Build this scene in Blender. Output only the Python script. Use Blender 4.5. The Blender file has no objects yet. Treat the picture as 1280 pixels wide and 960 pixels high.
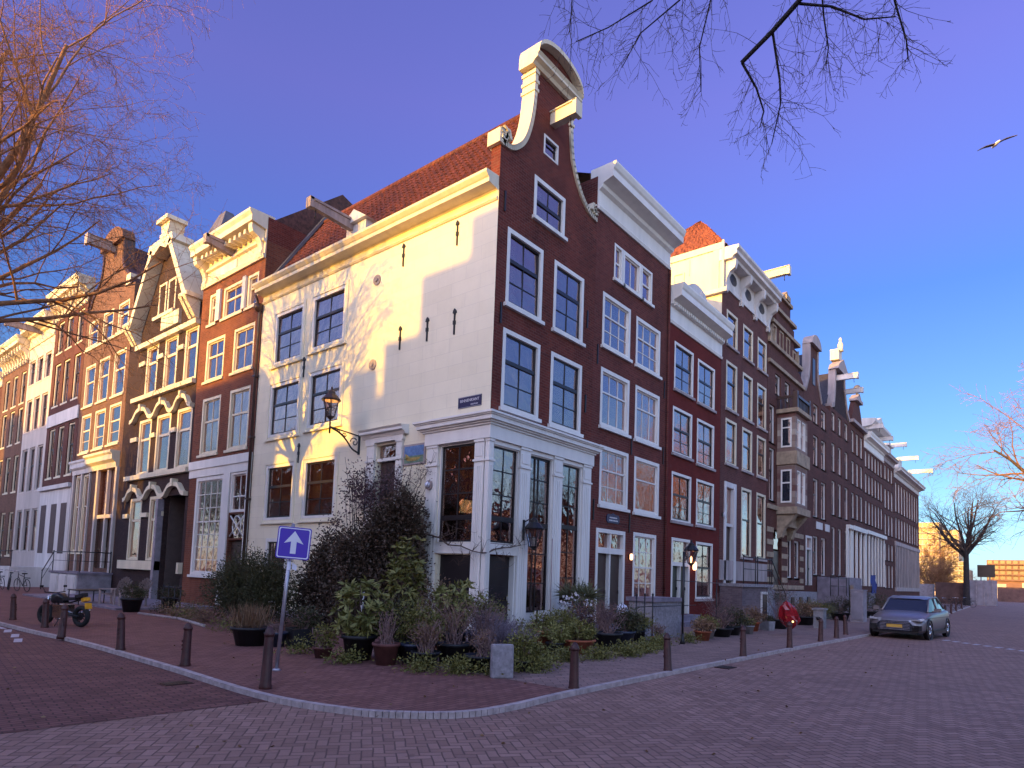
import bpy, math, random
import numpy as np
from mathutils import Vector, Matrix

# ------------------------------------------------------------------ camera, sky, sun
scene = bpy.context.scene
CAM = (-13.153, -11.765, 1.9)
_right = (0.6337893, -0.7726831, 0.0356637)
_down = (0.0794228, 0.0191447, -0.9966572)
_fwd = (0.7694174, 0.6345031, 0.0735024)
cam = bpy.data.cameras.new('camera'); cam_ob = bpy.data.objects.new('camera', cam)
scene.collection.objects.link(cam_ob)
cam.sensor_width = 36.0; cam.lens = 806.713 / 1280 * 36.0
cam.shift_y = (658.71 - 480) / 1280
cam.clip_start = 0.05; cam.clip_end = 5000
_m = Matrix(((_right[0], -_down[0], -_fwd[0], CAM[0]), (_right[1], -_down[1], -_fwd[1], CAM[1]),
             (_right[2], -_down[2], -_fwd[2], CAM[2]), (0, 0, 0, 1)))
cam_ob.matrix_world = _m
scene.camera = cam_ob

SUN_EL = math.radians(9.5); SUN_AZ = math.radians(8.0)      # azimuth turned from -X towards +Y
sun_dir = Vector((-math.cos(SUN_AZ) * math.cos(SUN_EL), math.sin(SUN_AZ) * math.cos(SUN_EL), math.sin(SUN_EL)))
sl = bpy.data.lights.new('sun', 'SUN'); sl.energy = 4.2; sl.angle = math.radians(0.5); sl.color = (1.0, 0.53, 0.03)
so = bpy.data.objects.new('sun', sl); scene.collection.objects.link(so)
so.rotation_euler = sun_dir.to_track_quat('Z', 'Y').to_euler()
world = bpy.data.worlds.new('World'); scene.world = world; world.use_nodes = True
wn = world.node_tree; wn.nodes.clear()
sky = wn.nodes.new('ShaderNodeTexSky'); sky.sky_type = 'NISHITA'; sky.sun_disc = False
sky.sun_elevation = SUN_EL
sky.sun_rotation = math.atan2(sun_dir.x, sun_dir.y)
sky.altitude = 0; sky.air_density = 1.0; sky.dust_density = 0.6; sky.ozone_density = 3.0
# elevation tint (violet overhead, pale towards the horizon) and extra brightness added behind the camera, on the sunset side, to lift the shaded walls
def wnode(t, **k):
    n = wn.nodes.new(t)
    for q, v in k.items(): setattr(n, q, v)
    return n
tc = wnode('ShaderNodeTexCoord'); sp = wnode('ShaderNodeSeparateXYZ'); wn.links.new(tc.outputs['Generated'], sp.inputs[0])
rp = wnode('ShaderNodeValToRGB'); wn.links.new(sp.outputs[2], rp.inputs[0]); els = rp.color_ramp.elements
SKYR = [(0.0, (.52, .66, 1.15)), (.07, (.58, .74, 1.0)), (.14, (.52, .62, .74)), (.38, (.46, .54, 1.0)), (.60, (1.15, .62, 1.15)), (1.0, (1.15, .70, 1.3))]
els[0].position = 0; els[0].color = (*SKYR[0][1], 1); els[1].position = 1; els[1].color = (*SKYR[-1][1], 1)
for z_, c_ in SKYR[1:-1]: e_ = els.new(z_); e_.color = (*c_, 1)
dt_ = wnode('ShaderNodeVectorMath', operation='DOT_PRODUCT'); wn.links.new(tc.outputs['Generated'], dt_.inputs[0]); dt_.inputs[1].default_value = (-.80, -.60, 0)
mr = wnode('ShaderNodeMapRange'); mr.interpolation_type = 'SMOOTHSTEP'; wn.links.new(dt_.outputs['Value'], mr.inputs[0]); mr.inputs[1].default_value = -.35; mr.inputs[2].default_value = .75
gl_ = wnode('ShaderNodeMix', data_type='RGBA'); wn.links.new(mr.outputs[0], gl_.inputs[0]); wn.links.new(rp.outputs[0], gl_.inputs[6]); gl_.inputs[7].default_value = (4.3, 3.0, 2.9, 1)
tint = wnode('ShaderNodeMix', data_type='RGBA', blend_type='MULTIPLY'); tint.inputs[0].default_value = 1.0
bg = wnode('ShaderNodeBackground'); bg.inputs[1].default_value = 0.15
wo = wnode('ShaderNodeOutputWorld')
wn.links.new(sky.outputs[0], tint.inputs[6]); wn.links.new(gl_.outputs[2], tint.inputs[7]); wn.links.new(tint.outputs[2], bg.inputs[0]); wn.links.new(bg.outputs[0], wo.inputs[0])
scene.view_settings.view_transform = 'Standard'; scene.view_settings.look = 'None'
scene.view_settings.exposure = 1.1; scene.view_settings.gamma = 1.0
scene.cycles.max_bounces = 6; scene.cycles.transparent_max_bounces = 8
scene.cycles.diffuse_bounces = 3; scene.cycles.glossy_bounces = 3
scene.cycles.use_denoising = True

RND = random.Random(7)
NR = np.random.default_rng(11)

# ------------------------------------------------------------------ materials
MATS = {}
def nodes_of(name):
    m = bpy.data.materials.new(name); m.use_nodes = True
    nt = m.node_tree; nt.nodes.clear()
    out = nt.nodes.new('ShaderNodeOutputMaterial'); p = nt.nodes.new('ShaderNodeBsdfPrincipled')
    nt.links.new(p.outputs[0], out.inputs[0])
    MATS[name] = m
    return m, nt, p, out
def N(nt, typ, **kw):
    n = nt.nodes.new(typ)
    for k, v in kw.items(): setattr(n, k, v)
    return n
def math_node(nt, op, a, b=None, c=None):
    n = N(nt, 'ShaderNodeMath', operation=op)
    for i, v in enumerate((a, b, c)):
        if v is None: continue
        if isinstance(v, (int, float)): n.inputs[i].default_value = v
        else: nt.links.new(v, n.inputs[i])
    return n.outputs[0]
def mixc(nt, fac, a, b, blend='MIX'):
    n = N(nt, 'ShaderNodeMix', data_type='RGBA', blend_type=blend)
    if isinstance(fac, (int, float)): n.inputs[0].default_value = fac
    else: nt.links.new(fac, n.inputs[0])
    for i, v in ((6, a), (7, b)):
        if isinstance(v, tuple): n.inputs[i].default_value = (*v[:3], 1)
        else: nt.links.new(v, n.inputs[i])
    return n.outputs[2]
def ramp(nt, src, lo, hi, a=0.0, b=1.0):
    n = N(nt, 'ShaderNodeMapRange'); nt.links.new(src, n.inputs[0])
    for i, v in enumerate((lo, hi, a, b)): n.inputs[i + 1].default_value = v
    return n.outputs[0]
def noise(nt, vec, scale, detail=4, rough=0.6):
    n = N(nt, 'ShaderNodeTexNoise'); nt.links.new(vec, n.inputs[0])
    n.inputs['Scale'].default_value = scale; n.inputs['Detail'].default_value = detail; n.inputs['Roughness'].default_value = rough
    return n.outputs[0]
def coords(nt): return N(nt, 'ShaderNodeTexCoord').outputs['Object']
def bump(nt, p, h, strength=0.4, dist=0.01):
    b = N(nt, 'ShaderNodeBump'); b.inputs['Strength'].default_value = strength; b.inputs['Distance'].default_value = dist
    nt.links.new(h, b.inputs['Height']); nt.links.new(b.outputs[0], p.inputs['Normal'])
def plain(name, col, rough=0.6, var=0.15, scale=4.0, bmp=0.15, metal=0.0, spec=0.4, streak=False):
    m, nt, p, out = nodes_of(name); v = coords(nt)
    if streak:
        mp = N(nt, 'ShaderNodeMapping'); mp.inputs['Scale'].default_value = (1, 1, 0.18); nt.links.new(v, mp.inputs[0]); vv = mp.outputs[0]
    else: vv = v
    n1 = noise(nt, vv, scale); n2 = noise(nt, v, scale * 9, 3)
    dark = tuple(c * (1 - var * 1.6) for c in col); light = tuple(min(1, c * (1 + var)) for c in col)
    c = mixc(nt, ramp(nt, n1, 0.3, 0.7), dark, light)
    c = mixc(nt, ramp(nt, n2, 0.35, 0.75, 0, var * 1.2), c, tuple(c0 * 0.7 for c0 in col))
    nt.links.new(c, p.inputs['Base Color']); p.inputs['Roughness'].default_value = rough; p.inputs['Metallic'].default_value = metal
    p.inputs['Specular IOR Level'].default_value = spec
    if bmp: bump(nt, p, n2, bmp, 0.01)
    return m
def brick(name, c1, c2, mortar, bw=0.24, bh=0.085, ms=0.013, stain=0.45, rough=0.85, bmp=0.6, big=1.2, streak=.35):
    m, nt, p, out = nodes_of(name); v = coords(nt)
    sep = N(nt, 'ShaderNodeSeparateXYZ'); nt.links.new(v, sep.inputs[0])
    u = math_node(nt, 'ADD', sep.outputs[0], sep.outputs[1])
    cmb = N(nt, 'ShaderNodeCombineXYZ'); nt.links.new(u, cmb.inputs[0]); nt.links.new(sep.outputs[2], cmb.inputs[1])
    b = N(nt, 'ShaderNodeTexBrick'); nt.links.new(cmb.outputs[0], b.inputs[0])
    b.inputs['Scale'].default_value = 1.0; b.inputs['Brick Width'].default_value = bw; b.inputs['Row Height'].default_value = bh
    b.inputs['Mortar Size'].default_value = ms; b.inputs['Mortar Smooth'].default_value = 0.2; b.inputs['Bias'].default_value = 0.0
    b.inputs['Color1'].default_value = (*c1, 1); b.inputs['Color2'].default_value = (*c2, 1); b.inputs['Mortar'].default_value = (*mortar, 1)
    n1 = noise(nt, v, big, 6, 0.65); n2 = noise(nt, v, 0.35, 3)
    n3 = noise(nt, v, 9, 4, .7)
    c = mixc(nt, ramp(nt, n1, 0.35, 0.75, 0, stain), b.outputs[0], tuple(x * 0.35 for x in c1))
    c = mixc(nt, ramp(nt, n2, 0.4, 0.75, 0, stain * 0.6), c, tuple(min(1, x * 1.7 + .01) for x in c2))
    c = mixc(nt, ramp(nt, n3, 0.55, 0.8, 0, stain * 0.5), c, tuple(min(1, x * 1.5 + .02) for x in c2))
    mp = N(nt, 'ShaderNodeMapping'); mp.inputs['Scale'].default_value = (1, 1, 0.12); nt.links.new(v, mp.inputs[0]); n4 = noise(nt, mp.outputs[0], 2.6, 5, .7)
    c = mixc(nt, ramp(nt, n4, 0.52, 0.80, 0, streak), c, tuple(x * .45 for x in c1))
    n5 = noise(nt, v, 3.1, 2, .5); c = mixc(nt, ramp(nt, n5, 0.60, 0.72, 0, streak * .6), c, tuple(min(1, x * .6 + .05) for x in c2))
    nt.links.new(c, p.inputs['Base Color']); p.inputs['Roughness'].default_value = rough
    p.inputs['Specular IOR Level'].default_value = 0.25
    h = math_node(nt, 'SUBTRACT', math_node(nt, 'MULTIPLY', n3, 0.5), b.outputs['Fac'])
    bump(nt, p, h, bmp, 0.008)
    return m
def glass(name, base=0.20, gain=1.9, tintc=(0.72, 0.72, 0.76)):
    m = bpy.data.materials.new(name); m.use_nodes = True; nt = m.node_tree; nt.nodes.clear(); MATS[name] = m
    out = N(nt, 'ShaderNodeOutputMaterial'); g = N(nt, 'ShaderNodeBsdfGlossy'); t = N(nt, 'ShaderNodeBsdfTransparent')
    g.inputs['Roughness'].default_value = 0.015; g.inputs['Color'].default_value = (1.0, 0.76, 0.70, 1); t.inputs[0].default_value = (*tintc, 1)
    v = coords(nt); n = noise(nt, v, 2.3, 2); b = N(nt, 'ShaderNodeBump'); b.inputs['Strength'].default_value = 0.45; b.inputs['Distance'].default_value = 0.03
    nt.links.new(n, b.inputs['Height']); nt.links.new(b.outputs[0], g.inputs['Normal'])
    lw = N(nt, 'ShaderNodeLayerWeight'); lw.inputs['Blend'].default_value = 0.35
    f = math_node(nt, 'MINIMUM', math_node(nt, 'ADD', math_node(nt, 'MULTIPLY', lw.outputs['Fresnel'], gain), base), 0.92)
    mx = N(nt, 'ShaderNodeMixShader'); nt.links.new(f, mx.inputs[0]); nt.links.new(t.outputs[0], mx.inputs[1]); nt.links.new(g.outputs[0], mx.inputs[2])
    nt.links.new(mx.outputs[0], out.inputs[0]); return m
def emit(name, col, s):
    m, nt, p, out = nodes_of(name); p.inputs['Base Color'].default_value = (*col, 1)
    p.inputs['Emission Color'].default_value = (*col, 1); p.inputs['Emission Strength'].default_value = s; return m
def leafy(name, c1, c2, rough=0.5, spec=0.3):
    m, nt, p, out = nodes_of(name); g = N(nt, 'ShaderNodeNewGeometry')
    c = mixc(nt, g.outputs['Random Per Island'], c1, c2)
    v = coords(nt); c = mixc(nt, ramp(nt, noise(nt, v, 2.2, 3), .35, .7, 0, .55), c, tuple(x * .45 for x in c1))
    nt.links.new(c, p.inputs['Base Color']); p.inputs['Roughness'].default_value = rough; p.inputs['Specular IOR Level'].default_value = spec
    return m
def pavers(name, cell, cols, joint, angle=0.0, herring=True, bmp=0.6, ms=0.07, patch=0.35):
    """block paving: true herringbone (2:1 blocks) or running bond"""
    m, nt, p, out = nodes_of(name); v = coords(nt)
    mp = N(nt, 'ShaderNodeMapping'); mp.inputs['Rotation'].default_value = (0, 0, angle); mp.inputs['Scale'].default_value = (1 / cell, 1 / cell, 1)
    nt.links.new(v, mp.inputs[0])
    wob = N(nt, 'ShaderNodeTexNoise'); wob.inputs['Scale'].default_value = 0.35; nt.links.new(mp.outputs[0], wob.inputs[0])
    wv = N(nt, 'ShaderNodeVectorMath', operation='SCALE'); nt.links.new(wob.outputs['Color'], wv.inputs[0]); wv.inputs['Scale'].default_value = 0.25
    av = N(nt, 'ShaderNodeVectorMath', operation='ADD'); nt.links.new(mp.outputs[0], av.inputs[0]); nt.links.new(wv.outputs[0], av.inputs[1])
    sep = N(nt, 'ShaderNodeSeparateXYZ'); nt.links.new(av.outputs[0], sep.inputs[0]); X, Y = sep.outputs[0], sep.outputs[1]
    M = lambda op, a, b=None: math_node(nt, op, a, b)
    if herring:
        i, j = M('FLOOR', X), M('FLOOR', Y); fx, fy = M('SUBTRACT', X, i), M('SUBTRACT', Y, j)
        k = M('FLOORED_MODULO', M('SUBTRACT', i, j), 4.0)
        is0 = M('COMPARE', k, 0.0); nt.nodes[-1].inputs[2].default_value = 0.1
        is1 = M('COMPARE', k, 1.0); nt.nodes[-1].inputs[2].default_value = 0.1
        is2 = M('COMPARE', k, 2.0); nt.nodes[-1].inputs[2].default_value = 0.1
        is3 = M('COMPARE', k, 3.0); nt.nodes[-1].inputs[2].default_value = 0.1
        dl = M('ADD', fx, M('MULTIPLY', is1, 9.0)); dr = M('ADD', M('SUBTRACT', 1.0, fx), M('MULTIPLY', is0, 9.0))
        db = M('ADD', fy, M('MULTIPLY', is2, 9.0)); dt = M('ADD', M('SUBTRACT', 1.0, fy), M('MULTIPLY', is3, 9.0))
        d = M('MINIMUM', M('MINIMUM', dl, dr), M('MINIMUM', db, dt))
        ii, jj = M('SUBTRACT', i, is1), M('SUBTRACT', j, is2)
        cell_id = N(nt, 'ShaderNodeCombineXYZ'); nt.links.new(ii, cell_id.inputs[0]); nt.links.new(jj, cell_id.inputs[1])
    else:
        j = M('FLOOR', Y); fy = M('SUBTRACT', Y, j); Xs = M('ADD', M('MULTIPLY', X, 0.5), M('MULTIPLY', j, 0.5))
        i = M('FLOOR', Xs); fx = M('MULTIPLY', M('SUBTRACT', Xs, i), 2.0)
        d = M('MINIMUM', M('MINIMUM', fx, M('SUBTRACT', 2.0, fx)), M('MINIMUM', fy, M('SUBTRACT', 1.0, fy)))
        cell_id = N(nt, 'ShaderNodeCombineXYZ'); nt.links.new(i, cell_id.inputs[0]); nt.links.new(j, cell_id.inputs[1])
    wn_ = N(nt, 'ShaderNodeTexWhiteNoise', noise_dimensions='2D'); nt.links.new(cell_id.outputs[0], wn_.inputs[0])
    gap = ramp(nt, d, ms * 0.4, ms * 1.3)
    cr = N(nt, 'ShaderNodeValToRGB'); nt.links.new(wn_.outputs[0], cr.inputs[0])
    e = cr.color_ramp.elements; e[0].color = (*cols[0], 1); e[1].color = (*cols[-1], 1)
    for q, cc in enumerate(cols[1:-1]): ne = e.new((q + 1) / (len(cols) - 1)); ne.color = (*cc, 1)
    fine = noise(nt, v, 55, 3); big = noise(nt, v, 0.45, 5, .6); big2 = noise(nt, v, 2.4, 4, .6)
    c = mixc(nt, ramp(nt, fine, .3, .8, 0, .35), cr.outputs[0], tuple(x * .45 for x in cols[0]))
    c = mixc(nt, ramp(nt, big, .42, .7, 0, patch), c, tuple(x * .55 for x in cols[0]))
    c = mixc(nt, ramp(nt, big2, .5, .8, 0, patch * .7), c, tuple(min(1, x * 1.4) for x in cols[-1]))
    sand = noise(nt, v, 1.1, 6, .75); c = mixc(nt, ramp(nt, sand, .58, .80, 0, .35), c, tuple(min(1, x * 1.15 + .03) for x in cols[-1]))
    blot = noise(nt, v, 3.7, 2, .4); c = mixc(nt, ramp(nt, blot, .68, .74, 0, .4), c, tuple(x * .4 for x in cols[0]))
    c = mixc(nt, gap, joint, c)
    nt.links.new(c, p.inputs['Base Color']); p.inputs['Roughness'].default_value = 0.78; p.inputs['Specular IOR Level'].default_value = 0.3
    h = M('ADD', M('MULTIPLY', gap, 1.0), M('ADD', M('MULTIPLY', wn_.outputs[0], 0.35), M('MULTIPLY', fine, 0.3)))
    bump(nt, p, h, bmp, 0.006)
    return m

brick('brick_corner', (0.075, 0.013, 0.009), (0.155, 0.030, 0.018), (0.14, 0.062, 0.048), stain=.55)
brick('brick_oxblood', (0.085, 0.017, 0.013), (0.15, 0.033, 0.024), (0.13, 0.062, 0.05))
brick('brick_scarlet', (0.115, 0.010, 0.006), (0.14, 0.016, 0.010), (0.10, 0.018, 0.012), stain=.3, bmp=.2)
brick('brick_plum', (0.088, 0.026, 0.022), (0.135, 0.044, 0.036), (0.12, 0.066, 0.058), stain=.35)
brick('brick_umber', (0.072, 0.022, 0.017), (0.112, 0.038, 0.028), (0.10, 0.056, 0.046), stain=.4)
brick('brick_rust', (0.115, 0.032, 0.018), (0.19, 0.058, 0.028), (0.15, 0.085, 0.06), stain=.5)
brick('brick_coffee', (0.095, 0.045, 0.032), (0.15, 0.072, 0.048), (0.16, 0.11, 0.085), stain=.4)
brick('brick_black', (0.030, 0.016, 0.017), (0.048, 0.026, 0.024), (0.03, 0.02, 0.02), stain=.3)
brick('brick_grey', (0.12, 0.085, 0.095), (0.19, 0.14, 0.15), (0.16, 0.13, 0.14), stain=.3)
brick('plaster_white', (0.76, 0.69, 0.51), (0.80, 0.73, 0.55), (0.66, 0.60, 0.46), bw=1.15, bh=0.42, ms=0.006, stain=0.10, rough=.7, bmp=.2, streak=.13)
brick('stone_banded', (0.13, 0.05, 0.045), (0.42, 0.36, 0.3), (0.2, 0.15, 0.13), bw=9, bh=0.36, ms=0.01, stain=.2)
plain('white_paint', (0.72, 0.69, 0.64), .5, .06, 2.5, .08, streak=True)
plain('cream_paint', (0.66, 0.58, 0.42), .5, .10, 2.5, .08, streak=True)
plain('old_white', (0.60, 0.57, 0.55), .6, .14, 2.0, .15, streak=True)
plain('stucco_cream', (0.50, 0.44, 0.40), .7, .12, 1.2, .2, streak=True)
plain('stone_trim', (0.36, 0.30, 0.29), .75, .2, 3, .3, streak=True)
plain('sandstone', (0.34, 0.26, 0.18), .8, .25, 3, .4)
plain('dark_sash', (0.018, 0.014, 0.016), .35, .1, 4, .05)
plain('dark_green_paint', (0.012, 0.018, 0.014), .3, .1, 4, .05)
plain('brown_paint', (0.055, 0.03, 0.025), .4, .15, 3, .1)
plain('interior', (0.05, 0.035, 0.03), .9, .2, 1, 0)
plain('lead_grey', (0.11, 0.11, 0.13), .5, .2, 2, .2)
plain('curtain_white', (0.70, 0.70, 0.76), .9, .05, 6, .1)
plain('curtain_pink', (0.36, 0.30, 0.31), .9, .1, 6, .1)
plain('blind_dark', (0.10, 0.075, 0.07), .9, .1, 6, .1)
plain('iron_black', (0.012, 0.011, 0.013), .4, .2, 6, .2)
plain('iron_brown', (0.060, 0.018, 0.016), .45, .3, 9, .3)
plain('roof_tile', (0.26, 0.075, 0.028), .75, .45, 7, .4)
plain('roof_wine', (0.13, 0.032, 0.018), .75, .55, 7, .4)
plain('roof_tile_dark', (0.085, 0.035, 0.026), .75, .45, 7, .4)
plain('roof_slate', (0.05, 0.047, 0.055), .6, .3, 5, .3)
plain('wood_old', (0.30, 0.24, 0.23), .7, .25, 5, .3, streak=True)
plain('bluestone', (0.21, 0.18, 0.22), .7, .22, 3, .3)
plain('granite_grey', (0.27, 0.25, 0.27), .8, .25, 12, .5)
plain('kerb_stone', (0.42, 0.35, 0.34), .8, .22, 7, .4)
plain('concrete', (0.28, 0.25, 0.28), .85, .2, 3, .3)
plain('bark', (0.10, 0.066, 0.05), .9, .35, 5, .6)
plain('bark_pale', (0.30, 0.15, 0.075), .9, .35, 5, .4)
plain('bark_dark', (0.03, 0.024, 0.026), .9, .3, 5, .4)
plain('twig_dry', (0.23, 0.14, 0.13), .9, .3, 6, .1)
plain('terracotta', (0.30, 0.085, 0.04), .8, .25, 5, .3)
plain('pot_black', (0.014, 0.014, 0.017), .5, .2, 6, .2)
plain('pot_blue', (0.03, 0.04, 0.07), .3, .2, 6, .1)
plain('pot_grey', (0.25, 0.24, 0.25), .8, .2, 6, .2)
plain('steel_galv', (0.42, 0.40, 0.45), .35, .12, 8, .1, metal=.7)
plain('chrome', (0.6, 0.6, 0.62), .15, .05, 5, 0, metal=1)
plain('rubber', (0.015, 0.015, 0.016), .85, .1, 20, .2)
plain('sign_blue', (0.055, 0.018, 0.42), .35, .04, 3, 0)
plain('sign_white', (0.70, 0.70, 0.80), .35, .04, 3, 0)
plain('enamel_navy', (0.022, 0.02, 0.07), .3, .1, 3, 0)
plain('letter_white', (0.62, 0.6, 0.62), .4, .02, 3, 0)
plain('soil', (0.035, 0.022, 0.016), .95, .3, 15, .6)
plain('red_gloss', (0.30, 0.008, 0.016), .18, .25, 6, .1, spec=.7)
plain('car_paint', (0.22, 0.20, 0.21), .32, .05, 2, 0, metal=.55, spec=.5)
plain('car_black', (0.012, 0.012, 0.014), .35, .1, 5, .05)
plain('car_glass', (0.02, 0.024, 0.035), .04, .05, 3, 0, spec=.9)
plain('plate_yellow', (0.55, 0.33, 0.06), .5, .05, 4, 0)
plain('headlamp', (0.55, 0.57, 0.62), .12, .1, 20, .1, metal=.4)
plain('moto_yellow', (0.65, 0.33, 0.03), .3, .2, 4, 0)
plain('seat_black', (0.015, 0.013, 0.015), .6, .1, 8, .2)
plain('wood_red', (0.13, 0.05, 0.045), .7, .25, 5, .3)
plain('tower_cream', (0.50, 0.42, 0.30), .8, .12, .3, .1)
plain('block_orange', (0.19, 0.10, 0.065), .8, .2, .2, .1)
plain('window_dark', (0.022, 0.020, 0.022), .3, .2, 1, 0)
plain('quay_brown', (0.10, 0.055, 0.05), .85, .3, 1, .2)
plain('hoarding', (0.24, 0.22, 0.26), .8, .2, 1, .1)
plain('paint_line', (0.50, 0.46, 0.50), .8, .22, 8, .2)
plain('tile_blue', (0.13, 0.22, 0.42), .25, .2, 8, .05)
plain('tile_green', (0.16, 0.24, 0.17), .25, .3, 14, .05)
plain('tile_ochre', (0.40, 0.28, 0.08), .3, .3, 14, .05)
plain('gull_white', (0.6, 0.6, 0.62), .7, .1, 8, .1)
plain('gull_grey', (0.06, 0.055, 0.07), .7, .1, 8, .1)
plain('gold_leaf', (0.55, 0.40, 0.09), .35, .15, 8, .1, metal=.6)
plain('verdigris', (0.18, 0.33, 0.24), .7, .25, 5, .2)
plain('cloth_blue', (0.03, 0.05, 0.22), .7, .2, 5, .2)
glass('glass'); glass('glass_lamp', .05, .8, (0.9, 0.88, 0.85))
emit('lamp_glow', (1.0, 0.55, 0.28), 1.4); emit('lampshade', (1.0, 0.72, 0.28), 1.1); emit('warm_bulb', (1.0, 0.5, 0.25), 2.2)
leafy('leaf_dark', (0.034, 0.040, 0.016), (0.085, 0.075, 0.030))
leafy('leaf_ivy', (0.040, 0.030, 0.018), (0.105, 0.062, 0.042))
leafy('leaf_olive', (0.10, 0.10, 0.022), (0.23, 0.21, 0.06))
leafy('leaf_bright', (0.13, 0.14, 0.035), (0.29, 0.27, 0.09))
leafy('leaf_plum', (0.075, 0.035, 0.04), (0.16, 0.10, 0.11))
leafy('leaf_dry', (0.15, 0.08, 0.045), (0.30, 0.18, 0.10))
leafy('leaf_lav', (0.13, 0.10, 0.13), (0.26, 0.21, 0.25))
leafy('leaf_spiky', (0.08, 0.09, 0.04), (0.20, 0.19, 0.10))
leafy('flower_white', (0.5, 0.48, 0.5), (0.65, 0.6, 0.6))
pavers('road_herring', 0.118, [(0.245, 0.14, 0.112), (0.315, 0.185, 0.148), (0.37, 0.222, 0.18)], (0.11, 0.064, 0.056), angle=math.radians(38), herring=True, ms=.075)
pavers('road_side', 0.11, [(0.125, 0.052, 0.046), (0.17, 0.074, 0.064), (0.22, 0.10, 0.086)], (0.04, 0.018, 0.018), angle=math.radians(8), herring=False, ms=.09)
pavers('walk_brick', 0.105, [(0.16, 0.068, 0.058), (0.21, 0.092, 0.078), (0.26, 0.12, 0.104)], (0.06, 0.028, 0.026), angle=math.radians(0), herring=False, ms=.08, bmp=.4)
pavers('walk_tiles', 0.15, [(0.22, 0.142, 0.122), (0.275, 0.178, 0.152), (0.33, 0.212, 0.184)], (0.07, 0.045, 0.045), angle=math.radians(45), herring=False, ms=.05, bmp=.35)

# ------------------------------------------------------------------ object helpers
COL = scene.collection
def thing(name, label, cat, loc=(0, 0, 0), group=None, rotz=0.0):
    o = bpy.data.objects.new(name, None); COL.objects.link(o); o.location = loc; o.rotation_euler = (0, 0, rotz)
    o.empty_display_size = 0.3
    o['label'] = label; o['category'] = cat
    if group: o['group'] = group
    return o
def tag(o, label, cat, group=None):
    o['label'] = label; o['category'] = cat
    if group: o['group'] = group
    return o
def origin_of(p):
    v = Vector((0, 0, 0))
    while p is not None: v += Vector(p.location); p = p.parent
    return v

class Frame:
    """u along the facade, w outward, z up"""
    def __init__(s, kind): s.kind = kind
    def __call__(s, u, w, z):
        if s.kind == 'R': return (u, -w, z)
        if s.kind == 'L': return (-w, u, z)
        return (u, w, z)
    flip = property(lambda s: s.kind == 'R')
FR, FL, FW = Frame('R'), Frame('L'), Frame('W')

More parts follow.
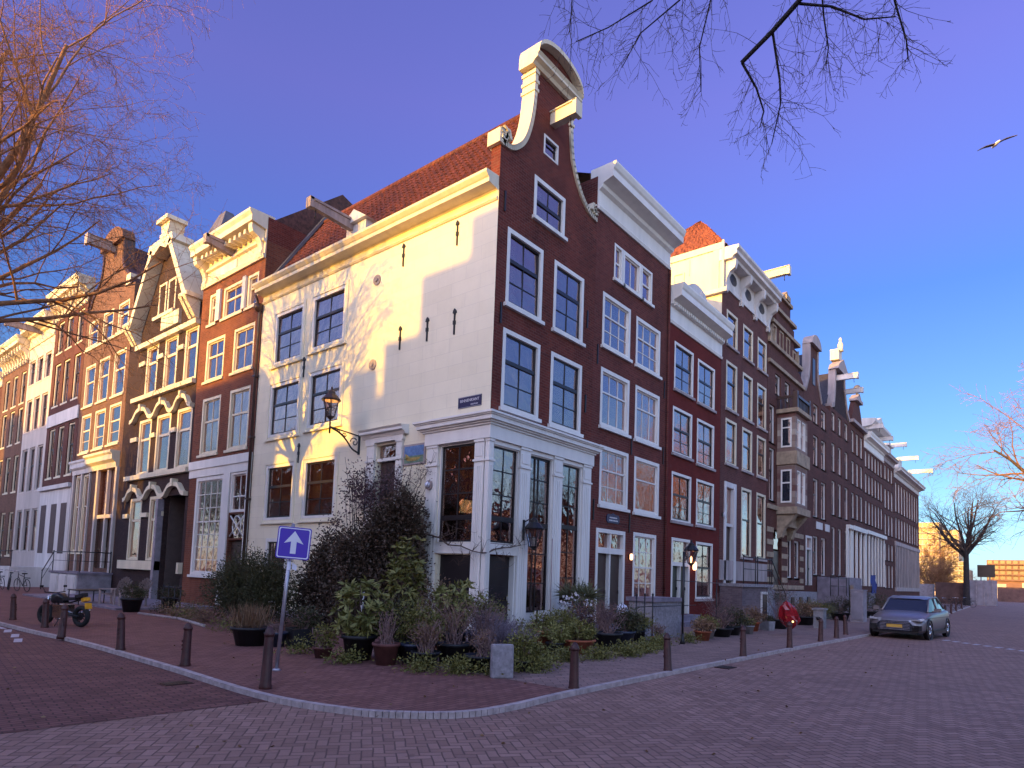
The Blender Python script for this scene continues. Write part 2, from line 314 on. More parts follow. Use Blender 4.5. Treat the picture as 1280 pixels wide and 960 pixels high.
class MB:
    def __init__(s, fr=FW): s.v = []; s.f = []; s.fr = fr; s.sm = []
    def add(s, vs, fs, smooth=False):
        n = len(s.v); s.v += [s.fr(*p) for p in vs]
        for f in fs:
            f = [n + i for i in f]
            if s.fr.flip: f.reverse()
            s.f.append(f); s.sm.append(smooth)
        return s
    def box(s, u0, u1, w0, w1, z0, z1):
        if u0 > u1: u0, u1 = u1, u0
        if w0 > w1: w0, w1 = w1, w0
        vs = [(u, w, z) for z in (z0, z1) for w in (w0, w1) for u in (u0, u1)]
        return s.add(vs, [(0, 2, 3, 1), (4, 5, 7, 6), (0, 1, 5, 4), (2, 6, 7, 3), (0, 4, 6, 2), (1, 3, 7, 5)])
    def obox(s, c, sx, sy, sz, rz=0, rx=0, ry=0):
        R = Matrix.Rotation(rz, 3, 'Z') @ Matrix.Rotation(ry, 3, 'Y') @ Matrix.Rotation(rx, 3, 'X')
        vs = [tuple(Vector(c) + R @ Vector((x * sx / 2, y * sy / 2, z * sz / 2))) for z in (-1, 1) for y in (-1, 1) for x in (-1, 1)]
        return s.add(vs, [(0, 2, 3, 1), (4, 5, 7, 6), (0, 1, 5, 4), (2, 6, 7, 3), (0, 4, 6, 2), (1, 3, 7, 5)])
    def quad(s, a, b, c, d): return s.add([a, b, c, d], [(0, 1, 2, 3)])
    def prism_uz(s, poly, w0, w1):
        """polygon of (u,z) extruded in w"""
        n = len(poly); a = sum(poly[i][0] * poly[(i + 1) % n][1] - poly[(i + 1) % n][0] * poly[i][1] for i in range(n))
        if a < 0: poly = poly[::-1]
        if w0 > w1: w0, w1 = w1, w0
        vs = [(u, w0, z) for u, z in poly] + [(u, w1, z) for u, z in poly]
        fs = [list(range(n)), list(range(2 * n - 1, n - 1, -1))] + [(i, n + i, n + (i + 1) % n, (i + 1) % n) for i in range(n)]
        return s.add(vs, fs)
    def prism_wz(s, poly, u0, u1):
        n = len(poly); a = sum(poly[i][0] * poly[(i + 1) % n][1] - poly[(i + 1) % n][0] * poly[i][1] for i in range(n))
        if a > 0: poly = poly[::-1]
        if u0 > u1: u0, u1 = u1, u0
        vs = [(u0, w, z) for w, z in poly] + [(u1, w, z) for w, z in poly]
        fs = [list(range(n)), list(range(2 * n - 1, n - 1, -1))] + [(i, n + i, n + (i + 1) % n, (i + 1) % n) for i in range(n)]
        return s.add(vs, fs)
    def tube(s, pts, rad, n=8, cap=True, smooth=True):
        pts = [Vector(p) for p in pts]; rads = rad if isinstance(rad, (list, tuple)) else [rad] * len(pts)
        rings = []; up = Vector((0.123, 0.456, 0.881)).normalized()
        for i, p in enumerate(pts):
            d = (pts[min(i + 1, len(pts) - 1)] - pts[max(i - 1, 0)]).normalized()
            if abs(d.dot(up)) > .97: up = Vector((1, 0.1, 0)).normalized()
            a = d.cross(up).normalized(); b = d.cross(a).normalized()
            rings.append([p + (a * math.cos(t) + b * math.sin(t)) * rads[i] for t in [2 * math.pi * k / n for k in range(n)]])
            up = -b if False else up
        vs = [tuple(q) for r in rings for q in r]; fs = []
        for i in range(len(pts) - 1):
            for k in range(n): fs.append((i * n + k, (i + 1) * n + k, (i + 1) * n + (k + 1) % n, i * n + (k + 1) % n))
        if cap: fs.append(tuple(range(n))); fs.append(tuple(range((len(pts)) * n - 1, (len(pts) - 1) * n - 1, -1)))
        return s.add(vs, fs, smooth)
    def lathe(s, c, prof, n=16, smooth=True, a0=0, sq=False):
        vs = []; fs = []
        for r, z in prof:
            for k in range(n):
                t = 2 * math.pi * k / n + a0; vs.append((c[0] + r * math.cos(t), c[1] + r * math.sin(t), c[2] + z))
        for i in range(len(prof) - 1):
            for k in range(n): fs.append((i * n + k, i * n + (k + 1) % n, (i + 1) * n + (k + 1) % n, (i + 1) * n + k))
        fs.append(tuple(range(n - 1, -1, -1))); fs.append(tuple(range((len(prof) - 1) * n, len(prof) * n)))
        return s.add(vs, fs, smooth)
    def build(s, name, mat, parent=None, origin=None):
        me = bpy.data.meshes.new(name)
        o0 = origin_of(parent) if parent is not None else Vector(origin or (0, 0, 0))
        if parent is None or any(abs(c) > 1e-9 for c in o0):
            vs = [(a - o0.x, b - o0.y, c - o0.z) for a, b, c in s.v]
        else: vs = s.v
        me.from_pydata(vs, [], s.f); me.polygons.foreach_set('use_smooth', s.sm)
        me.materials.append(MATS[mat]); me.update()
        o = bpy.data.objects.new(name, me); COL.objects.link(o)
        if parent is not None: o.parent = parent
        else: o.location = o0
        return o
def local_build(mb, name, mat, parent):
    """vertices already in the parent's own space"""
    me = bpy.data.meshes.new(name); me.from_pydata(mb.v, [], mb.f); me.polygons.foreach_set('use_smooth', mb.sm)
    me.materials.append(MATS[mat]); me.update(); o = bpy.data.objects.new(name, me); COL.objects.link(o); o.parent = parent; return o
def copy_tree(o, parent=None):
    c = o.copy(); COL.objects.link(c); c.parent = parent
    for ch in list(o.children): copy_tree(ch, c)
    return c
def np_mesh(name, V, F4, mat, parent, smooth=False):
    """V (n,3) world coordinates, F (m,k) faces of k corners"""
    o0 = origin_of(parent) if parent is not None else Vector((0, 0, 0))
    V = np.asarray(V, dtype=np.float32) - np.array(o0, dtype=np.float32)
    F4 = np.asarray(F4, dtype=np.int32); m, k = F4.shape
    me = bpy.data.meshes.new(name); me.vertices.add(len(V)); me.vertices.foreach_set('co', V.ravel())
    me.loops.add(m * k); me.loops.foreach_set('vertex_index', F4.ravel())
    me.polygons.add(m); me.polygons.foreach_set('loop_start', np.arange(0, m * k, k, dtype=np.int32))
    try: me.polygons.foreach_set('loop_total', np.full(m, k, dtype=np.int32))
    except Exception: pass
    me.polygons.foreach_set('use_smooth', np.full(m, smooth)); me.update(calc_edges=True)
    me.materials.append(MATS[mat]); o = bpy.data.objects.new(name, me); COL.objects.link(o)
    if parent is not None: o.parent = parent
    return o
def structure(o): o['kind'] = 'structure'; return o
# ------------------------------------------------------------------ building helpers
def grid_wall(mb, u0, u1, z0, z1, holes, w=0.0, jamb=0.22):
    us = sorted({u0, u1} | {min(max(h[0], u0), u1) for h in holes} | {min(max(h[2], u0), u1) for h in holes})
    zs = sorted({z0, z1} | {min(max(h[1], z0), z1) for h in holes} | {min(max(h[3], z0), z1) for h in holes})
    for a, b in zip(us, us[1:]):
        run = None
        for c, d in zip(zs, zs[1:]):
            mu, mz = (a + b) / 2, (c + d) / 2
            if any(h[0] < mu < h[2] and h[1] < mz < h[3] for h in holes):
                if run is not None: mb.add([(a, w, run), (b, w, run), (b, w, c), (a, w, c)], [(3, 2, 1, 0)]); run = None
            elif run is None: run = c
        if run is not None: mb.add([(a, w, run), (b, w, run), (b, w, z1), (a, w, z1)], [(3, 2, 1, 0)])
    for a, c, b, d in [h[:4] for h in holes]:
        j = w - jamb
        mb.add([(a, w, c), (b, w, c), (b, w, d), (a, w, d), (a, j, c), (b, j, c), (b, j, d), (a, j, d)],
               [(0, 1, 5, 4), (1, 2, 6, 5), (2, 3, 7, 6), (3, 0, 4, 7)])
def body(house, fr, u0, u1, z1, holes, mat, depth=11.0, name='wall', inner=True, zb=-0.3, side_mat=None, w=0.0):
    mb = MB(fr); grid_wall(mb, u0, u1, zb, z1, holes, w)
    a, b = u0 + .003, u1 - .003
    mb.add([(a, w, zb), (a, -depth, zb), (a, -depth, z1), (a, w, z1)], [(0, 1, 2, 3)])
    mb.add([(b, w, zb), (b, -depth, zb), (b, -depth, z1), (b, w, z1)], [(3, 2, 1, 0)])
    mb.add([(a, -depth, zb), (b, -depth, zb), (b, -depth, z1), (a, -depth, z1)], [(0, 1, 2, 3)])
    mb.add([(a, w - .01, z1 - .01), (b, w - .01, z1 - .01), (b, -depth, z1 - .01), (a, -depth, z1 - .01)], [(3, 2, 1, 0)])
    o = mb.build(name, mat, house)
    if inner:
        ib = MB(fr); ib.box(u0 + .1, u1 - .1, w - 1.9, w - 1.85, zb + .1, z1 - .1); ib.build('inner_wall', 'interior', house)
    return o
def curtain(fr, parent, u0, u1, z0, z1, w, mat='curtain_white', folds=9, amp=.022, name='curtain'):
    mb = MB(fr); n = max(6, int(folds * 4)); vs = []; fs = []
    for k in range(n + 1):
        t = k / n; u = u0 + (u1 - u0) * t; ww = w + amp * math.sin(t * folds * 2 * math.pi) + .4 * amp * math.sin(t * 5.3 + u0)
        vs += [(u, ww, z0), (u, ww, z1)]
    for k in range(n): fs.append((2 * k, 2 * k + 2, 2 * k + 3, 2 * k + 1))
    mb.add(vs, fs, True); return mb.build(name, mat, parent)
def lace(fr, parent, u0, u1, z0, z1, w, mode):
    if mode == 'full': curtain(fr, parent, u0, u1, z0, z1, w)
    elif mode == 'sides':
        d = (u1 - u0) * .3; curtain(fr, parent, u0, u0 + d, z0, z1, w, folds=4); curtain(fr, parent, u1 - d, u1, z0, z1, w, folds=4)
    elif mode == 'top': curtain(fr, parent, u0, u1, z0 + (z1 - z0) * .55, z1, w, folds=1, amp=.004, name='blind')
    elif mode == 'left': curtain(fr, parent, u0, u0 + (u1 - u0) * .45, z0, z1, w, folds=5)
    elif mode == 'low': curtain(fr, parent, u0, u1, z0, z0 + (z1 - z0) * .45, w)
    elif mode == 'pink': curtain(fr, parent, u0, u1, z0, z1, w, 'curtain_pink', folds=1, amp=.004, name='blind')
    elif mode == 'dark': curtain(fr, parent, u0, u1, z0, z1, w, 'blind_dark', folds=1, amp=.004, name='blind')
def window(house, fr, u0, z0, u1, z1, cas='white_paint', sash='white_paint', cols=2, top=(1,), bot=(2,), split=.6, cw=.11, sill=True,
           lacem=None, w=0.0, rec=.05, detail=True, label=None, sillmat=None, mw=.028, railw=.055):
    """top / bot = rows of panes in the upper / lower sash; split = height of the meeting rail as a share"""
    c = MB(fr); f0, f1 = w - .18, w + .012
    c.box(u0, u0 + cw, f0, f1, z0, z1); c.box(u1 - cw, u1, f0, f1, z0, z1)
    c.box(u0 + cw, u1 - cw, f0, f1 - .002, z1 - cw, z1); c.box(u0 + cw, u1 - cw, f0, f1 - .002, z0, z0 + cw * .7)
    win = c.build('window', cas, house)
    if label: win['label'] = label
    a, b, lo, hi = u0 + cw, u1 - cw, z0 + cw * .7, z1 - cw
    s = MB(fr); g0, g1 = w - .12 - rec * 0, w - .06
    sw = .05
    s.box(a, a + sw, g0, g1, lo, hi); s.box(b - sw, b, g0, g1, lo, hi)
    s.box(a + sw, b - sw, g0, g1 - .002, hi - sw, hi); s.box(a + sw, b - sw, g0, g1 - .002, lo, lo + sw * 1.3)
    mid = lo + (hi - lo) * split
    s.box(a + sw, b - sw, g0, g1 + .012, mid - railw / 2, mid + railw / 2)
    if detail:
        for k in range(1, cols):
            x = a + (b - a) * k / cols
            s.box(x - mw / 2, x + mw / 2, g0 + .01, g1 - .008, lo + sw, mid - railw / 2); s.box(x - mw / 2, x + mw / 2, g0 + .01, g1 - .008, mid + railw / 2, hi - sw)
        for k in range(1, bot[0]): z = lo + (mid - lo) * k / bot[0]; s.box(a + sw, b - sw, g0 + .012, g1 - .010, z - mw / 2, z + mw / 2)
        for k in range(1, top[0]): z = mid + (hi - mid) * k / top[0]; s.box(a + sw, b - sw, g0 + .012, g1 - .010, z - mw / 2, z + mw / 2)
    s.build('sash', sash, win)
    p = MB(fr); rp_ = random.Random(int(u0 * 131 + z0 * 977 + w * 50)); parts = ((lo + .01, mid), (mid, hi - .01)) if detail else ((lo + .01, hi - .01),)
    for za, zb in parts:
        t1, t2 = rp_.uniform(-.012, .012), rp_.uniform(-.012, .012); vs = []
        for dw in (-.096, -.088):
            for (uu, zz, k1, k2) in ((a + .01, za, -1, -1), (b - .01, za, 1, -1), (b - .01, zb, 1, 1), (a + .01, zb, -1, 1)): vs.append((uu, w + dw + t1 * k1 + t2 * k2, zz))
        p.add(vs, [(0, 1, 2, 3), (7, 6, 5, 4), (0, 4, 5, 1), (1, 5, 6, 2), (2, 6, 7, 3), (3, 7, 4, 0)])
    p.build('pane', 'glass', win)
    if sill:
        q = MB(fr); q.box(u0 - .07, u1 + .07, w - .05, w + .10, z0 - .11, z0 - .002); q.build('sill', sillmat or cas, win)
    if lacem: lace(fr, win, a + .02, b - .02, lo, hi, w - .3, lacem)
    return win
CORN = {
 'classic': lambda z0, z1, p: [(-.3, z0), (.06, z0), (.10, z0 + .10), (.06, z0 + .14), (.05, z0 + .18), (.05, z0 + (z1 - z0) * .45), (p * .25, z0 + (z1 - z0) * .5),
            (p * .30, z0 + (z1 - z0) * .58), (p * .55, z0 + (z1 - z0) * .62), (p * .85, z0 + (z1 - z0) * .66), (p * .85, z0 + (z1 - z0) * .82), (p * .92, z0 + (z1 - z0) * .86), (p, z0 + (z1 - z0) * .95), (p, z1), (-.3, z1)],
 'small': lambda z0, z1, p: [(-.05, z0), (p * .3, z0), (p * .4, z0 + (z1 - z0) * .3), (p * .8, z0 + (z1 - z0) * .45), (p * .8, z0 + (z1 - z0) * .75), (p, z0 + (z1 - z0) * .85), (p, z1), (-.05, z1)],
}
def cornice(house, fr, u0, u1, z0, z1, p, mat='white_paint', kind='classic', name='cornice'):
    mb = MB(fr); mb.prism_wz(CORN[kind](z0, z1, p), u0, u1); return mb.build(name, mat, house)
def console(mb, u, z0, z1, p, wd=.2):
    h = z1 - z0; prof = [(0, z0), (p * .22, z0), (p * .30, z0 + h * .12), (p * .22, z0 + h * .25), (p * .30, z0 + h * .45), (p * .5, z0 + h * .62), (p * .92, z0 + h * .72), (p, z0 + h * .85), (p, z1), (0, z1)]
    mb.prism_wz(prof, u - wd / 2, u + wd / 2)
def pantiles(house, fr, u0, u1, wa, za, wb, zb, mat='roof_tile', name='roof', pitch=.26, rowh=.32, amp=.035):
    """sheet of S-shaped tiles from the eaves (wa,za) to the ridge (wb,zb)"""
    L = math.hypot(wb - wa, zb - za); rows = max(2, int(L / rowh)); nx = int((u1 - u0) / pitch) * 5
    nw, nz = -(zb - za) / L, (wb - wa) / L
    if nz < 0: nw, nz = -nw, -nz
    U = np.linspace(u0, u1, nx + 1); ph = (U - u0) / pitch * 2 * math.pi; S = np.sin(ph) * amp + np.maximum(0, np.cos(ph)) * amp * .5
    V = []; 
    for r in range(rows):
        for e in (0, 1):
            t = (r + e) / rows; lift = (.035 if e == 0 else 0.0)
            W = wa + (wb - wa) * t + nw * (S + lift); Z = za + (zb - za) * t + nz * (S + lift)
            V.append(np.stack([U, W, Z], 1))
    V = np.concatenate(V); F = []
    n = nx + 1
    for r in range(rows * 2 - 1):
        a = r * n + np.arange(nx); F.append(np.stack([a, a + 1, a + 1 + n, a + n], 1))
    F = np.concatenate(F)
    X = np.array([fr(*p) for p in V.tolist()]) if len(V) < 200000 else V
    return np_mesh(name, X, F, mat, house)
def beam(house, fr, u, z, length, w0=-.2, tilt=0.0, mat='wood_old', s=.26, name='hoist_beam'):
    mb = MB(fr); h = s / 2
    vs = []
    for w, dz, k in ((w0, 0, 1), (length - .12, tilt, 1)):
        for du, dzz in ((-h, -h * 1.2), (h, -h * 1.2), (h, h * 1.2), (-h, h * 1.2)): vs.append((u + du * .8, w, z + dzz + dz))
    mb.add(vs, [(0, 4, 5, 1), (1, 5, 6, 2), (2, 6, 7, 3), (3, 7, 4, 0), (0, 1, 2, 3), (7, 6, 5, 4)])
    mb.box(u - h * 1.1, u + h * 1.1, length - .14, length, z + tilt - h * 1.5, z + tilt + h * 1.5)
    mb.box(u - h * 1.1, u + h * 1.1, w0, length - .02, z + h * 1.25 + tilt * .5, z + h * 1.45 + tilt)
    o = mb.build(name, mat, house)
    hk = MB(fr); hk.tube([(u, length - .3, z + tilt - h * 1.2), (u, length - .3, z + tilt - h * 1.2 - .22), (u + .05, length - .3, z + tilt - h * 1.2 - .3)], .02, 5); hk.build('hook', 'iron_black', o)
    return o
def interp(pts, z):
    for (a, za), (b, zb) in zip(pts, pts[1:]):
        if za <= z <= zb: return a + (b - a) * ((z - za) / (zb - za) if zb > za else 0)
    return pts[-1][0] if z > pts[-1][1] else pts[0][0]
def gable(house, fr, left, right, mat, hole=None, w0=-.35, w1=0.0, name='gable'):
    """left/right outlines as (u,z) lists from bottom to top"""
    zs = sorted({round(z, 3) for _, z in left} | {round(z, 3) for _, z in right} | ({hole[1], hole[3]} if hole else set()))
    mb = MB(fr)
    for a, b in zip(zs, zs[1:]):
        if b - a < 1e-3: continue
        la, lb, ra, rb = interp(left, a + 1e-4), interp(left, b - 1e-4), interp(right, a + 1e-4), interp(right, b - 1e-4)
        if hole and hole[1] <= (a + b) / 2 <= hole[3]:
            mb.prism_uz([(la, a), (hole[0], a), (hole[0], b), (lb, b)], w0, w1); mb.prism_uz([(hole[2], a), (ra, a), (rb, b), (hole[2], b)], w0, w1)
        else: mb.prism_uz([(la, a), (ra, a), (rb, b), (lb, b)], w0, w1)
    return mb.build(name, mat, house)
def coping(house, fr, pts, mat, th=.14, w0=-.42, w1=.07, name='coping', nubs=False):
    mb = MB(fr)
    for (a, za), (b, zb) in zip(pts, pts[1:]):
        d = Vector((b - a, zb - za)); l = d.length
        if l < 1e-4: continue
        d /= l; n = Vector((-d.y, d.x)) * th / 2; e = d * .02
        mb.prism_uz([(a - e.x - n.x, za - e.y - n.y), (b + e.x - n.x, zb + e.y - n.y), (b + e.x + n.x, zb + e.y + n.y), (a - e.x + n.x, za - e.y + n.y)], w0, w1)
    if nubs:
        acc = 0
        for (a, za), (b, zb) in zip(pts, pts[1:]):
            l = math.hypot(b - a, zb - za); t = .25 - acc
            while t < l:
                k = t / l; mb.box(a + (b - a) * k - .11, a + (b - a) * k + .11, w0 - .03, w1 + .03, za + (zb - za) * k - .05, za + (zb - za) * k + .05); t += .55
            acc = 0
    return mb.build(name, mat, house)
def smooth_curve(p, n=5):
    out = []
    for i in range(len(p) - 1):
        p0 = p[max(i - 1, 0)]; p1 = p[i]; p2 = p[i + 1]; p3 = p[min(i + 2, len(p) - 1)]
        for k in range(n):
            t = k / n; q = []
            for c in (0, 1):
                q.append(.5 * (2 * p1[c] + (p2[c] - p0[c]) * t + (2 * p0[c] - 5 * p1[c] + 4 * p2[c] - p3[c]) * t * t + (3 * p1[c] - p0[c] - 3 * p2[c] + p3[c]) * t ** 3))
            out.append(tuple(q))
    out.append(p[-1]); return out
def trims(house, fr, boxes, mat, name):
    mb = MB(fr)
    for b in boxes: mb.box(*b)
    return mb.build(name, mat, house)
def door(house, fr, u0, z0, u1, z1, mat, w=-.14, knob=True, panels=3, label=None):
    mb = MB(fr); mb.box(u0, u1, w - .06, w, z0, z1)
    pw = (u1 - u0); ph = (z1 - z0)
    for k in range(panels):
        a = z0 + ph * (k + .12) / panels; b = z0 + ph * (k + .88) / panels
        mb.box(u0 + pw * .16, u1 - pw * .16, w - .01, w + .022, a, b)
    d = mb.build('door', mat, house)
    if label: d['label'] = label
    if knob: k = MB(fr); k.box(u0 + pw * .86, u0 + pw * .92, w, w + .07, z0 + 1.0, z0 + 1.12); k.build('handle', 'chrome', d)
    return d

DK = dict(sash='dark_sash', cols=2, top=(1,), bot=(2,), split=.62, railw=.11, cw=.13)
# ------------------------------------------------------------------ corner house
H1 = thing('corner_house', 'tall corner house with dark red neck gable front and white plastered side wall', 'house', (0, 0, 0))
holesR = [(.44, 9.66, 2.16, 11.93), (2.76, 9.66, 4.46, 11.9), (.40, 6.62, 2.16, 8.93), (2.73, 6.6, 4.48, 8.92), (1.6, 12.8, 3.24, 14.12),
          (.11, 2.75, 1.27, 5.5), (.06, .15, 1.25, 2.42), (1.78, .77, 2.93, 5.5), (3.44, 1.02, 4.57, 5.5)]
mb = MB(FR); grid_wall(mb, 0, 5.15, -.3, 14.2, holesR, 0)
mb.add([(0, 0, 12.9), (0, -.35, 12.9), (0, -.35, 14.2), (0, 0, 14.2)], [(0, 1, 2, 3)])
mb.add([(5.15, 0, 0), (5.15, -12.6, 0), (5.15, -12.6, 13.2), (5.15, 0, 13.2)], [(3, 2, 1, 0)])
mb.add([(5.15, 0, 13.2), (5.15, -.35, 13.2), (5.15, -.35, 14.2), (5.15, 0, 14.2)], [(3, 2, 1, 0)])
mb.add([(0, -.35, 12.9), (5.15, -.35, 12.9), (5.15, -.35, 14.2), (0, -.35, 14.2)], [(0, 1, 2, 3)])
mb.build('front_wall', 'brick_corner', H1)
holesL = [(9.6, 9.79, 11.6, 11.86), (6.98, 9.88, 9.04, 11.91), (9.56, 6.9, 11.65, 9.0), (6.97, 6.96, 9.0, 9.02), (9.62, 3.65, 11.6, 5.8), (7.0, 3.65, 9.0, 5.8),
          (9.8, .5, 11.3, 2.95), (3.84, 2.9, 4.86, 5.91), (.48, 2.75, 1.87, 5.6), (.52, .3, 1.83, 2.41)]
mb = MB(FL); grid_wall(mb, 0, 12.66, -.3, 12.95, holesL, .012)
mb.add([(12.66, .012, 0), (12.66, -5.1, 0), (12.66, -5.1, 13), (12.66, .012, 13)], [(0, 1, 2, 3)])
mb.build('side_wall', 'plaster_white', H1)
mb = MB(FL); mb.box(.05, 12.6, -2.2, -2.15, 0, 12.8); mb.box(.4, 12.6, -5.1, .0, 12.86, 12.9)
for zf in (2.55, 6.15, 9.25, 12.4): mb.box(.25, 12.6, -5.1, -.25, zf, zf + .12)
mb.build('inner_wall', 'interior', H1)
for h, l in zip(holesR[:4], ('left', 'full', 'full', 'full')): window(H1, FR, *h, lacem=l, **DK)
window(H1, FR, *holesR[4], lacem='left', **dict(DK, bot=(1,), split=.45))
for h, l in zip(holesL[:6], ('full', 'left', 'sides', 'left', 'low', 'sides')): window(H1, FL, *h, w=.012, lacem=l, **dict(DK, railw=.09, sill=False))
window(H1, FL, *holesL[6], w=.012, **dict(DK, sill=False))
for h in holesL[:7]:    # raised plaster band round each opening of the white side
    pass
bands = []
for (a, c, b, d) in holesL[:6]: bands += [(a - .12, a, .0, .05, c - .1, d + .12), (b, b + .12, .0, .05, c - .1, d + .12), (a, b, .0, .05, d, d + .12), (a - .16, b + .16, .0, .10, c - .16, c - .1)]
trims(H1, FL, bands, 'plaster_white', 'window_surround')
# shopfront
SH = dict(cas='white_paint', sash='dark_sash', cw=.03, sill=False, mw=.035, railw=.14)
window(H1, FR, *holesR[5], **dict(SH, cols=2, top=(3,), bot=(1,), split=.25), w=.02)
window(H1, FR, *holesR[7], **dict(SH, cols=2, top=(3,), bot=(3,), split=.56), w=.02)
window(H1, FR, *holesR[8], **dict(SH, cols=2, top=(3,), bot=(3,), split=.55), w=.02)
window(H1, FL, *holesL[8], **dict(SH, cols=2, top=(3,), bot=(1,), split=.25), w=.03)
door(H1, FR, .10, .15, 1.21, 2.40, 'dark_sash', label='dark front door beside the corner pillar')
mb = MB(FL); mb.box(.52, 1.83, -.14, -.10, .3, 2.41); mb.box(.6, 1.75, -.10, -.08, .4, 1.2); mb.build('shop_panel', 'dark_sash', H1)
def pil(mb, u0, u1, z0, z1, w=.10):
    mb.box(u0, u1, -.05, w, z0, z1); mb.box(u0 - .03, u1 + .03, -.05, w + .04, z1 - .62, z1 - .56); mb.box(u0 - .02, u1 + .02, -.05, w + .03, z1 - .07, z1)
    mb.box(u0 + .05, u1 - .05, w - .01, w + .02, z1 - .48, z1 - .2); mb.box(u0 - .04, u1 + .04, -.05, w + .05, z0, z0 + .35)
    c = (u1 - u0)
    for k in (.22, .42, .62): mb.box(u0 + c * k, u0 + c * (k + .12), w - .01, w + .016, z0 + .5, z1 - .75)
mb = MB(FR); pil(mb, -.10, .085, .05, 5.62); pil(mb, 1.29, 1.76, .05, 5.62); pil(mb, 2.95, 3.42, .05, 5.62); pil(mb, 4.6, 5.08, .05, 5.62)
mb.box(.085, 1.29, -.02, .07, 2.44, 2.73); mb.box(1.76, 2.95, -.02, .08, .45, .76); mb.box(3.42, 4.6, -.02, .08, .45, 1.0)
for p in [(.085, 1.29), (1.76, 2.95), (3.42, 4.6)]: mb.box(p[0], p[1], -.02, .075, 5.5, 5.62)
mb.build('pilaster', 'white_paint', H1)
mb = MB(FL); pil(mb, .085, .44, .05, 5.62, .11); pil(mb, 1.93, 2.38, .05, 5.62); mb.box(.44, 1.93, -.02, .07, 2.44, 2.73); mb.box(.44, 1.93, -.02, .08, 5.6, 5.625); mb.build('pilaster', 'white_paint', H1)
def ell(mb, o, z0, z1, ex=5.15, ey=2.62):
    P_ = [(-o, -o), (ex + o, -o), (ex + o, .02), (.02, .02), (.02, ey + o), (-o, ey + o)]; n_ = 6
    mb.add([(x, y, z0) for x, y in P_] + [(x, y, z1) for x, y in P_], [tuple(range(n_ - 1, -1, -1)), tuple(range(n_, 2 * n_))] + [(i, (i + 1) % n_, n_ + (i + 1) % n_, n_ + i) for i in range(n_)])
mb = MB(FW); ell(mb, .155, 5.625, 6.0, 5.0, 2.3); mb.build('frieze', 'white_paint', H1)
mb = MB(FW)
for o_, z0_, z1_ in ((.20, 6.0, 6.06), (.26, 6.06, 6.11), (.33, 6.11, 6.16), (.33, 6.16, 6.23), (.37, 6.231, 6.27), (.41, 6.27, 6.33), (.30, 6.33, 6.36)): ell(mb, o_, z0_, z1_ - .0005, 5.0, 2.35)
mb.build('shop_cornice', 'white_paint', H1)
mb = MB(FR)
for u_ in (.02, 1.21, 1.73, 2.93, 3.39, 4.57): mb.box(u_, u_ + .045, -.24, .045, .15, 5.55) if u_ not in (.02, 1.21) else mb.box(u_, u_ + .05, -.24, .045, .15, 2.44)
mb.build('door_frame', 'white_paint', H1)
mb = MB(FR); mb.box(-.15, 5.1, -.02, .16, -.3, .05); mb.build('plinth', 'bluestone', H1)
mb = MB(FL); mb.box(-.15, 12.6, -.02, .06, -.3, .3); mb.build('plinth', 'bluestone', H1)
# side door with its surround
door(H1, FL, 3.90, 2.9, 4.80, 5.38, 'brown_paint', panels=2, label='narrow brown door set in the white side wall')
mb = MB(FL); mb.box(3.84, 4.86, -.16, -.02, 5.38, 5.48); mb.build('transom', 'white_paint', H1)
mb = MB(FL); mb.box(3.86, 4.84, -.12, -.11, 5.48, 5.88); mb.build('pane', 'glass', H1)
mb = MB(FL); pil(mb, 3.56, 3.82, 1.2, 5.98, .10); pil(mb, 4.9, 5.28, 1.2, 5.98, .10); mb.box(3.5, 5.34, 0, .13, 5.98, 6.14)
mb.prism_wz([(0, 6.14), (.15, 6.14), (.2, 6.22), (.3, 6.26), (.3, 6.34), (.36, 6.4), (0, 6.44)], 3.36, 5.48); mb.build('door_surround', 'white_paint', H1)
# eaves cornice of the white side
mb = MB(FL); mb.prism_wz([(-.05, 12.52), (.05, 12.52), (.09, 12.57), (.05, 12.62), (.04, 12.64), (.04, 12.8), (.12, 12.84), (.3, 12.86), (.42, 12.88), (.42, 13.0), (.46, 13.03), (.54, 13.12), (.54, 13.2), (-.05, 13.24)], .02, 12.66)
mb.build('cornice', 'cream_paint', H1)
pantiles(H1, FL, .36, 12.55, -.02, 13.22, -2.55, 17.1, 'roof_wine', 'roof', amp=.05)
mb = MB(FL); mb.add([(.36, -2.55, 17.08), (12.55, -2.55, 17.08), (12.55, -5.15, 13.15), (.36, -5.15, 13.15)], [(0, 1, 2, 3)]); mb.build('back_roof', 'roof_wine', H1)
mb = MB(FL); mb.tube([(.36, -2.55, 17.14), (12.55, -2.55, 17.14)], .12, 8); mb.build('ridge', 'roof_wine', H1)
mb = MB(FL); mb.add([(12.6, 0, 13.1), (12.6, -5.1, 13.1), (12.6, -2.55, 17.2)], [(0, 1, 2)]); mb.build('end_gable', 'brick_umber', H1)
coping(H1, FL, [], 'lead_grey') if False else None
mb = MB(FL)
for wa, za, wb, zb in ((.1, 13.1, -2.55, 17.28), (-2.55, 17.28, -5.2, 13.1)):
    mb.add([(12.5, wa, za), (12.72, wa, za), (12.72, wb, zb), (12.5, wb, zb), (12.5, wa, za + .2), (12.72, wa, za + .2), (12.72, wb, zb + .2), (12.5, wb, zb + .2)],
           [(0, 1, 2, 3), (4, 7, 6, 5), (0, 4, 5, 1), (2, 6, 7, 3), (1, 5, 6, 2), (0, 3, 7, 4)])
mb.build('barge_board', 'lead_grey', H1)
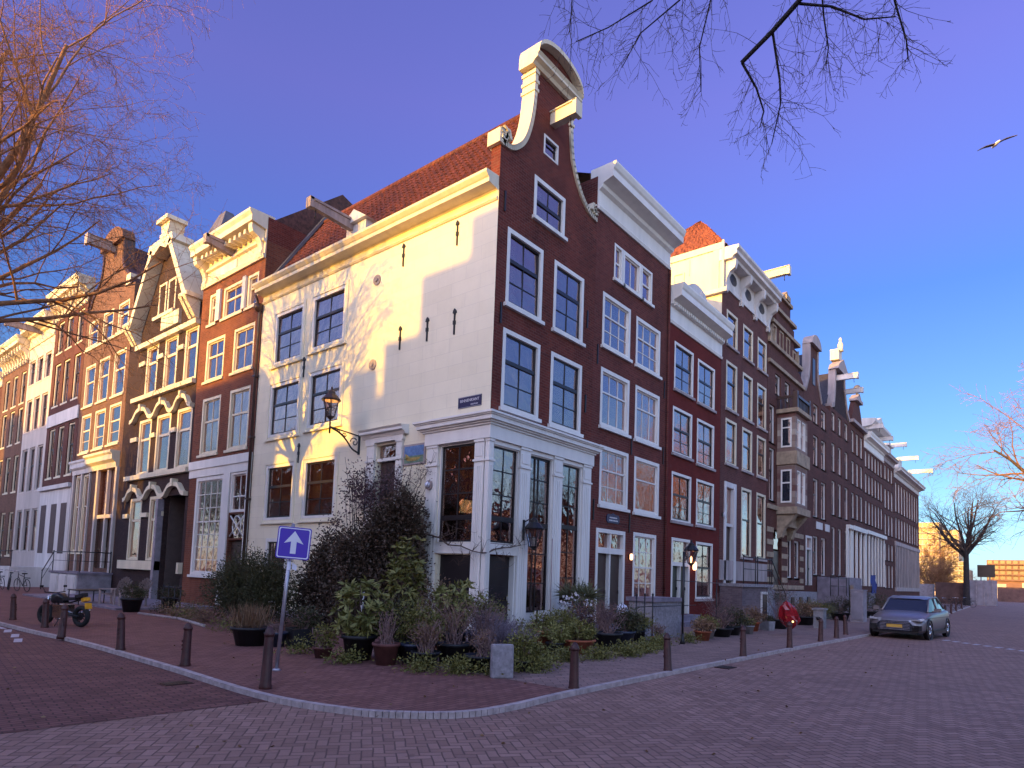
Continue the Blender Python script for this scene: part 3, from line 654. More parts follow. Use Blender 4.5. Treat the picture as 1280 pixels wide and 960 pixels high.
# hoist dormer on the eaves
mb = MB(FL); mb.box(6.15, 7.25, -1.4, -.02, 13.1, 14.05); mb.prism_uz([(6.0, 14.05), (7.4, 14.05), (6.7, 14.5)], -1.6, .12); mb.build('dormer', 'old_white', H1)
beam(H1, FL, 6.95, 13.95, 1.75, w0=-.8, tilt=.12, mat='wood_old', s=.24)
# neck gable
HC = 2.42
lf = [(.0, 14.2), (.05, 14.25), (.42, 14.3), (.75, 14.52), (1.06, 14.92), (1.30, 15.6), (1.43, 16.46), (1.46, 17.5)]
lfs = smooth_curve(lf[1:], 4); lfs = [(0.0, 14.2)] + lfs
lfs2 = []; zc = -1
for u, z in lfs:
    if z > zc + .002: lfs2.append((u, z)); zc = z
rgs = [(2 * HC - u + .05 * 0, z) for u, z in lfs2]; rgs = [(min(u * 1.0 + .28 * max(0, (15.6 - z) / 1.4), 5.15), z) for u, z in rgs]
gable(H1, FR, lfs2, rgs, 'brick_corner', hole=(2.0, 15.02, 2.77, 15.66))
coping(H1, FR, [(-.02, 14.62), (.1, 14.32)] + lfs2[1:], 'cream_paint', .15, nubs=True)
coping(H1, FR, rgs[1:], 'cream_paint', .15, nubs=True)
for uc, sg in ((.12, 1), (4.95, -1)):
    mb = MB(FR); pts = [(uc + sg * .23 * (1 - t / 9) * math.cos(t * .9), 14.52 + .23 * (1 - t / 9) * math.sin(t * .9)) for t in range(9)]
    for a, b in zip(pts, pts[1:]): mb.prism_uz([(a[0] - .05, a[1] - .05), (a[0] + .05, a[1] - .05), (b[0] + .05, b[1] + .05), (b[0] - .05, b[1] + .05)], -.4, .1)
    if sg > 0: mb.box(-.12, .16, -.42, .06, 14.2, 14.62)
    mb.build('scroll', 'cream_paint', H1)
window(H1, FR, 2.0, 15.02, 2.77, 15.66, **dict(DK, cols=1, bot=(1,), cw=.07, railw=.02, sill=False))
# segmental pediment
mb = MB(FR)
mb.prism_wz([(-.45, 17.42), (.1, 17.42), (.16, 17.5), (.28, 17.56), (.28, 17.64), (.34, 17.72), (-.45, 17.72)], HC - 1.22, HC + 1.22)
arc = [(HC + 1.22 * math.cos(math.pi * (1 - k / 16)) , 17.7 + .66 * math.sin(math.pi * k / 16)) for k in range(17)]
for a, b in zip(arc, arc[1:]): mb.prism_uz([(a[0], a[1] - .02), (b[0], b[1] - .02), (b[0] * .99 + HC * .01, b[1] + .12), (a[0] * .99 + HC * .01, a[1] + .12)], -.45, .34)
mb.build('pediment', 'cream_paint', H1)
mb = MB(FR); mb.prism_uz([(u * .98 + HC * .02, z - .01) for u, z in arc], -.3, .08); mb.build('tympanum', 'brick_corner', H1)
beam(H1, FR, 2.42, 16.3, 1.0, w0=-.3, tilt=0, mat='cream_paint', s=.32)
# wall anchors, rosettes and rain pipe
def anchor(fr, u, z0, z1, house, w=.012):
    mb = MB(fr); mb.box(u - .018, u + .018, w, w + .045, z0, z1 - .12); mb.prism_uz([(u - .07, z1 - .14), (u + .07, z1 - .14), (u + .05, z1 - .06), (u, z1), (u - .05, z1 - .06)], w, w + .05)
    mb.prism_uz([(u - .04, z0 + .30), (u + .04, z0 + .30), (u + .04, z0 + .42), (u - .04, z0 + .42)], w, w + .055); mb.build('wall_anchor', 'iron_black', house)
for u, a, b in ((4.0, 11.68, 12.45), (1.58, 11.64, 12.42), (3.97, 8.92, 9.7), (2.71, 8.94, 9.7), (1.54, 8.9, 9.69), (9.38, 8.95, 9.72), (9.39, 5.72, 6.46)): anchor(FL, u, a, b, H1)
for z in (11.58, 8.68):
    mb = MB(FL)
    pts = [(5.3 + .18 * math.cos(t * math.pi / 8), z + .18 * math.sin(t * math.pi / 8)) for t in range(16)]
    mb.prism_uz(pts, .0, .05); pts = [(5.3 + .07 * math.cos(t * math.pi / 5), z + .07 * math.sin(t * math.pi / 5)) for t in range(10)]; mb.prism_uz(pts, .05, .09)
    mb.build('rosette', 'stone_trim', H1)
for u, z in ((.25, 9.3), (4.7, 10.6), (.25, 12.6), (4.72, 7.7)): mb = MB(FR); mb.box(u - .03, u + .03, 0, .04, z - .3, z + .3); mb.build('wall_anchor', 'iron_black', H1)
mb = MB(FL); mb.tube([(12.72, .12, .1), (12.72, .12, 12.2), (12.72, .2, 12.5), (12.72, .35, 12.85)], .06, 8)
for z in (2, 4.5, 7, 9.5): mb.box(12.62, 12.82, .0, .2, z, z + .08)
mb.lathe((12.72, .2, 12.2), [(.08, 0), (.17, .12), (.17, .3)], 8)
mb.build('rain_pipe', 'brown_paint', H1)

# ------------------------------------------------------------------ second house of the right hand street
def house_row(name, label, fr, u0, u1, zt, mat, wins, depth=11, loc_u=None, cat='house', inner=True, group=None):
    h = thing(name, label, cat, fr((u0 + u1) / 2, 0, 0), group)
    holes = [w['r'] for w in wins]
    body(h, fr, u0, u1, zt, holes, mat, depth, inner=inner)
    for w in wins:
        k = dict(w); r = k.pop('r'); window(h, fr, *r, **k)
    return h
W2 = dict(cols=3, top=(1,), bot=(2,), split=.62, cw=.13)
wins = [dict(W2, r=(5.68, 10.02, 7.65, 11.95), lacem='full'), dict(W2, r=(8.1, 10.0, 10.08, 11.88), lacem='full'), dict(W2, r=(5.67, 7.17, 7.68, 9.24), lacem='full', bot=(1,)),
        dict(W2, r=(8.14, 7.16, 10.12, 9.22), lacem='full', bot=(1,)), dict(W2, r=(5.74, 4.42, 7.72, 6.5), lacem=None, top=(1,), bot=(2,)), dict(W2, r=(8.18, 4.4, 10.2, 6.5), lacem='full', cols=1, bot=(1,)),
        dict(W2, r=(8.22, 1.07, 10.05, 3.64), lacem='low', top=(2,), bot=(2,), split=.5),
        dict(W2, r=(6.38, 12.7, 6.98, 14.02), cols=1, bot=(1,), split=.5, cw=.09), dict(W2, r=(7.0, 12.7, 8.4, 14.02), cols=2, bot=(1,), top=(1,), split=.98, cw=.14, lacem='sides'), dict(W2, r=(8.42, 12.7, 9.3, 14.02), cols=1, bot=(1,), split=.5, cw=.09)]
H2 = thing('brick_house', 'dark red brick house with plain white cornice, second from the corner', 'house', (8, 0, 0))
body(H2, FR, 5.15, 10.78, 15.9, [w['r'] for w in wins] + [(5.62, .35, 7.6, 3.6)], 'brick_oxblood', 11)
for w in wins: k = dict(w); r = k.pop('r'); window(H2, FR, *r, **k)
cornice(H2, FR, 5.16, 10.78, 14.72, 16.22, .72)
mb = MB(FR); mb.add([(5.2, -.2, 16.1), (10.75, -.2, 16.1), (10.75, -3.5, 17.6), (5.2, -3.5, 17.6)], [(3, 2, 1, 0)]); mb.add([(5.2, -3.5, 17.6), (10.75, -3.5, 17.6), (10.75, -10.8, 15.6), (5.2, -10.8, 15.6)], [(3, 2, 1, 0)]); mb.build('roof', 'roof_tile_dark', H2)
trims(H2, FR, [(5.62, 5.76, -.2, .02, .35, 3.6), (7.46, 7.6, -.2, .02, .35, 3.6), (5.76, 7.46, -.2, .018, 3.46, 3.6), (5.76, 7.46, -.2, .02, 2.75, 2.95), (6.55, 6.63, -.2, .0, .35, 2.75), (6.55, 6.63, -.2, 0, 2.95, 3.46)], 'white_paint', 'door_frame')
door(H2, FR, 5.76, .35, 6.55, 2.75, 'brown_paint'); door(H2, FR, 6.63, .35, 7.46, 2.75, 'brown_paint')
mb = MB(FR); mb.box(5.76, 7.46, -.12, -.11, 2.95, 3.46); mb.build('pane', 'glass', H2)
mb = MB(FR); mb.box(5.5, 7.7, 0, .5, -.02, .16); mb.box(5.5, 7.7, 0, .25, .16, .34); mb.build('step', 'bluestone', H2)
for u, z in ((5.4, 9.6), (10.5, 9.6), (7.9, 6.85), (5.4, 4.2), (10.5, 6.9), (7.88, 3.95)): mb = MB(FR); mb.box(u - .025, u + .025, 0, .04, z - .35, z + .35); mb.build('wall_anchor', 'iron_black', H2)
mb = MB(FR); mb.tube([(10.72, .07, .1), (10.72, .07, 14.7)], .05, 6); mb.build('rain_pipe', 'brick_oxblood', H2)

# ------------------------------------------------------------------ scarlet house
W3 = dict(sash='dark_sash', cols=2, top=(1,), bot=(2,), split=.56, cw=.11, railw=.09, mw=.022, sillmat='stone_trim')
wins = [dict(W3, r=r, lacem=l) for r, l in (((11.4, 9.9, 13.3, 11.93), 'full'), ((13.78, 9.86, 15.7, 11.85), 'full'), ((11.34, 7.18, 13.25, 9.15), 'full'), ((13.78, 7.1, 15.7, 9.14), 'full'),
        ((11.34, 4.36, 13.25, 6.4), 'full'), ((13.8, 4.38, 15.75, 6.42), 'full'), ((13.85, 1.13, 15.7, 3.64), 'sides'))]
H3 = thing('scarlet_house', 'bright blood red brick house with low white cornice, third from the corner', 'house', (13.6, 0, 0))
body(H3, FR, 10.80, 16.45, 13.9, [w['r'] for w in wins] + [(11.42, .5, 13.2, 3.66)], 'brick_scarlet', 11)
for w in wins: k = dict(w); r = k.pop('r'); window(H3, FR, *r, **k)
cornice(H3, FR, 10.82, 16.44, 12.55, 14.1, .66)
mb = MB(FR)
for k in range(26): mb.box(11.0 + k * .205, 11.11 + k * .205, .04, .24, 13.28, 13.42)
mb.build('dentils', 'white_paint', H3)
mb = MB(FR)
pts = [(12.6 + .95 * math.cos(math.pi * (1 - k / 10)), 14.12 + .5 * math.sin(math.pi * k / 10)) for k in range(11)]; mb.prism_uz(pts, -.2, .5); mb.box(12.75, 13.1, .5, .6, 14.15, 14.4)
mb.build('crest', 'old_white', H3)
trims(H3, FR, [(11.42, 11.54, -.2, .02, .5, 3.66), (13.08, 13.2, -.2, .02, .5, 3.66), (11.54, 13.08, -.2, .018, 3.54, 3.66), (11.54, 13.08, -.2, .02, 2.5, 2.66), (12.28, 12.35, -.2, 0, .5, 2.5)], 'white_paint', 'door_frame')
mb = MB(FR); mb.box(11.54, 13.08, -.12, -.11, 2.66, 3.54); mb.build('pane', 'glass', H3)
door(H3, FR, 11.54, .5, 12.28, 2.5, 'dark_green_paint'); door(H3, FR, 12.35, .5, 13.08, 2.5, 'dark_green_paint')
mb = MB(FR); mb.box(11.2, 13.4, 0, .75, -.02, .25); mb.box(11.2, 13.4, 0, .45, .25, .48); mb.build('step', 'bluestone', H3)

# ------------------------------------------------------------------ plum brick house with console cornice and attic
W4 = dict(cas='cream_paint', sash='dark_sash', cols=1, top=(1,), bot=(1,), split=.6, cw=.13, railw=.08, sillmat='stone_trim')
wins = []
for u0, u1 in ((17.1, 18.55), (19.35, 20.8), (21.55, 23.0)):
    wins += [dict(W4, r=(u0, 13.55, u1, 15.3), lacem='dark'), dict(W4, r=(u0, 10.35, u1, 12.75), lacem='sides'), dict(W4, r=(u0, 7.65, u1, 9.87), lacem='top')]
wins += [dict(W4, r=(19.3, 3.2, 20.75, 6.75), lacem='top', split=.55), dict(W4, r=(21.55, 3.2, 23.0, 6.75), lacem='top', split=.55)]
H4 = thing('console_house', 'plum brick house with white bracketed cornice, cream attic and hipped orange roof', 'house', (19.8, 0, 0))
body(H4, FR, 16.48, 23.2, 16.4, [w['r'] for w in wins] + [(17.0, 1.85, 18.45, 6.75)], 'brick_plum', 12)
for w in wins: k = dict(w); r = k.pop('r'); window(H4, FR, *r, **k)
mb = MB(FR); mb.box(16.5, 23.2, -.3, .08, 16.25, 16.5); mb.box(16.5, 23.2, -.3, .04, 16.5, 17.6); mb.prism_wz([(-.3, 17.5), (.5, 17.5), (.55, 17.6), (.72, 17.68), (.72, 17.85), (.82, 17.95), (.82, 18.08), (-.3, 18.15)], 16.42, 23.25)
mb.build('cornice', 'old_white', H4)
for u in (16.75, 18.85, 20.95, 23.0): m2 = MB(FR); console(m2, u, 16.0, 17.5, .6, .26); m2.build('bracket', 'old_white', H4)
for u in (17.8, 19.9, 22.0):
    mb = MB(FR); pts = [(u + .45 * math.cos(t * math.pi / 8), 17.0 + .28 * math.sin(t * math.pi / 8)) for t in range(16)]; mb.prism_uz(pts, .03, .06); mb.build('attic_window', 'window_dark', H4)
# cream attic side wall (faces the corner house) and hipped roof
mb = MB(FL); grid_wall(mb, .0, 8, 13.0, 18.35, [(2.0, 16.75, 2.5, 17.4), (2.72, 16.7, 2.95, 17.3)], -16.46, .12); mb.build('attic_wall', 'cream_paint', H4)
mb = MB(FL); mb.box(-.02, 8, -16.46, -16.40, 18.1, 18.42); mb.box(.15, .45, -16.46, -16.41, 16.0, 18.1); mb.box(-.1, .0, -16.5, -16.38, 16.1, 18.5); mb.box(1.66, 1.7, -16.46, -16.42, 17.2, 18.0); mb.box(1.95, 2.02, -16.46, -16.4, 16.72, 17.42); mb.build('attic_trim', 'cream_paint', H4)
mb = MB(FL); mb.box(1.9, 3.1, -16.62, -16.6, 16.6, 17.6); mb.build('attic_pane', 'window_dark', H4)
mb = MB(FR); mb.box(16.5, 23.2, -8, -.1, 16.4, 18.3); mb.build('attic_block', 'cream_paint', H4)
pantiles(H4, FL, .1, 3.5, -16.42, 18.4, -19.2, 21.4, 'roof_tile', 'roof') if False else None
def tri_roof(house, A, B, C, mat, name, pitch=.26, amp=.04, rows=.3):
    """pantiled triangle or trapezoid: eaves A-B, apex C"""
    A, B, C = Vector(A), Vector(B), Vector(C); n = (B - A).cross(C - A).normalized()
    if n.z < 0: n = -n
    nx = int((B - A).length / pitch) * 4; ny = int(((A + B) / 2 - C).length / rows); V = []; F = []
    for j in range(ny + 1):
        t = j / ny; a = A.lerp(C, t); b = B.lerp(C, t)
        for i in range(nx + 1):
            s = i / nx; dist = s * (B - A).length + t * 0; V.append(tuple(a.lerp(b, s) + n * (amp * math.sin((a.lerp(b, s) - A).dot((B - A).normalized()) / pitch * 2 * math.pi) + .05 * ((j * 7 + i // 4) % 2))))
    for j in range(ny):
        for i in range(nx): q = j * (nx + 1) + i; F.append((q, q + 1, q + nx + 2, q + nx + 1))
    return np_mesh(name, V, F, mat, house)
tri_roof(H4, (16.44, -.05, 18.4), (16.44, 6.0, 18.4), (18.9, 2.2, 21.35), 'roof_tile', 'roof')
tri_roof(H4, (16.44, -.05, 18.4), (23.2, -.05, 18.4), (19.2, 2.2, 21.35), 'roof_tile', 'roof')
mb = MB(FW); mb.add([(18.9, 2.2, 21.35), (20.8, 2.2, 21.35), (23.2, 0, 18.4), (23.2, 8, 18.4), (16.44, 8, 18.4), (16.44, 6, 18.4)], [(0, 1, 2), (1, 3, 2), (0, 4, 3, 1), (0, 5, 4)]); mb.build('back_roof', 'roof_tile_dark', H4)
mb = MB(FL); mb.box(-.3, 3.2, -16.5, -16.25, 15.85, 16.05); mb.build('side_gutter', 'old_white', H4)
beam(H4, FR, 21.5, 18.55, 1.7, w0=-.5, mat='cream_paint', s=.32)
# entrance
trims(H4, FR, [(17.0, 17.2, -.2, .06, 1.85, 6.75), (18.15, 18.45, -.2, .08, 1.85, 6.75), (17.2, 18.15, -.2, .05, 6.5, 6.75), (17.2, 18.15, -.2, .0, 4.6, 4.75)], 'old_white', 'door_frame')
door(H4, FR, 17.2, 1.85, 18.15, 4.6, 'brown_paint'); mb = MB(FR); mb.box(17.2, 18.15, -.12, -.11, 4.75, 6.5); mb.build('pane', 'glass', H4)
trims(H4, FR, [(16.5, 23.18, -.02, .06, 2.0, 2.95)], 'stone_trim', 'plinth')
# ------------------------------------------------------------------ rest of the right hand row
WS = dict(cas='old_white', sash='dark_sash', cols=1, top=(1,), bot=(1,), split=.6, cw=.085, railw=.07, sillmat='stone_trim', w=-.10)
# banded stone house with a corbelled oriel
H5 = thing('oriel_house', 'ornate banded stone and brick house with a two storey oriel and a stepped gable', 'house', (26.7, 0, 0))
w5 = [dict(WS, r=(23.6, 6.6, 24.6, 9.6)), dict(WS, r=(23.6, 9.9, 24.6, 12.1)), dict(WS, r=(28.1, 6.5, 29.6, 8.9)), dict(WS, r=(28.1, 9.8, 29.6, 12.0)),
      dict(WS, r=(24.6, 12.9, 25.6, 14.1)), dict(WS, r=(26.4, 12.9, 27.4, 14.1)), dict(WS, r=(28.1, 12.7, 29.4, 14.0)), dict(WS, r=(27.0, 2.3, 28.0, 4.6)), dict(WS, r=(28.4, 2.3, 29.5, 4.6))]
body(H5, FR, 23.25, 30.28, 14.5, [w['r'] for w in w5] + [(24.4, 1.3, 25.9, 5.0)], 'brick_umber', 12)
for w in w5: k = dict(w); r = k.pop('r'); window(H5, FR, *r, **k)
door(H5, FR, 24.5, 1.3, 25.8, 3.8, 'brown_paint'); mb = MB(FR); mb.box(24.5, 25.8, -.12, -.11, 3.9, 4.9); mb.build('pane', 'glass', H5)
mb = MB(FR)
for z in (2.0, 2.7, 3.4, 4.1, 4.8):
    for a_, b_ in ((23.26, 24.38), (25.92, 26.95), (29.55, 30.27)) if z < 4.5 else ((23.26, 24.38), (25.92, 30.27)): mb.box(a_, b_, -.02, .03, z, z + .28)
mb.box(23.26, 30.27, -.02, .10, 6.1, 6.35); mb.box(23.26, 30.27, -.02, .06, 1.6, 1.85)
mb.build('stone_bands', 'sandstone', H5)
left = [(23.3, 14.5), (23.3, 15.6), (23.9, 15.61), (23.9, 16.9), (24.7, 16.91), (24.7, 17.9), (25.4, 17.91), (25.4, 18.9)]
right = [(30.2, 14.5), (30.2, 14.9), (29.4, 15.3), (29.0, 15.31), (29.0, 16.6), (28.2, 16.61), (28.2, 17.7), (27.4, 17.71), (27.4, 18.9)]
gable(H5, FR, left, right, 'brick_umber')
mb = MB(FR)
for z, a, b in ((14.4, 23.26, 30.2), (15.55, 23.2, 29.7), (16.9, 23.8, 29.1), (17.85, 24.6, 28.3), (18.85, 25.3, 27.5)): mb.box(a, b, -.38, .14, z, z + .2)
for u in (23.5, 24.2, 28.8): mb.prism_uz([(u - .15, 15.7), (u + .15, 15.7), (u + .08, 16.2), (u, 16.6), (u - .08, 16.2)], -.2, .12)
mb.box(26.0, 26.8, -.3, .2, 19.0, 19.3); mb.prism_uz([(25.6, 19.05), (27.2, 19.05), (26.4, 19.6)], -.3, .1)
mb.build('gable_trim', 'sandstone', H5)
for u in (24.3, 25.6, 26.9, 28.2):
    window(H5, FR, u - .35, 15.65, u + .35, 16.85 if u < 28 else 16.4, w=.03, cas='sandstone', sash='dark_sash', cols=1, top=(1,), bot=(1,), cw=.1, sill=False)
mb = MB(FR); mb.box(23.6, 24.5, -2.4, -1.4, 16, 20.3); mb.box(23.5, 24.6, -2.5, -1.3, 20.0, 20.25); mb.build('chimney', 'brick_rust', H5)
mb = MB(FR); mb.box(25.3, 25.9, -2.2, -1.4, 16, 19.9); mb.build('chimney', 'brick_rust', H5)
mb = MB(FR); mb.add([(23.4, -.3, 14.6), (26.6, -.3, 18.7), (26.6, -11, 18.7), (23.4, -11, 14.6), (30.1, -.3, 14.6), (30.1, -11, 14.6)], [(0, 1, 2, 3), (1, 4, 5, 2)]); mb.build('roof', 'roof_slate', H5)
# oriel: two storeys and a balcony
mb = MB(FR)
def oriel(z0, z1):
    zs0, zs1 = z0 + .25, z1 - .3
    for u0, u1 in ((25.0, 25.35), (27.05, 27.4)): mb.box(u0, u1, 0, 1.0, z0, z1)
    mb.box(25.35, 27.05, .7, 1.0, z0, zs0); mb.box(25.35, 27.05, .7, 1.0, zs1, z1); mb.box(26.1, 26.3, .75, 1.0, zs0, zs1)
oriel(6.3, 8.75); oriel(9.5, 11.75)
mb.build('oriel_wall', 'stone_banded', H5)
mb = MB(FR)
for z0, z1, e in ((5.9, 6.3, .15), (8.75, 9.5, .12), (11.75, 11.98, .2)): mb.box(25.0 - e, 27.4 + e, 0, 1.0 + e, z0, z1)
mb.prism_wz([(0, 4.5), (.25, 4.6), (.4, 5.1), (.85, 5.6), (1.05, 5.9), (0, 5.9)], 25.0, 25.5); mb.prism_wz([(0, 4.5), (.25, 4.6), (.4, 5.1), (.85, 5.6), (1.05, 5.9), (0, 5.9)], 26.9, 27.4)
mb.box(25.5, 26.9, 0, .55, 5.2, 5.9)
mb.build('oriel_corbel', 'sandstone', H5)
mb = MB(FR)
for u in np.arange(25.1, 27.4, .28): mb.lathe(FR(float(u), 1.05, 12.0)[0:2] + (12.0,), [(.05, 0), (.09, .2), (.05, .45), (.06, .6)], 6) if False else mb.box(float(u) - .05, float(u) + .05, .98, 1.08, 12.0, 12.6)
mb.box(24.9, 27.5, .95, 1.15, 12.6, 12.75); mb.box(24.85, 25.05, .9, 1.15, 12.0, 12.95); mb.box(27.35, 27.55, .9, 1.15, 12.0, 12.95)
for w in np.arange(.1, .95, .25): mb.box(24.92, 25.02, float(w), float(w) + .09, 12.0, 12.6)
mb.box(24.9, 25.04, .0, .95, 12.6, 12.75); mb.build('balustrade', 'brown_paint', H5)
for z0, z1 in ((6.55, 8.45), (9.75, 11.45)):
    for u0, u1 in ((25.35, 26.1), (26.3, 27.05)): window(H5, FR, u0, z0, u1, z1, w=.97, cas='white_paint', sash='white_paint', cols=1, top=(1,), bot=(1,), split=.6, cw=.08, sill=False)
    fs = Frame('L'); o = MB(FW); x = 24.995
    o.box(x - .05, x, -.80, -.22, z0, z0 + .09); o.box(x - .05, x, -.80, -.22, z1 - .09, z1); o.box(x - .05, x, -.80, -.72, z0 + .09, z1 - .09); o.box(x - .05, x, -.30, -.22, z0 + .09, z1 - .09); o.box(x - .045, x, -.72, -.30, z0 + 1.1, z0 + 1.18)
    wd = o.build('window', 'white_paint', H5); o = MB(FW); o.box(x - .02, x - .004, -.72, -.30, z0 + .09, z1 - .09); o.build('pane', 'car_glass', wd)

def simple_house(name, label, fr, u0, u1, zt, mat, cols, rows, cornice_=None, wstyle=None, group=None, ground=None, laces=('sides', 'top', 'dark', None, 'pink'), seed=1, depth=11, door_at=None):
    r = random.Random(seed); wins = []
    for z0, z1 in rows:
        for a, b in cols: wins.append(dict(wstyle or WS, r=(a, z0, b, z1), lacem=r.choice(laces)))
    h = thing(name, label, 'house', fr((u0 + u1) / 2, 0, 0), group)
    holes = [w['r'] for w in wins]
    if door_at: holes.append(door_at)
    body(h, fr, u0 + .01, u1 - .01, zt, holes, mat, depth)
    for w in wins: k = dict(w); q = k.pop('r'); window(h, fr, *q, **k)
    if cornice_: cornice(h, fr, u0 + .02, u1 - .02, *cornice_[:3], mat=cornice_[3] if len(cornice_) > 3 else 'white_paint')
    if door_at:
        a, c, b, d = door_at; trims(h, fr, [(a, a + .14, -.2, .04, c, d), (b - .14, b, -.2, .04, c, d), (a + .14, b - .14, -.2, .035, d - .14, d), (a + .14, b - .14, -.2, 0, c + 2.3, c + 2.42)], 'old_white', 'door_frame')
        door(h, fr, a + .14, c, b - .14, c + 2.3, 'dark_green_paint')
        p = MB(fr); p.box(a + .14, b - .14, -.12, -.11, c + 2.42, d - .14); p.build('pane', 'glass', h)
    return h
C3 = lambda a, b, n, w: [((a + (b - a) * (k + .5) / n) - w / 2, (a + (b - a) * (k + .5) / n) + w / 2) for k in range(n)]
H6 = simple_house('necked_house', 'narrow brown house with a rounded neck gable and hatches beyond the oriel house', FR, 30.3, 37.0, 14.6, 'brick_umber', [(32.6, 33.9), (34.6, 35.9)], [(12.9, 14.2), (10.0, 12.05), (6.5, 9.1), (2.6, 5.2)], wstyle=WS, door_at=(30.8, 1.9, 32.2, 5.1), seed=3)
trims(H6, FR, [(33.3, 34.8, 0, .05, 5.72, 6.2), (35.6, 36.7, 0, .05, 5.72, 6.22)], 'old_white', 'plaque')
lg = smooth_curve([(30.6, 14.6), (30.9, 15.0), (31.4, 15.8), (31.6, 16.8), (31.6, 18.0)], 4); rg = [(65.2 - u, z) for u, z in lg]
gable(H6, FR, lg, [(u, z) for u, z in rg], 'brick_umber'); coping(H6, FR, lg, 'stone_trim', .2); coping(H6, FR, rg, 'stone_trim', .2)
mb = MB(FR); pts = [(32.6 + 1.15 * math.cos(math.pi * (1 - k / 12)), 18.0 + .75 * math.sin(math.pi * k / 12)) for k in range(13)]; mb.prism_uz(pts, -.4, .25); mb.build('pediment', 'stone_trim', H6)
mb = MB(FR); mb.box(32.3, 32.9, -.02, .04, 15.4, 17.2); mb.build('hatch', 'window_dark', H6)
mb = MB(FR); mb.add([(30.6, -.35, 14.6), (33.6, -.35, 18), (33.6, -11, 18), (30.6, -11, 14.6), (36.8, -.35, 14.6), (36.8, -11, 14.6)], [(0, 1, 2, 3), (1, 4, 5, 2)]); mb.build('roof', 'roof_slate', H6)
H7 = simple_house('statue_gable_house', 'brown house with a tall white trimmed gable topped by a small sunlit statue', FR, 37.0, 43.3, 15.0, 'brick_umber', [(37.5, 38.6), (39.4, 40.5), (41.5, 42.7)], [(13.35, 14.7), (10.3, 12.4), (7.1, 9.6), (2.7, 6.2)], wstyle=WS, seed=5)
lg = [(38.3, 15.0), (38.3, 16.2), (38.5, 16.6), (38.5, 18.2)]; rg = [(42.4, 15.0), (42.0, 16.0), (41.2, 17.2), (41.2, 18.2)]
gable(H7, FR, lg, rg, 'brick_black'); coping(H7, FR, [(37.3, 15.1), (38.0, 15.3), (38.3, 16.4), (38.5, 18.2)], 'stone_trim', .32); coping(H7, FR, [(43.0, 15.1), (42.3, 15.6), (41.5, 17.0), (41.3, 18.2)], 'stone_trim', .32)
mb = MB(FR); mb.prism_uz([(38.2, 18.1), (41.6, 18.1), (41.3, 18.5), (39.9, 19.2), (38.5, 18.5)], -.4, .3); mb.build('pediment', 'stone_trim', H7)
mb = MB(FR); mb.box(39.2, 40.2, -.5, .1, 19.1, 19.9); mb.lathe(FR(39.7, -.1, 19.8), [(.24, 0), (.18, .2), (.22, .5), (.14, .7), (.08, .8), (.12, .92), (.08, 1.05), (.02, 1.1)], 8); mb.build('statue', 'cream_paint', H7)
beam(H7, FR, 38.9, 17.5, 1.5, mat='old_white', s=.30); beam(H7, FR, 41.6, 17.1, 1.3, mat='old_white', s=.28)
mb = MB(FR); mb.add([(37.1, -.35, 15), (39.9, -.35, 18.3), (39.9, -11, 18.3), (37.1, -11, 15), (43.2, -.35, 15), (43.2, -11, 15)], [(0, 1, 2, 3), (1, 4, 5, 2)]); mb.build('roof', 'roof_slate', H7)
H8 = simple_house('finial_house', 'slim brown house whose curved gable ends in a grey ball finial', FR, 43.3, 48.5, 15.2, 'brick_umber', [(43.8, 44.9), (45.4, 46.5), (47.0, 48.1)], [(12.8, 14.6), (10.2, 12.1), (7.4, 9.5), (2.4, 6.2)], wstyle=WS, seed=6)
gable(H8, FR, smooth_curve([(43.6, 15.2), (44.0, 15.6), (44.6, 16.6), (45.2, 17.3)], 3), smooth_curve([(48.3, 15.2), (47.9, 15.6), (47.3, 16.6), (46.7, 17.3)], 3), 'brick_umber')
mb = MB(FR); mb.box(43.3, 48.5, -.3, .3, 15.1, 15.35); mb.box(44.9, 47.0, -.4, .25, 17.25, 17.5); mb.prism_uz([(45.1, 17.5), (46.8, 17.5), (45.95, 18.0)], -.4, .2); mb.build('gable_trim', 'stone_trim', H8)
mb = MB(FW); mb.lathe((45.95, -.0, 17.9), [(.12, 0), (.08, .25), (.28, .4), (.32, .6), (.2, .82), (.02, .9)], 10); mb.build('finial', 'lead_grey', H8)
mb = MB(FR); mb.prism_uz([(41.6, 15.2), (43.3, 15.2), (43.3, 15.4), (42.9, 16.3), (42.3, 17.0), (42.0, 16.2)], -1.4, -.9); mb.build('green_cresting', 'verdigris', H7)
H9 = simple_house('double_cornice_house', 'broad brown house with raised white cornices and two hoist beams', FR, 48.5, 57.3, 15.2, 'brick_umber', C3(48.7, 57.1, 6, .95), [(12.4, 13.8), (10.1, 11.8), (7.4, 9.4)], cornice_=(13.95, 15.3, .6), wstyle=WS, seed=8)
mb = MB(FR); mb.box(49.5, 56.4, -1.5, -.1, 15.2, 16.0); mb.prism_wz([(-.3, 15.9), (.5, 16.05), (.8, 16.35), (.8, 16.6), (-.3, 16.7)], 49.2, 56.7); mb.prism_uz([(50.8, 16.6), (55, 16.6), (52.9, 17.4)], -.6, .6); mb.build('upper_cornice', 'old_white', H9)
beam(H9, FR, 49.6, 15.9, 1.3, s=.28, mat='old_white'); beam(H9, FR, 54.4, 15.7, 1.3, s=.28, mat='old_white')
trims(H9, FR, [(41.9 + 0, 57.2, .01, .3, 6.5, 6.75)] if False else [(48.6, 57.2, .0, .3, 6.5, 6.8)] + [(u, u + .25, 0, .12, 2.0, 6.5) for u in np.arange(48.7, 57.0, 1.35).tolist()], 'white_paint', 'shopfront')
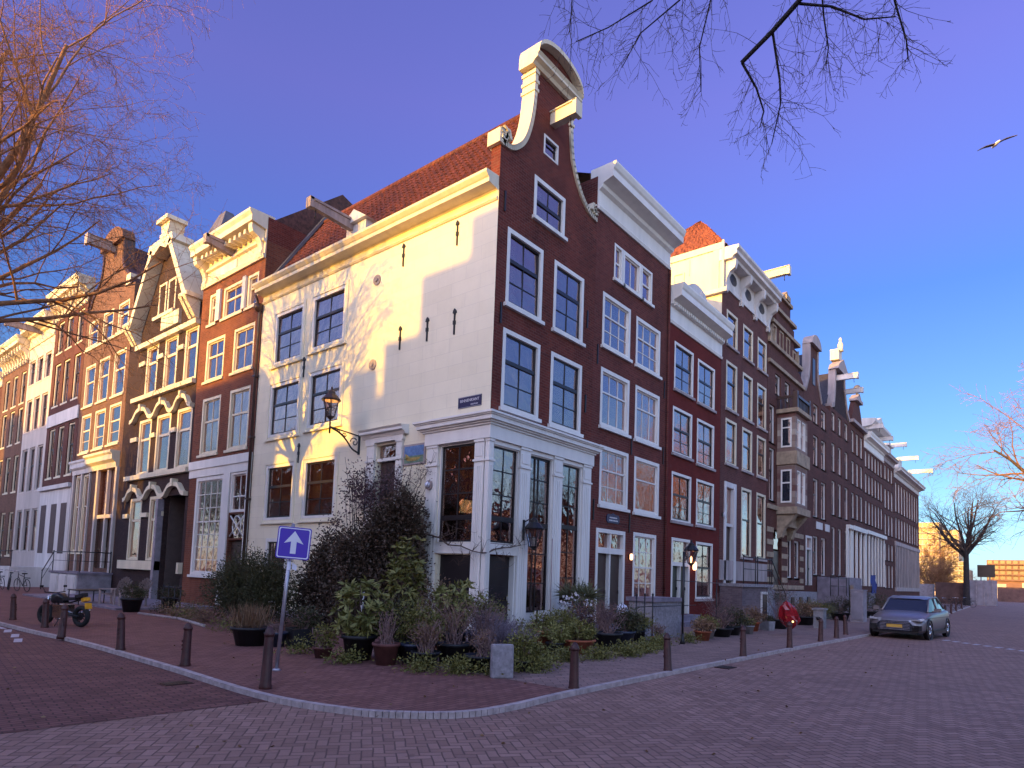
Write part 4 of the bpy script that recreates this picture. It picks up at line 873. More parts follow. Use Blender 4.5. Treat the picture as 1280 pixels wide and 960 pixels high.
trims(H7, FR, [(41.9, 43.2, 0, .3, 6.4, 6.7), (41.8, 42.1, 0, .15, 2.1, 6.4), (42.9, 43.2, 0, .15, 2.1, 6.4)], 'white_paint', 'shopfront')
trims(H8, FR, [(43.4, 48.4, 0, .3, 6.4, 6.75)] + [(u, u + .28, 0, .14, 2.0, 6.4) for u in (43.5, 45.0, 46.6, 48.1)], 'white_paint', 'shopfront')
mb = MB(FR); mb.box(48.9, 56.9, -.05, -.03, 2.0, 6.4); mb.build('shop_glass', 'window_dark', H9)
H10 = simple_house('flat_brown_house', 'plain brown house with a dormer and beam between the two large end houses', FR, 57.3, 63.0, 14.8, 'brick_umber', C3(57.5, 62.8, 3, 1.1), [(12.5, 13.9), (9.7, 11.6), (7.1, 9.1), (4.6, 6.2), (1.9, 4.1)], cornice_=(14.2, 15.0, .5, 'stone_trim'), wstyle=WS, seed=9)
mb = MB(FR); mb.box(59.0, 61.0, -2, .1, 14.9, 16.0); mb.box(58.8, 61.2, -2.1, .3, 16.0, 16.2); mb.build('dormer', 'old_white', H10); beam(H10, FR, 60, 16.1, 1.6, s=.28, mat='old_white')
H11 = simple_house('end_house', 'wide brown house at the far end of the row with pale shopfront windows', FR, 63.0, 80.2, 13.6, 'brick_umber', C3(63.4, 79.8, 9, 1.15), [(9.9, 13.0), (7.1, 9.3)], cornice_=(13.4, 14.4, .8, 'old_white'), wstyle=WS, seed=10)
mb = MB(FR); mb.box(63.1, 80.1, 0, .12, 6.35, 6.75)
for u in np.arange(63.3, 80, 1.0).tolist(): mb.box(u, u + .22, 0, .1, 2.0, 6.35)
mb.box(63.1, 80.1, 0, .14, 1.6, 2.0); mb.build('shopfront', 'stone_trim', H11)
mb = MB(FR); mb.box(63.3, 80.0, .01, .04, 2.0, 6.3); mb.build('shop_glass', 'blind_dark', H11)
mb = MB(FR); mb.box(63.2, 80.0, -6, -.2, 14.3, 14.5); mb.box(66, 68, -2, 0, 14.4, 15.9); mb.box(73, 75, -2, 0, 14.4, 15.5); mb.build('dormer', 'old_white', H11)
beam(H11, FR, 67, 15.9, 1.7, s=.30, mat='old_white'); beam(H11, FR, 74, 15.5, 2.2, s=.32, mat='old_white')

# ------------------------------------------------------------------ left hand row
WL = dict(cas='cream_paint', sash='cream_paint', w=-.03, cols=2, top=(1,), bot=(1,), split=.6, cw=.13, railw=.08)
L1 = thing('bracket_cornice_house', 'rust red brick house with a deep cream bracketed cornice beside the white plastered side wall', 'house', (0, 15.5, 0))
wl = [dict(WL, r=(15.77, 10.07, 17.5, 12.0)), dict(WL, r=(13.25, 10.06, 15.0, 12.0)), dict(WL, r=(15.77, 6.72, 17.5, 9.3), lacem='left'), dict(WL, r=(13.27, 6.72, 15.0, 9.32), lacem='sides'),
      dict(WL, r=(16.75, 12.72, 17.5, 14.15), cols=1), dict(WL, r=(14.4, 12.72, 16.2, 14.15), cols=2), dict(WL, r=(13.2, 12.72, 14.1, 14.15), cols=1),
      dict(cas='white_paint', sash='white_paint', cols=4, top=(3,), bot=(4,), split=.55, cw=.16, r=(14.95, 1.4, 17.5, 5.7), lacem='low'),
      dict(cas='white_paint', sash='white_paint', cols=2, top=(1,), bot=(1,), split=.4, cw=.08, r=(13.05, 4.05, 14.35, 5.7), sill=False)]
body(L1, FL, 12.72, 18.22, 15.3, [w['r'] for w in wl] + [(13.1, .2, 14.3, 2.9), (13.05, 2.98, 14.3, 3.98)], 'brick_rust', 11)
for w in wl: k = dict(w); r = k.pop('r'); window(L1, FL, *r, **k)
mb = MB(FL)
mb.prism_wz([(-.3, 14.55), (.1, 14.55), (.14, 14.7), (.06, 14.75), (.05, 15.2), (.16, 15.25), (.16, 15.35), (.05, 15.4), (.05, 15.75), (.3, 15.8), (.7, 15.88), (.7, 16.12), (.8, 16.25), (.8, 16.36), (-.3, 16.4)], 12.74, 18.2)
mb.build('cornice', 'cream_paint', L1)
mb = MB(FL)
for u in (13.0, 17.9): m2 = MB(FL); console(m2, u, 14.6, 15.85, .62, .3); m2.build('bracket', 'cream_paint', L1)
for u in np.arange(13.5, 17.7, .42).tolist(): mb.box(u, u + .16, .05, .55, 15.6, 15.79)
mb.build('dentils', 'cream_paint', L1)
mb = MB(FL); mb.box(15.0, 16.9, .05, .10, 14.75, 15.15); mb.box(16.35, 16.7, 0, .1, 12.72, 14.15); mb.box(14.12, 14.38, 0, .1, 12.72, 14.15); mb.build('shutter', 'old_white', L1)
beam(L1, FL, 15.4, 15.45, 1.35, w0=-.2, tilt=.2, s=.26)
mb = MB(FL); mb.box(12.74, 18.2, -4, -.32, 15.3, 16.3); mb.add([(12.74, -.3, 16.3), (18.2, -.3, 16.3), (18.2, -3.5, 19.0), (12.74, -3.5, 19.0)], [(0, 1, 2, 3)]); mb.add([(12.735, -.3, 16.3), (12.735, -11, 16.3), (12.735, -3.5, 19.0)], [(0, 1, 2)]); mb.build('roof', 'roof_tile_dark', L1)
mb = MB(FL); mb.add([(12.725, .0, 13), (12.725, -10.9, 13), (12.725, -10.9, 16.3), (12.725, 0, 16.3)], [(0, 1, 2, 3)]); mb.build('party_wall', 'brick_corner', L1)
trims(L1, FL, [(12.74, 18.2, 0, .10, 6.08, 6.45), (12.74, 18.2, 0, .05, 5.72, 6.08), (12.76, 13.02, 0, .06, .2, 5.72), (14.4, 14.92, 0, .06, .2, 5.72)], 'white_paint', 'shop_surround')
door(L1, FL, 13.15, .2, 14.25, 2.85, 'brown_paint')
mb = MB(FL); mb.tube([(13.1, .0, 3.05), (14.2, .0, 3.9)], .03, 6); mb.tube([(13.1, .0, 3.9), (14.2, .0, 3.05)], .03, 6)
pts = [(13.65 + .33 * math.cos(t * math.pi / 8), 0, 3.48 + .4 * math.sin(t * math.pi / 8)) for t in range(17)]; mb.tube(pts, .03, 6); mb.build('lattice', 'white_paint', L1)
mb = MB(FL); mb.box(13.05, 14.3, -.14, -.12, 2.98, 3.98); mb.build('pane', 'glass', L1)
# black house with hooded gable and eyebrow arches
L2 = thing('hooded_gable_house', 'dark brick house with a big cream hooded gable and curved eyebrow mouldings over its windows', 'house', (0, 22.4, 0))
WD = dict(cas='cream_paint', sash='cream_paint', cols=1, top=(1,), bot=(1,), split=.66, cw=.14, railw=.12, sill=False)
wl = []
for us, z0, z1 in ((((22.75, 24.15), (20.5, 21.95), (18.35, 19.7)), 10.45, 13.05), (((22.9, 24.4), (20.65, 22.25), (18.4, 19.95)), 6.3, 9.15), (((23.35, 24.8), (20.95, 22.4)), 1.95, 5.1)):
    for a, b in us: wl.append(dict(WD, r=(a, z0, b, z1), lacem=RND.choice(['pink', 'left', None])))
body(L2, FL, 18.24, 26.6, 13.2, [w['r'] for w in wl] + [(18.5, 0, 20.7, 5.05)], 'brick_black', 11)
for w in wl: k = dict(w); r = k.pop('r'); window(L2, FL, *r, **k)
uc = 22.2
outl = [(25.9, 13.2), (25.6, 14.3), (23.6, 17.4), (20.8, 17.4), (18.6, 14.3), (18.4, 13.2)]
mb = MB(FL); mb.prism_uz([(26.55, 13.2), (26.2, 14.0), (23.3, 17.5), (21.0, 17.5), (18.5, 14.0), (18.3, 13.2)], -.4, 0); mb.build('gable_wall', 'brick_black', L2)
# hood: two raking slabs and a head, standing half a metre proud
def hood_piece(mb, a, b, th, w0, w1):
    d = Vector((b[0] - a[0], b[1] - a[1])).normalized(); n = Vector((-d.y, d.x)) * th
    mb.prism_uz([a, b, (b[0] + n.x, b[1] + n.y), (a[0] + n.x, a[1] + n.y)], w0, w1)
mb = MB(FL); hood_piece(mb, (25.35, 14.25), (23.15, 17.75), .30, -.45, .62); mb.build('hood', 'cream_paint', L2)
mb = MB(FL); hood_piece(mb, (20.85, 17.75), (18.55, 14.25), .30, -.45, .62); mb.build('hood', 'cream_paint', L2)
mb = MB(FL); mb.prism_uz([(23.45, 17.6), (23.3, 17.98), (20.7, 17.98), (20.55, 17.6), (21.3, 17.35), (22.0, 17.65), (22.7, 17.35)], -.45, .62); mb.build('hood', 'cream_paint', L2)
mb = MB(FL); mb.box(21.5, 22.4, -.3, .5, 17.98, 18.35); mb.box(21.3, 22.6, -.35, .65, 18.9, 19.1); mb.prism_uz([(21.6, 18.35), (22.3, 18.35), (22.45, 18.9), (21.45, 18.9)], -.3, .45); mb.build('finial', 'cream_paint', L2)
for a, s in ((25.45, 1), (18.75, -1)):
    mb = MB(FL); mb.prism_wz([(0, 13.3), (.2, 13.35), (.55, 13.9), (.75, 14.25), (0, 14.3)], a - .3, a - .05); mb.prism_wz([(0, 13.3), (.2, 13.35), (.55, 13.9), (.75, 14.25), (0, 14.3)], a + .1, a + .35); mb.box(a - .4, a + .45, 0, .7, 14.2, 14.4); mb.build('bracket', 'cream_paint', L2)
mb = MB(FL); mb.add([(25.5, -.4, 14.2), (23.3, -.4, 17.8), (23.3, -3.5, 17.8), (25.5, -3.5, 14.2), (18.5, -.4, 14.2), (20.7, -.4, 17.8), (20.7, -3.5, 17.8), (18.5, -3.5, 14.2)], [(0, 1, 2, 3), (4, 5, 6, 7), (1, 5, 6, 2)]); mb.box(18.5, 25.5, -3.5, -.4, 14.1, 14.2); mb.build('hood_roof', 'lead_grey', L2)
mb = MB(FL); mb.add([(19.0, -.7, 17.3), (21.6, -.7, 17.3), (21.6, -2.9, 17.3), (19.0, -2.9, 17.3), (20.2, -1.7, 19.95), (20.9, -1.7, 19.95), (20.9, -2.1, 19.95), (20.2, -2.1, 19.95)], [(0, 1, 5, 4), (1, 2, 6, 5), (2, 3, 7, 6), (3, 0, 4, 7), (4, 5, 6, 7)]); mb.build('roof_turret', 'lead_grey', L2)
mb = MB(FL); mb.add([(18.35, -1.4, 17.0), (18.35, -6.5, 17.0), (20.4, -6.5, 19.8), (20.4, -1.9, 19.8)], [(0, 1, 2, 3)]); mb.build('upper_roof', 'roof_tile', L2)
mb = MB(FL); mb.add([(18.3, -.9, 15), (18.3, -10.8, 15), (26.5, -10.8, 15), (26.5, -.9, 15), (19.5, -4.5, 20), (25.3, -4.5, 20)], [(0, 1, 4), (1, 2, 5, 4), (2, 3, 5), (3, 0, 4, 5)]); mb.build('roof', 'roof_tile_dark', L2)
mb = MB(FL); mb.box(18.3, 26.5, -10.8, -.5, 13.1, 15.0); mb.build('attic_block', 'brick_umber', L2)
for a, b in ((22.4, 23.1), (21.3, 22.1), (20.9, 21.2)):
    pass
window(L2, FL, 21.15, 14.35, 22.05, 16.1, w=.03, **dict(WD, cw=.12)); window(L2, FL, 22.25, 14.35, 23.15, 16.1, w=.03, **dict(WD, cw=.12))
mb = MB(FL); mb.box(18.3, 25.3, 0, .22, 13.0, 13.25); mb.box(20.35, 22.35, 0, .16, 13.5, 14.2); mb.box(21.0, 23.4, 0, .2, 14.2, 14.38); mb.box(18.3, 25.4, 0, .2, 10.2, 10.42); mb.box(18.3, 25.5, 0, .2, 6.05, 6.28)
for z, aa in ((12.1, ((24.2, 24.9), (22.0, 22.7), (19.75, 20.4))), (8.1, ((24.5, 25.3), (22.3, 22.85), (20.0, 20.6))), (4.1, ((24.9, 25.5), (22.45, 23.3), (20.72, 20.9)))):
    for a, b in aa: mb.box(a, b, 0, .10, z, z + .22)
mb.box(20.75, 25.3, 0, .25, 1.5, 1.93); mb.box(18.3, 18.5, 0, .2, 1.4, 1.9); mb.build('string_course', 'cream_paint', L2)
def eyebrow(mb, u0, u1, z, rise, th=.2, p=.22):
    n = 14; pts = []
    for k in range(n + 1):
        t = k / n; s = 1 / (1 + math.exp(-(t - .2) * 22)) * (1 / (1 + math.exp((t - .8) * 22)))
        pts.append((u0 + (u1 - u0) * t, z + rise * s * (1 - .35 * (2 * t - 1) ** 2)))
    for a, b in zip(pts, pts[1:]): mb.prism_uz([(a[0], a[1]), (b[0], b[1]), (b[0], b[1] + th), (a[0], a[1] + th)], 0, p)
    c = (u0 + u1) / 2; mb.box(c - .1, c + .1, 0, p + .06, z + rise, z + rise + .35)
for a, b in ((22.65, 25.3), (20.4, 22.65), (18.28, 20.4)): mb = MB(FL); eyebrow(mb, a, b, 9.05, .55); mb.build('eyebrow_moulding', 'cream_paint', L2)
for a, b in ((23.1, 25.4), (20.75, 23.1), (18.28, 20.75)): mb = MB(FL); eyebrow(mb, a, b, 4.95, .5); mb.build('eyebrow_moulding', 'cream_paint', L2)
mb = MB(FL); mb.box(18.5, 20.7, -1.3, -1.25, 0, 5.0); mb.box(18.5, 18.55, -1.3, -.1, 0, 5.0); mb.box(20.65, 20.7, -1.3, -.23, 0, 5.05); mb.build('porch', 'blind_dark', L2)
mb = MB(FL); mb.box(20.75, 21.0, 0, .28, -.1, 4.9); mb.build('pillar', 'concrete', L2)

# brown neck gable house
L3 = thing('left_neck_gable_house', 'brown brick house with a round topped neck gable and a small yellow door cornice', 'house', (0, 30.3, 0))
wl = [dict(WL, r=r, cols=c, bot=(b,), lacem=l) for r, c, b, l in (((31.85, 14.85, 33.5, 16.45), 1, 1, 'left'), ((29.5, 14.75, 31.15, 16.5), 1, 1, None), ((27.2, 14.8, 28.8, 16.5), 1, 1, None),
     ((31.75, 11.1, 33.45, 13.65), 1, 1, 'left'), ((29.5, 11.1, 31.15, 13.7), 1, 1, 'left'), ((27.1, 11.1, 28.85, 13.7), 1, 1, 'left'), ((31.8, 8.25, 33.45, 10.6), 1, 2, 'left'), ((29.5, 8.3, 31.2, 10.6), 1, 2, 'left'), ((27.2, 8.35, 28.95, 10.65), 1, 2, 'left'),
     ((31.0, 2.3, 32.2, 6.9), 1, 1, None), ((32.4, 2.3, 33.5, 6.9), 1, 1, None))]
body(L3, FL, 26.62, 33.95, 17.3, [w['r'] for w in wl] + [(26.95, 1.45, 29.4, 6.9)], 'brick_coffee', 11)
for w in wl: k = dict(w); r = k.pop('r'); window(L3, FL, *r, **k)
trims(L3, FL, [(26.65, 33.9, 0, .06, 14.6, 14.75)], 'cream_paint', 'string_course')
lg = smooth_curve([(27.0, 17.3), (27.4, 17.9), (28.3, 18.6), (28.6, 19.3), (28.65, 20.4)], 4)
zc = -1; l2 = []
for u, z in lg:
    if z > zc + .002: l2.append((u, z)); zc = z
rg = [(60.4 - u, z) for u, z in l2]
gable(L3, FL, l2, rg, 'brick_coffee', w0=-.4); coping(L3, FL, l2, 'brown_paint', .2, w0=-.5); coping(L3, FL, rg, 'brown_paint', .2, w0=-.5)
mb = MB(FL); pts = [(30.2 + 1.75 * math.cos(math.pi * (1 - k / 12)), 20.35 + 1.0 * math.sin(math.pi * k / 12)) for k in range(13)]; mb.prism_uz(pts, -.45, .22); mb.build('pediment', 'brick_coffee', L3)
beam(L3, FL, 30.2, 20.2, 1.5, s=.42); mb = MB(FL); mb.box(27.1, 27.7, -.4, .1, 17.3, 17.9); mb.build('urn', 'cream_paint', L3)
mb = MB(FL); mb.add([(26.7, -.4, 17.3), (30.3, -.4, 20.8), (30.3, -10.9, 20.8), (26.7, -10.9, 17.3), (33.9, -.4, 17.3), (33.9, -10.9, 17.3)], [(0, 1, 2, 3), (1, 4, 5, 2)]); mb.build('roof', 'roof_tile_dark', L3)
cornice(L3, FL, 26.8, 31.0, 6.95, 7.85, .5, 'gold_paint' if False else 'cream_paint', 'small', 'door_cornice'); cornice(L3, FL, 31.0, 33.9, 6.95, 7.75, .35, 'old_white', 'small', 'shop_cornice')
trims(L3, FL, [(26.68, 26.93, 0, .14, 1.2, 6.95), (29.45, 29.7, 0, .14, 1.2, 6.95), (28.1, 28.3, -.1, .05, 1.45, 6.9), (26.95, 29.4, -.1, .04, 4.2, 4.4), (30.85, 31.0, 0, .1, 1.2, 6.95), (32.2, 32.4, 0, .1, 1.2, 6.95), (33.6, 33.85, 0, .1, 1.2, 6.95)], 'stucco_cream', 'door_frame')
door(L3, FL, 26.95, 1.45, 28.1, 4.2, 'brown_paint'); door(L3, FL, 28.3, 1.45, 29.4, 4.2, 'brown_paint')
mb = MB(FL); mb.box(26.95, 29.4, -.14, -.12, 4.4, 6.9); mb.build('pane', 'glass', L3)

WA = dict(cas='cream_paint', sash='dark_sash', cols=1, top=(1,), bot=(1,), split=.6, cw=.10, railw=.08, w=-.08)
L4 = simple_house('yellow_cornice_house', 'brown brick house with yellow bracketed cornice and white painted ground floor', FL, 34.0, 40.2, 18.6, 'brick_umber', [(34.6, 35.8), (36.6, 37.8), (38.4, 39.6)], [(15.65, 17.8), (12.0, 14.9), (7.15, 10.45)], cornice_=(18.0, 19.6, .75, 'cream_paint'), wstyle=WA, seed=21, laces=('dark', None, 'left'))
for u in np.arange(34.3, 40.0, .62).tolist(): m2 = MB(FL); console(m2, u, 17.9, 18.95, .5, .2); m2.build('bracket', 'cream_paint', L4)
trims(L4, FL, [(34.05, 40.15, 0, .08, 10.6, 11.4)], 'old_white', 'stucco_band'); trims(L4, FL, [(34.05, 40.15, 0, .06, -.2, 6.5), (34.05, 40.15, .06, .25, 6.3, 6.55)], 'old_white', 'shopfront')
mb = MB(FL)
for a, b in ((34.6, 35.7), (36.5, 37.6), (38.6, 39.7)): mb.box(a, b, .062, .07, 2.2, 5.35)
mb.build('shop_glass', 'blind_dark', L4)
L5 = simple_house('stucco_house', 'cream stuccoed house with tall grey windows on the left street', FL, 40.2, 46.0, 17.4, 'stucco_cream', [(40.7, 42.0), (42.5, 43.8), (44.3, 45.6)], [(14.4, 16.2), (10.9, 13.3), (6.5, 9.65), (2.3, 5.25)], cornice_=(17.2, 18.7, .8, 'cream_paint'), wstyle=dict(WA, cas='stucco_cream'), seed=22, laces=('pink',))
beam(L5, FL, 43.2, 18.0, 2.2, s=.3)
L6 = simple_house('far_cornice_house', 'orange brown house with a heavy yellow carved cornice further up the left street', FL, 46.0, 53.0, 16.8, 'brick_coffee', [(46.5, 47.7), (48.6, 49.9), (50.8, 52.1)], [(13.4, 15.8), (10.4, 13.05), (6.7, 9.45), (2.0, 5.2)], cornice_=(16.5, 18.2, .9, 'cream_paint'), wstyle=WA, seed=23, laces=('dark', None, 'left'))
for u in np.arange(46.3, 53.0, .7).tolist(): m2 = MB(FL); console(m2, u, 16.3, 17.5, .6, .24); m2.build('bracket', 'cream_paint', L6)
L7 = simple_house('left_far_brown_house', 'brown house near the left edge with a plain cornice', FL, 53.0, 60.0, 15.8, 'brick_umber', C3(53.2, 59.8, 3, 1.25), [(13, 15), (10, 12.2), (6.6, 9), (2, 5)], cornice_=(15.6, 16.8, .6, 'cream_paint'), wstyle=WA, seed=24, laces=('dark', None))
L8 = simple_house('left_farthest_house', 'last pale house visible at the left edge of the street', FL, 60.0, 68.0, 14.8, 'stucco_cream', C3(60.2, 67.8, 3, 1.3), [(12, 14), (9, 11.2), (5.6, 8), (1.6, 4.4)], cornice_=(14.6, 15.8, .6, 'cream_paint'), wstyle=WA, seed=25, laces=('dark', None))
# ------------------------------------------------------------------ ground
def sheet(name, pts, z, mat):
    mb = MB(FW); mb.add([(x, y, z) for x, y in pts], [tuple(range(len(pts)))]); return structure(mb.build(name, mat))
mb = MB(FW); mb.add([(-600, -600, 0), (1500, -600, 0), (1500, 900, 0), (-600, 900, 0)], [(0, 1, 2, 3)]); structure(mb.build('road', 'road_herring'))
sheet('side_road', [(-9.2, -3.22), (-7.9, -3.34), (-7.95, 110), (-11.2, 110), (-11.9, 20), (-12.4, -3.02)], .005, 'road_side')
KERB = smooth_curve([(-8.35, 60), (-8.3, 20), (-8.2, 9.2), (-8.0, 5.0), (-8.05, .44), (-8.17, -3.0), (-7.86, -4.67), (-7.45, -5.36), (-6.85, -5.85), (-5.98, -5.99), (-4.3, -5.93), (-.56, -5.98), (7.1, -6.17), (14.4, -6.45), (24.0, -6.6)], 8)
KERB += [(40, -6.3), (60, -5.6), (82, -5.0)]
walk = KERB + [(82, .3), (0.3, .3), (.3, 60)]
n = len(KERB)
def pav(pts, z, name, mat):
    mb = MB(FW); cx = []
    for (x, y) in pts: cx.append((x, y, z))
    mb.add(cx, [tuple(range(len(cx)))]); return structure(mb.build(name, mat))
PZ = .07
# footway: strips from the kerb line to the house fronts
mb = MB(FW); inner = []
for (x, y) in KERB:
    if y > 0.3 and x < 0: inner.append((.2, y))
    elif x > .3: inner.append((x, .2))
    else: inner.append((.2, .2))
for i in range(n - 1):
    a, b, c, d = KERB[i], KERB[i + 1], inner[i + 1], inner[i]
    mb.add([(*a, PZ), (*b, PZ), (*c, PZ), (*d, PZ)], [(0, 1, 2, 3)])
structure(mb.build('pavement', 'walk_brick'))
mb = MB(FW)
kk = [(x, y) for x, y in KERB if x > -4.6]
for (a, b) in zip(kk, kk[1:]):
    mb.add([(a[0], a[1] + .12, PZ + .004), (b[0], b[1] + .12, PZ + .004), (b[0], .2, PZ + .004), (a[0], .2, PZ + .004)], [(0, 1, 2, 3)])
structure(mb.build('pavement', 'walk_tiles'))
mb = MB(FW)
for i in range(n - 1):
    a, b = Vector(KERB[i]), Vector(KERB[i + 1]); d = (b - a).normalized(); nn = Vector((d.y, -d.x)) * -.10
    L = (b - a).length; m = max(1, int(L / 1.0))
    for k in range(m):
        p, q = a.lerp(b, k / m), a.lerp(b, (k + 1) / m - .010 / L)
        mb.add([(p.x, p.y, 0), (q.x, q.y, 0), (q.x + nn.x, q.y + nn.y, 0), (p.x + nn.x, p.y + nn.y, 0), (p.x, p.y, PZ + .012), (q.x, q.y, PZ + .012), (q.x + nn.x, q.y + nn.y, PZ + .012), (p.x + nn.x, p.y + nn.y, PZ + .012)],
               [(0, 1, 5, 4), (2, 3, 7, 6), (4, 5, 6, 7), (1, 2, 6, 5), (3, 0, 4, 7)])
structure(mb.build('kerb', 'kerb_stone'))
# painted marks: sharks teeth at the parking place, dashes at the left edge
mb = MB(FW)
for k in range(9):
    x, y = 16.2 - k * .33, -8.75 - k * .33
    mb.add([(x, y, .006), (x + .42, y - .10, .006), (x + .30, y - .30, .006), (x - .10, y - .16, .006)], [(0, 1, 2, 3)])
    if k < 8: mb.add([(x + 1.05, y - .5, .006), (x + 1.1, y - .44, .006), (x + .8, y - .78, .006), (x + .74, y - .82, .006)], [(0, 1, 2, 3)])
structure(mb.build('road_marking', 'paint_line'))
mb = MB(FW)
for (x, y) in ((-8.75, 7.0), (-8.6, 8.3), (-8.95, 5.9)): mb.add([(x, y, .01), (x + .16, y, .01), (x + .35, y + .75, .01), (x + .19, y + .75, .01)], [(0, 1, 2, 3)])
mb.add([(-8.42, 9.3, .01), (-8.3, 9.3, .01), (-8.3, 30, .01), (-8.42, 30, .01)], [(0, 1, 2, 3)])
structure(mb.build('road_marking', 'paint_line'))
# manhole covers, a gully, a patch of relaid setts and fallen leaves
def cover(label, x, y, r, sq=False):
    mb = MB(FW)
    if sq: mb.box(x - r, x + r, y - r * .7, y + r * .7, .002, .012)
    else: mb.lathe((x, y, .002), [(r, 0), (r, .010)], 28, smooth=False)
    o = mb.build('manhole_cover', 'iron_brown', None, (x, y, 0)); tag(o, label, 'manhole cover')
    rb = MB(FW)
    for k in range(-4, 5):
        ln = math.sqrt(max(0, 1 - (k / 5) ** 2)) * r * .9 if not sq else r * .9; rb.box(x - ln, x + ln, y + k * r * .15 * (1 if not sq else .9) - .012, y + k * r * .15 * (1 if not sq else .9) + .012, .012, .018)
    rb.build('ribs', 'iron_black', o)
cover('rectangular iron gully cover beside the kerb of the right street', 1.2, -6.25, .24, True); cover('rectangular iron gully cover in the darker side road', -8.5, -1.2, .22, True)
pp, dd = [], []
rl = np.random.default_rng(5); m_ = 260
P_ = np.stack([rl.uniform(-11, 12, m_), rl.uniform(-9.5, 4, m_), np.full(m_, .012)], 1); ok = ~((P_[:, 0] > -8.2) & (P_[:, 1] > -6.1)); P_[~ok, 2] = .085
LEAF_LITTER = P_
# canal strip behind the trees of the left street
mb = MB(FW); mb.add([(-44, -60, -.0), (-44, 130, 0), (-46, 130, 0), (-46, -60, 0)], [(0, 3, 2, 1)])
structure(mb.build('far_quay', 'quay_brown'))

# ------------------------------------------------------------------ houses across the canal (they throw the evening shade)
XC = -45.0
SHADE = [(-60, -46, 23.0), (-46, -33, 22), (-33, -20, 23.5), (-20, -8, 22.5), (-8, 1.5, 21.5), (1.5, 7.4, 20.0)]
FX = Frame('W')
def across(y0, y1, zt, mat, label, steps=None, seed=0):
    h = thing('opposite_house', label, 'house', (XC, (y0 + y1) / 2, 0), 'houses across the canal'); mb = MB(FW)
    mb.box(XC - 9, XC, y0, y1, 0, zt - (steps[0] if steps else 0)); mb.build('wall', mat, h)
    if steps:
        mb = MB(FW)
        for (a, b, z) in steps[1:]: mb.box(XC - .5, XC + .004, a, b, zt - steps[0], z)
        mb.build('gable', mat, h)
    mb = MB(FW); mg = MB(FW); ny = max(2, int((y1 - y0) / 2.6))
    for r in range(int((zt - 3) / 3.2)):
        for k in range(ny):
            c = y0 + (y1 - y0) * (k + .5) / ny; z = 1.3 + r * 3.2
            mb.box(XC, XC + .05, c - .7, c + .7, z, z + 2.1); mg.box(XC + .05, XC + .07, c - .58, c + .58, z + .12, z + 1.98)
    mb.build('window', 'white_paint', h); mg.build('pane', 'car_glass', h)
    return h
labs = iter(['tall brick house across the canal, %s in its row' % w for w in ('first', 'second', 'third', 'fourth', 'fifth', 'sixth', 'seventh', 'eighth', 'ninth', 'tenth', 'eleventh', 'twelfth', 'thirteenth', 'fourteenth')])
for i, (a, b, z) in enumerate(SHADE): across(a + .01, b - .01, z, ['brick_umber', 'brick_rust', 'brick_plum'][i % 3], next(labs))
across(7.41, 13.6, 19.0, 'brick_umber', 'stepped gable house across the canal', steps=(5.6, (7.41, 9.45, 18.75), (9.45, 11.1, 16.9), (11.1, 11.9, 15.2), (11.9, 12.6, 14.5), (12.6, 13.59, 13.8)))
across(13.61, 18.5, 12.2, 'brick_rust', next(labs))
across(18.51, 25.0, 17.4, 'brick_plum', next(labs))
across(25.01, 31.0, 16.0, 'brick_umber', 'lower gabled house across the canal', steps=(3.6, (25.01, 28.5, 15.9), (28.5, 29.8, 14.2), (29.8, 30.99, 13.0)))
across(31.01, 37.4, 11.8, 'brick_rust', next(labs))
across(37.41, 41.0, 15.6, 'brick_plum', next(labs))
across(41.01, 46.5, 19.8, 'brick_umber', next(labs))
across(46.51, 53.4, 18.6, 'brick_rust', next(labs))
across(53.41, 57.0, 20.2, 'brick_plum', next(labs))
across(57.01, 63.0, 14.0, 'brick_umber', 'low house across the canal')
across(63.01, 100.0, 18.5, 'brick_rust', 'long brick warehouse across the canal')

# far bank of the wide water on the right (outside the picture, seen in the window glass)
for i in range(9):
    x0 = -30 + i * 19.0; zt = 12.5 + 3.2 * ((i * 5) % 3) / 2; h = thing('far_bank_house', 'brick building on the far bank of the wide water, %s of nine' % ('first', 'second', 'third', 'fourth', 'fifth', 'sixth', 'seventh', 'eighth', 'ninth')[i], 'house', (x0 + 9, -78, 0), 'houses on the far bank')
    mb = MB(FW); mb.box(x0, x0 + 18.9, -90, -78, 0, zt); mb.build('wall', ('brick_umber', 'brick_plum', 'brick_coffee')[i % 3], h)
    mb = MB(FW); mb.add([(x0, -78, zt), (x0 + 18.9, -78, zt), (x0 + 18.9, -84, zt + 4), (x0, -84, zt + 4)], [(0, 1, 2, 3)]); mb.build('roof', 'roof_slate', h)
    mb = MB(FW)
    for r_ in range(3):
        for k_ in range(5): mb.box(x0 + 1.5 + k_ * 3.6, x0 + 3.2 + k_ * 3.6, -78, -77.92, 2 + r_ * 3.4, 4.2 + r_ * 3.4)
    o = mb.build('window_rows', 'white_paint', h)
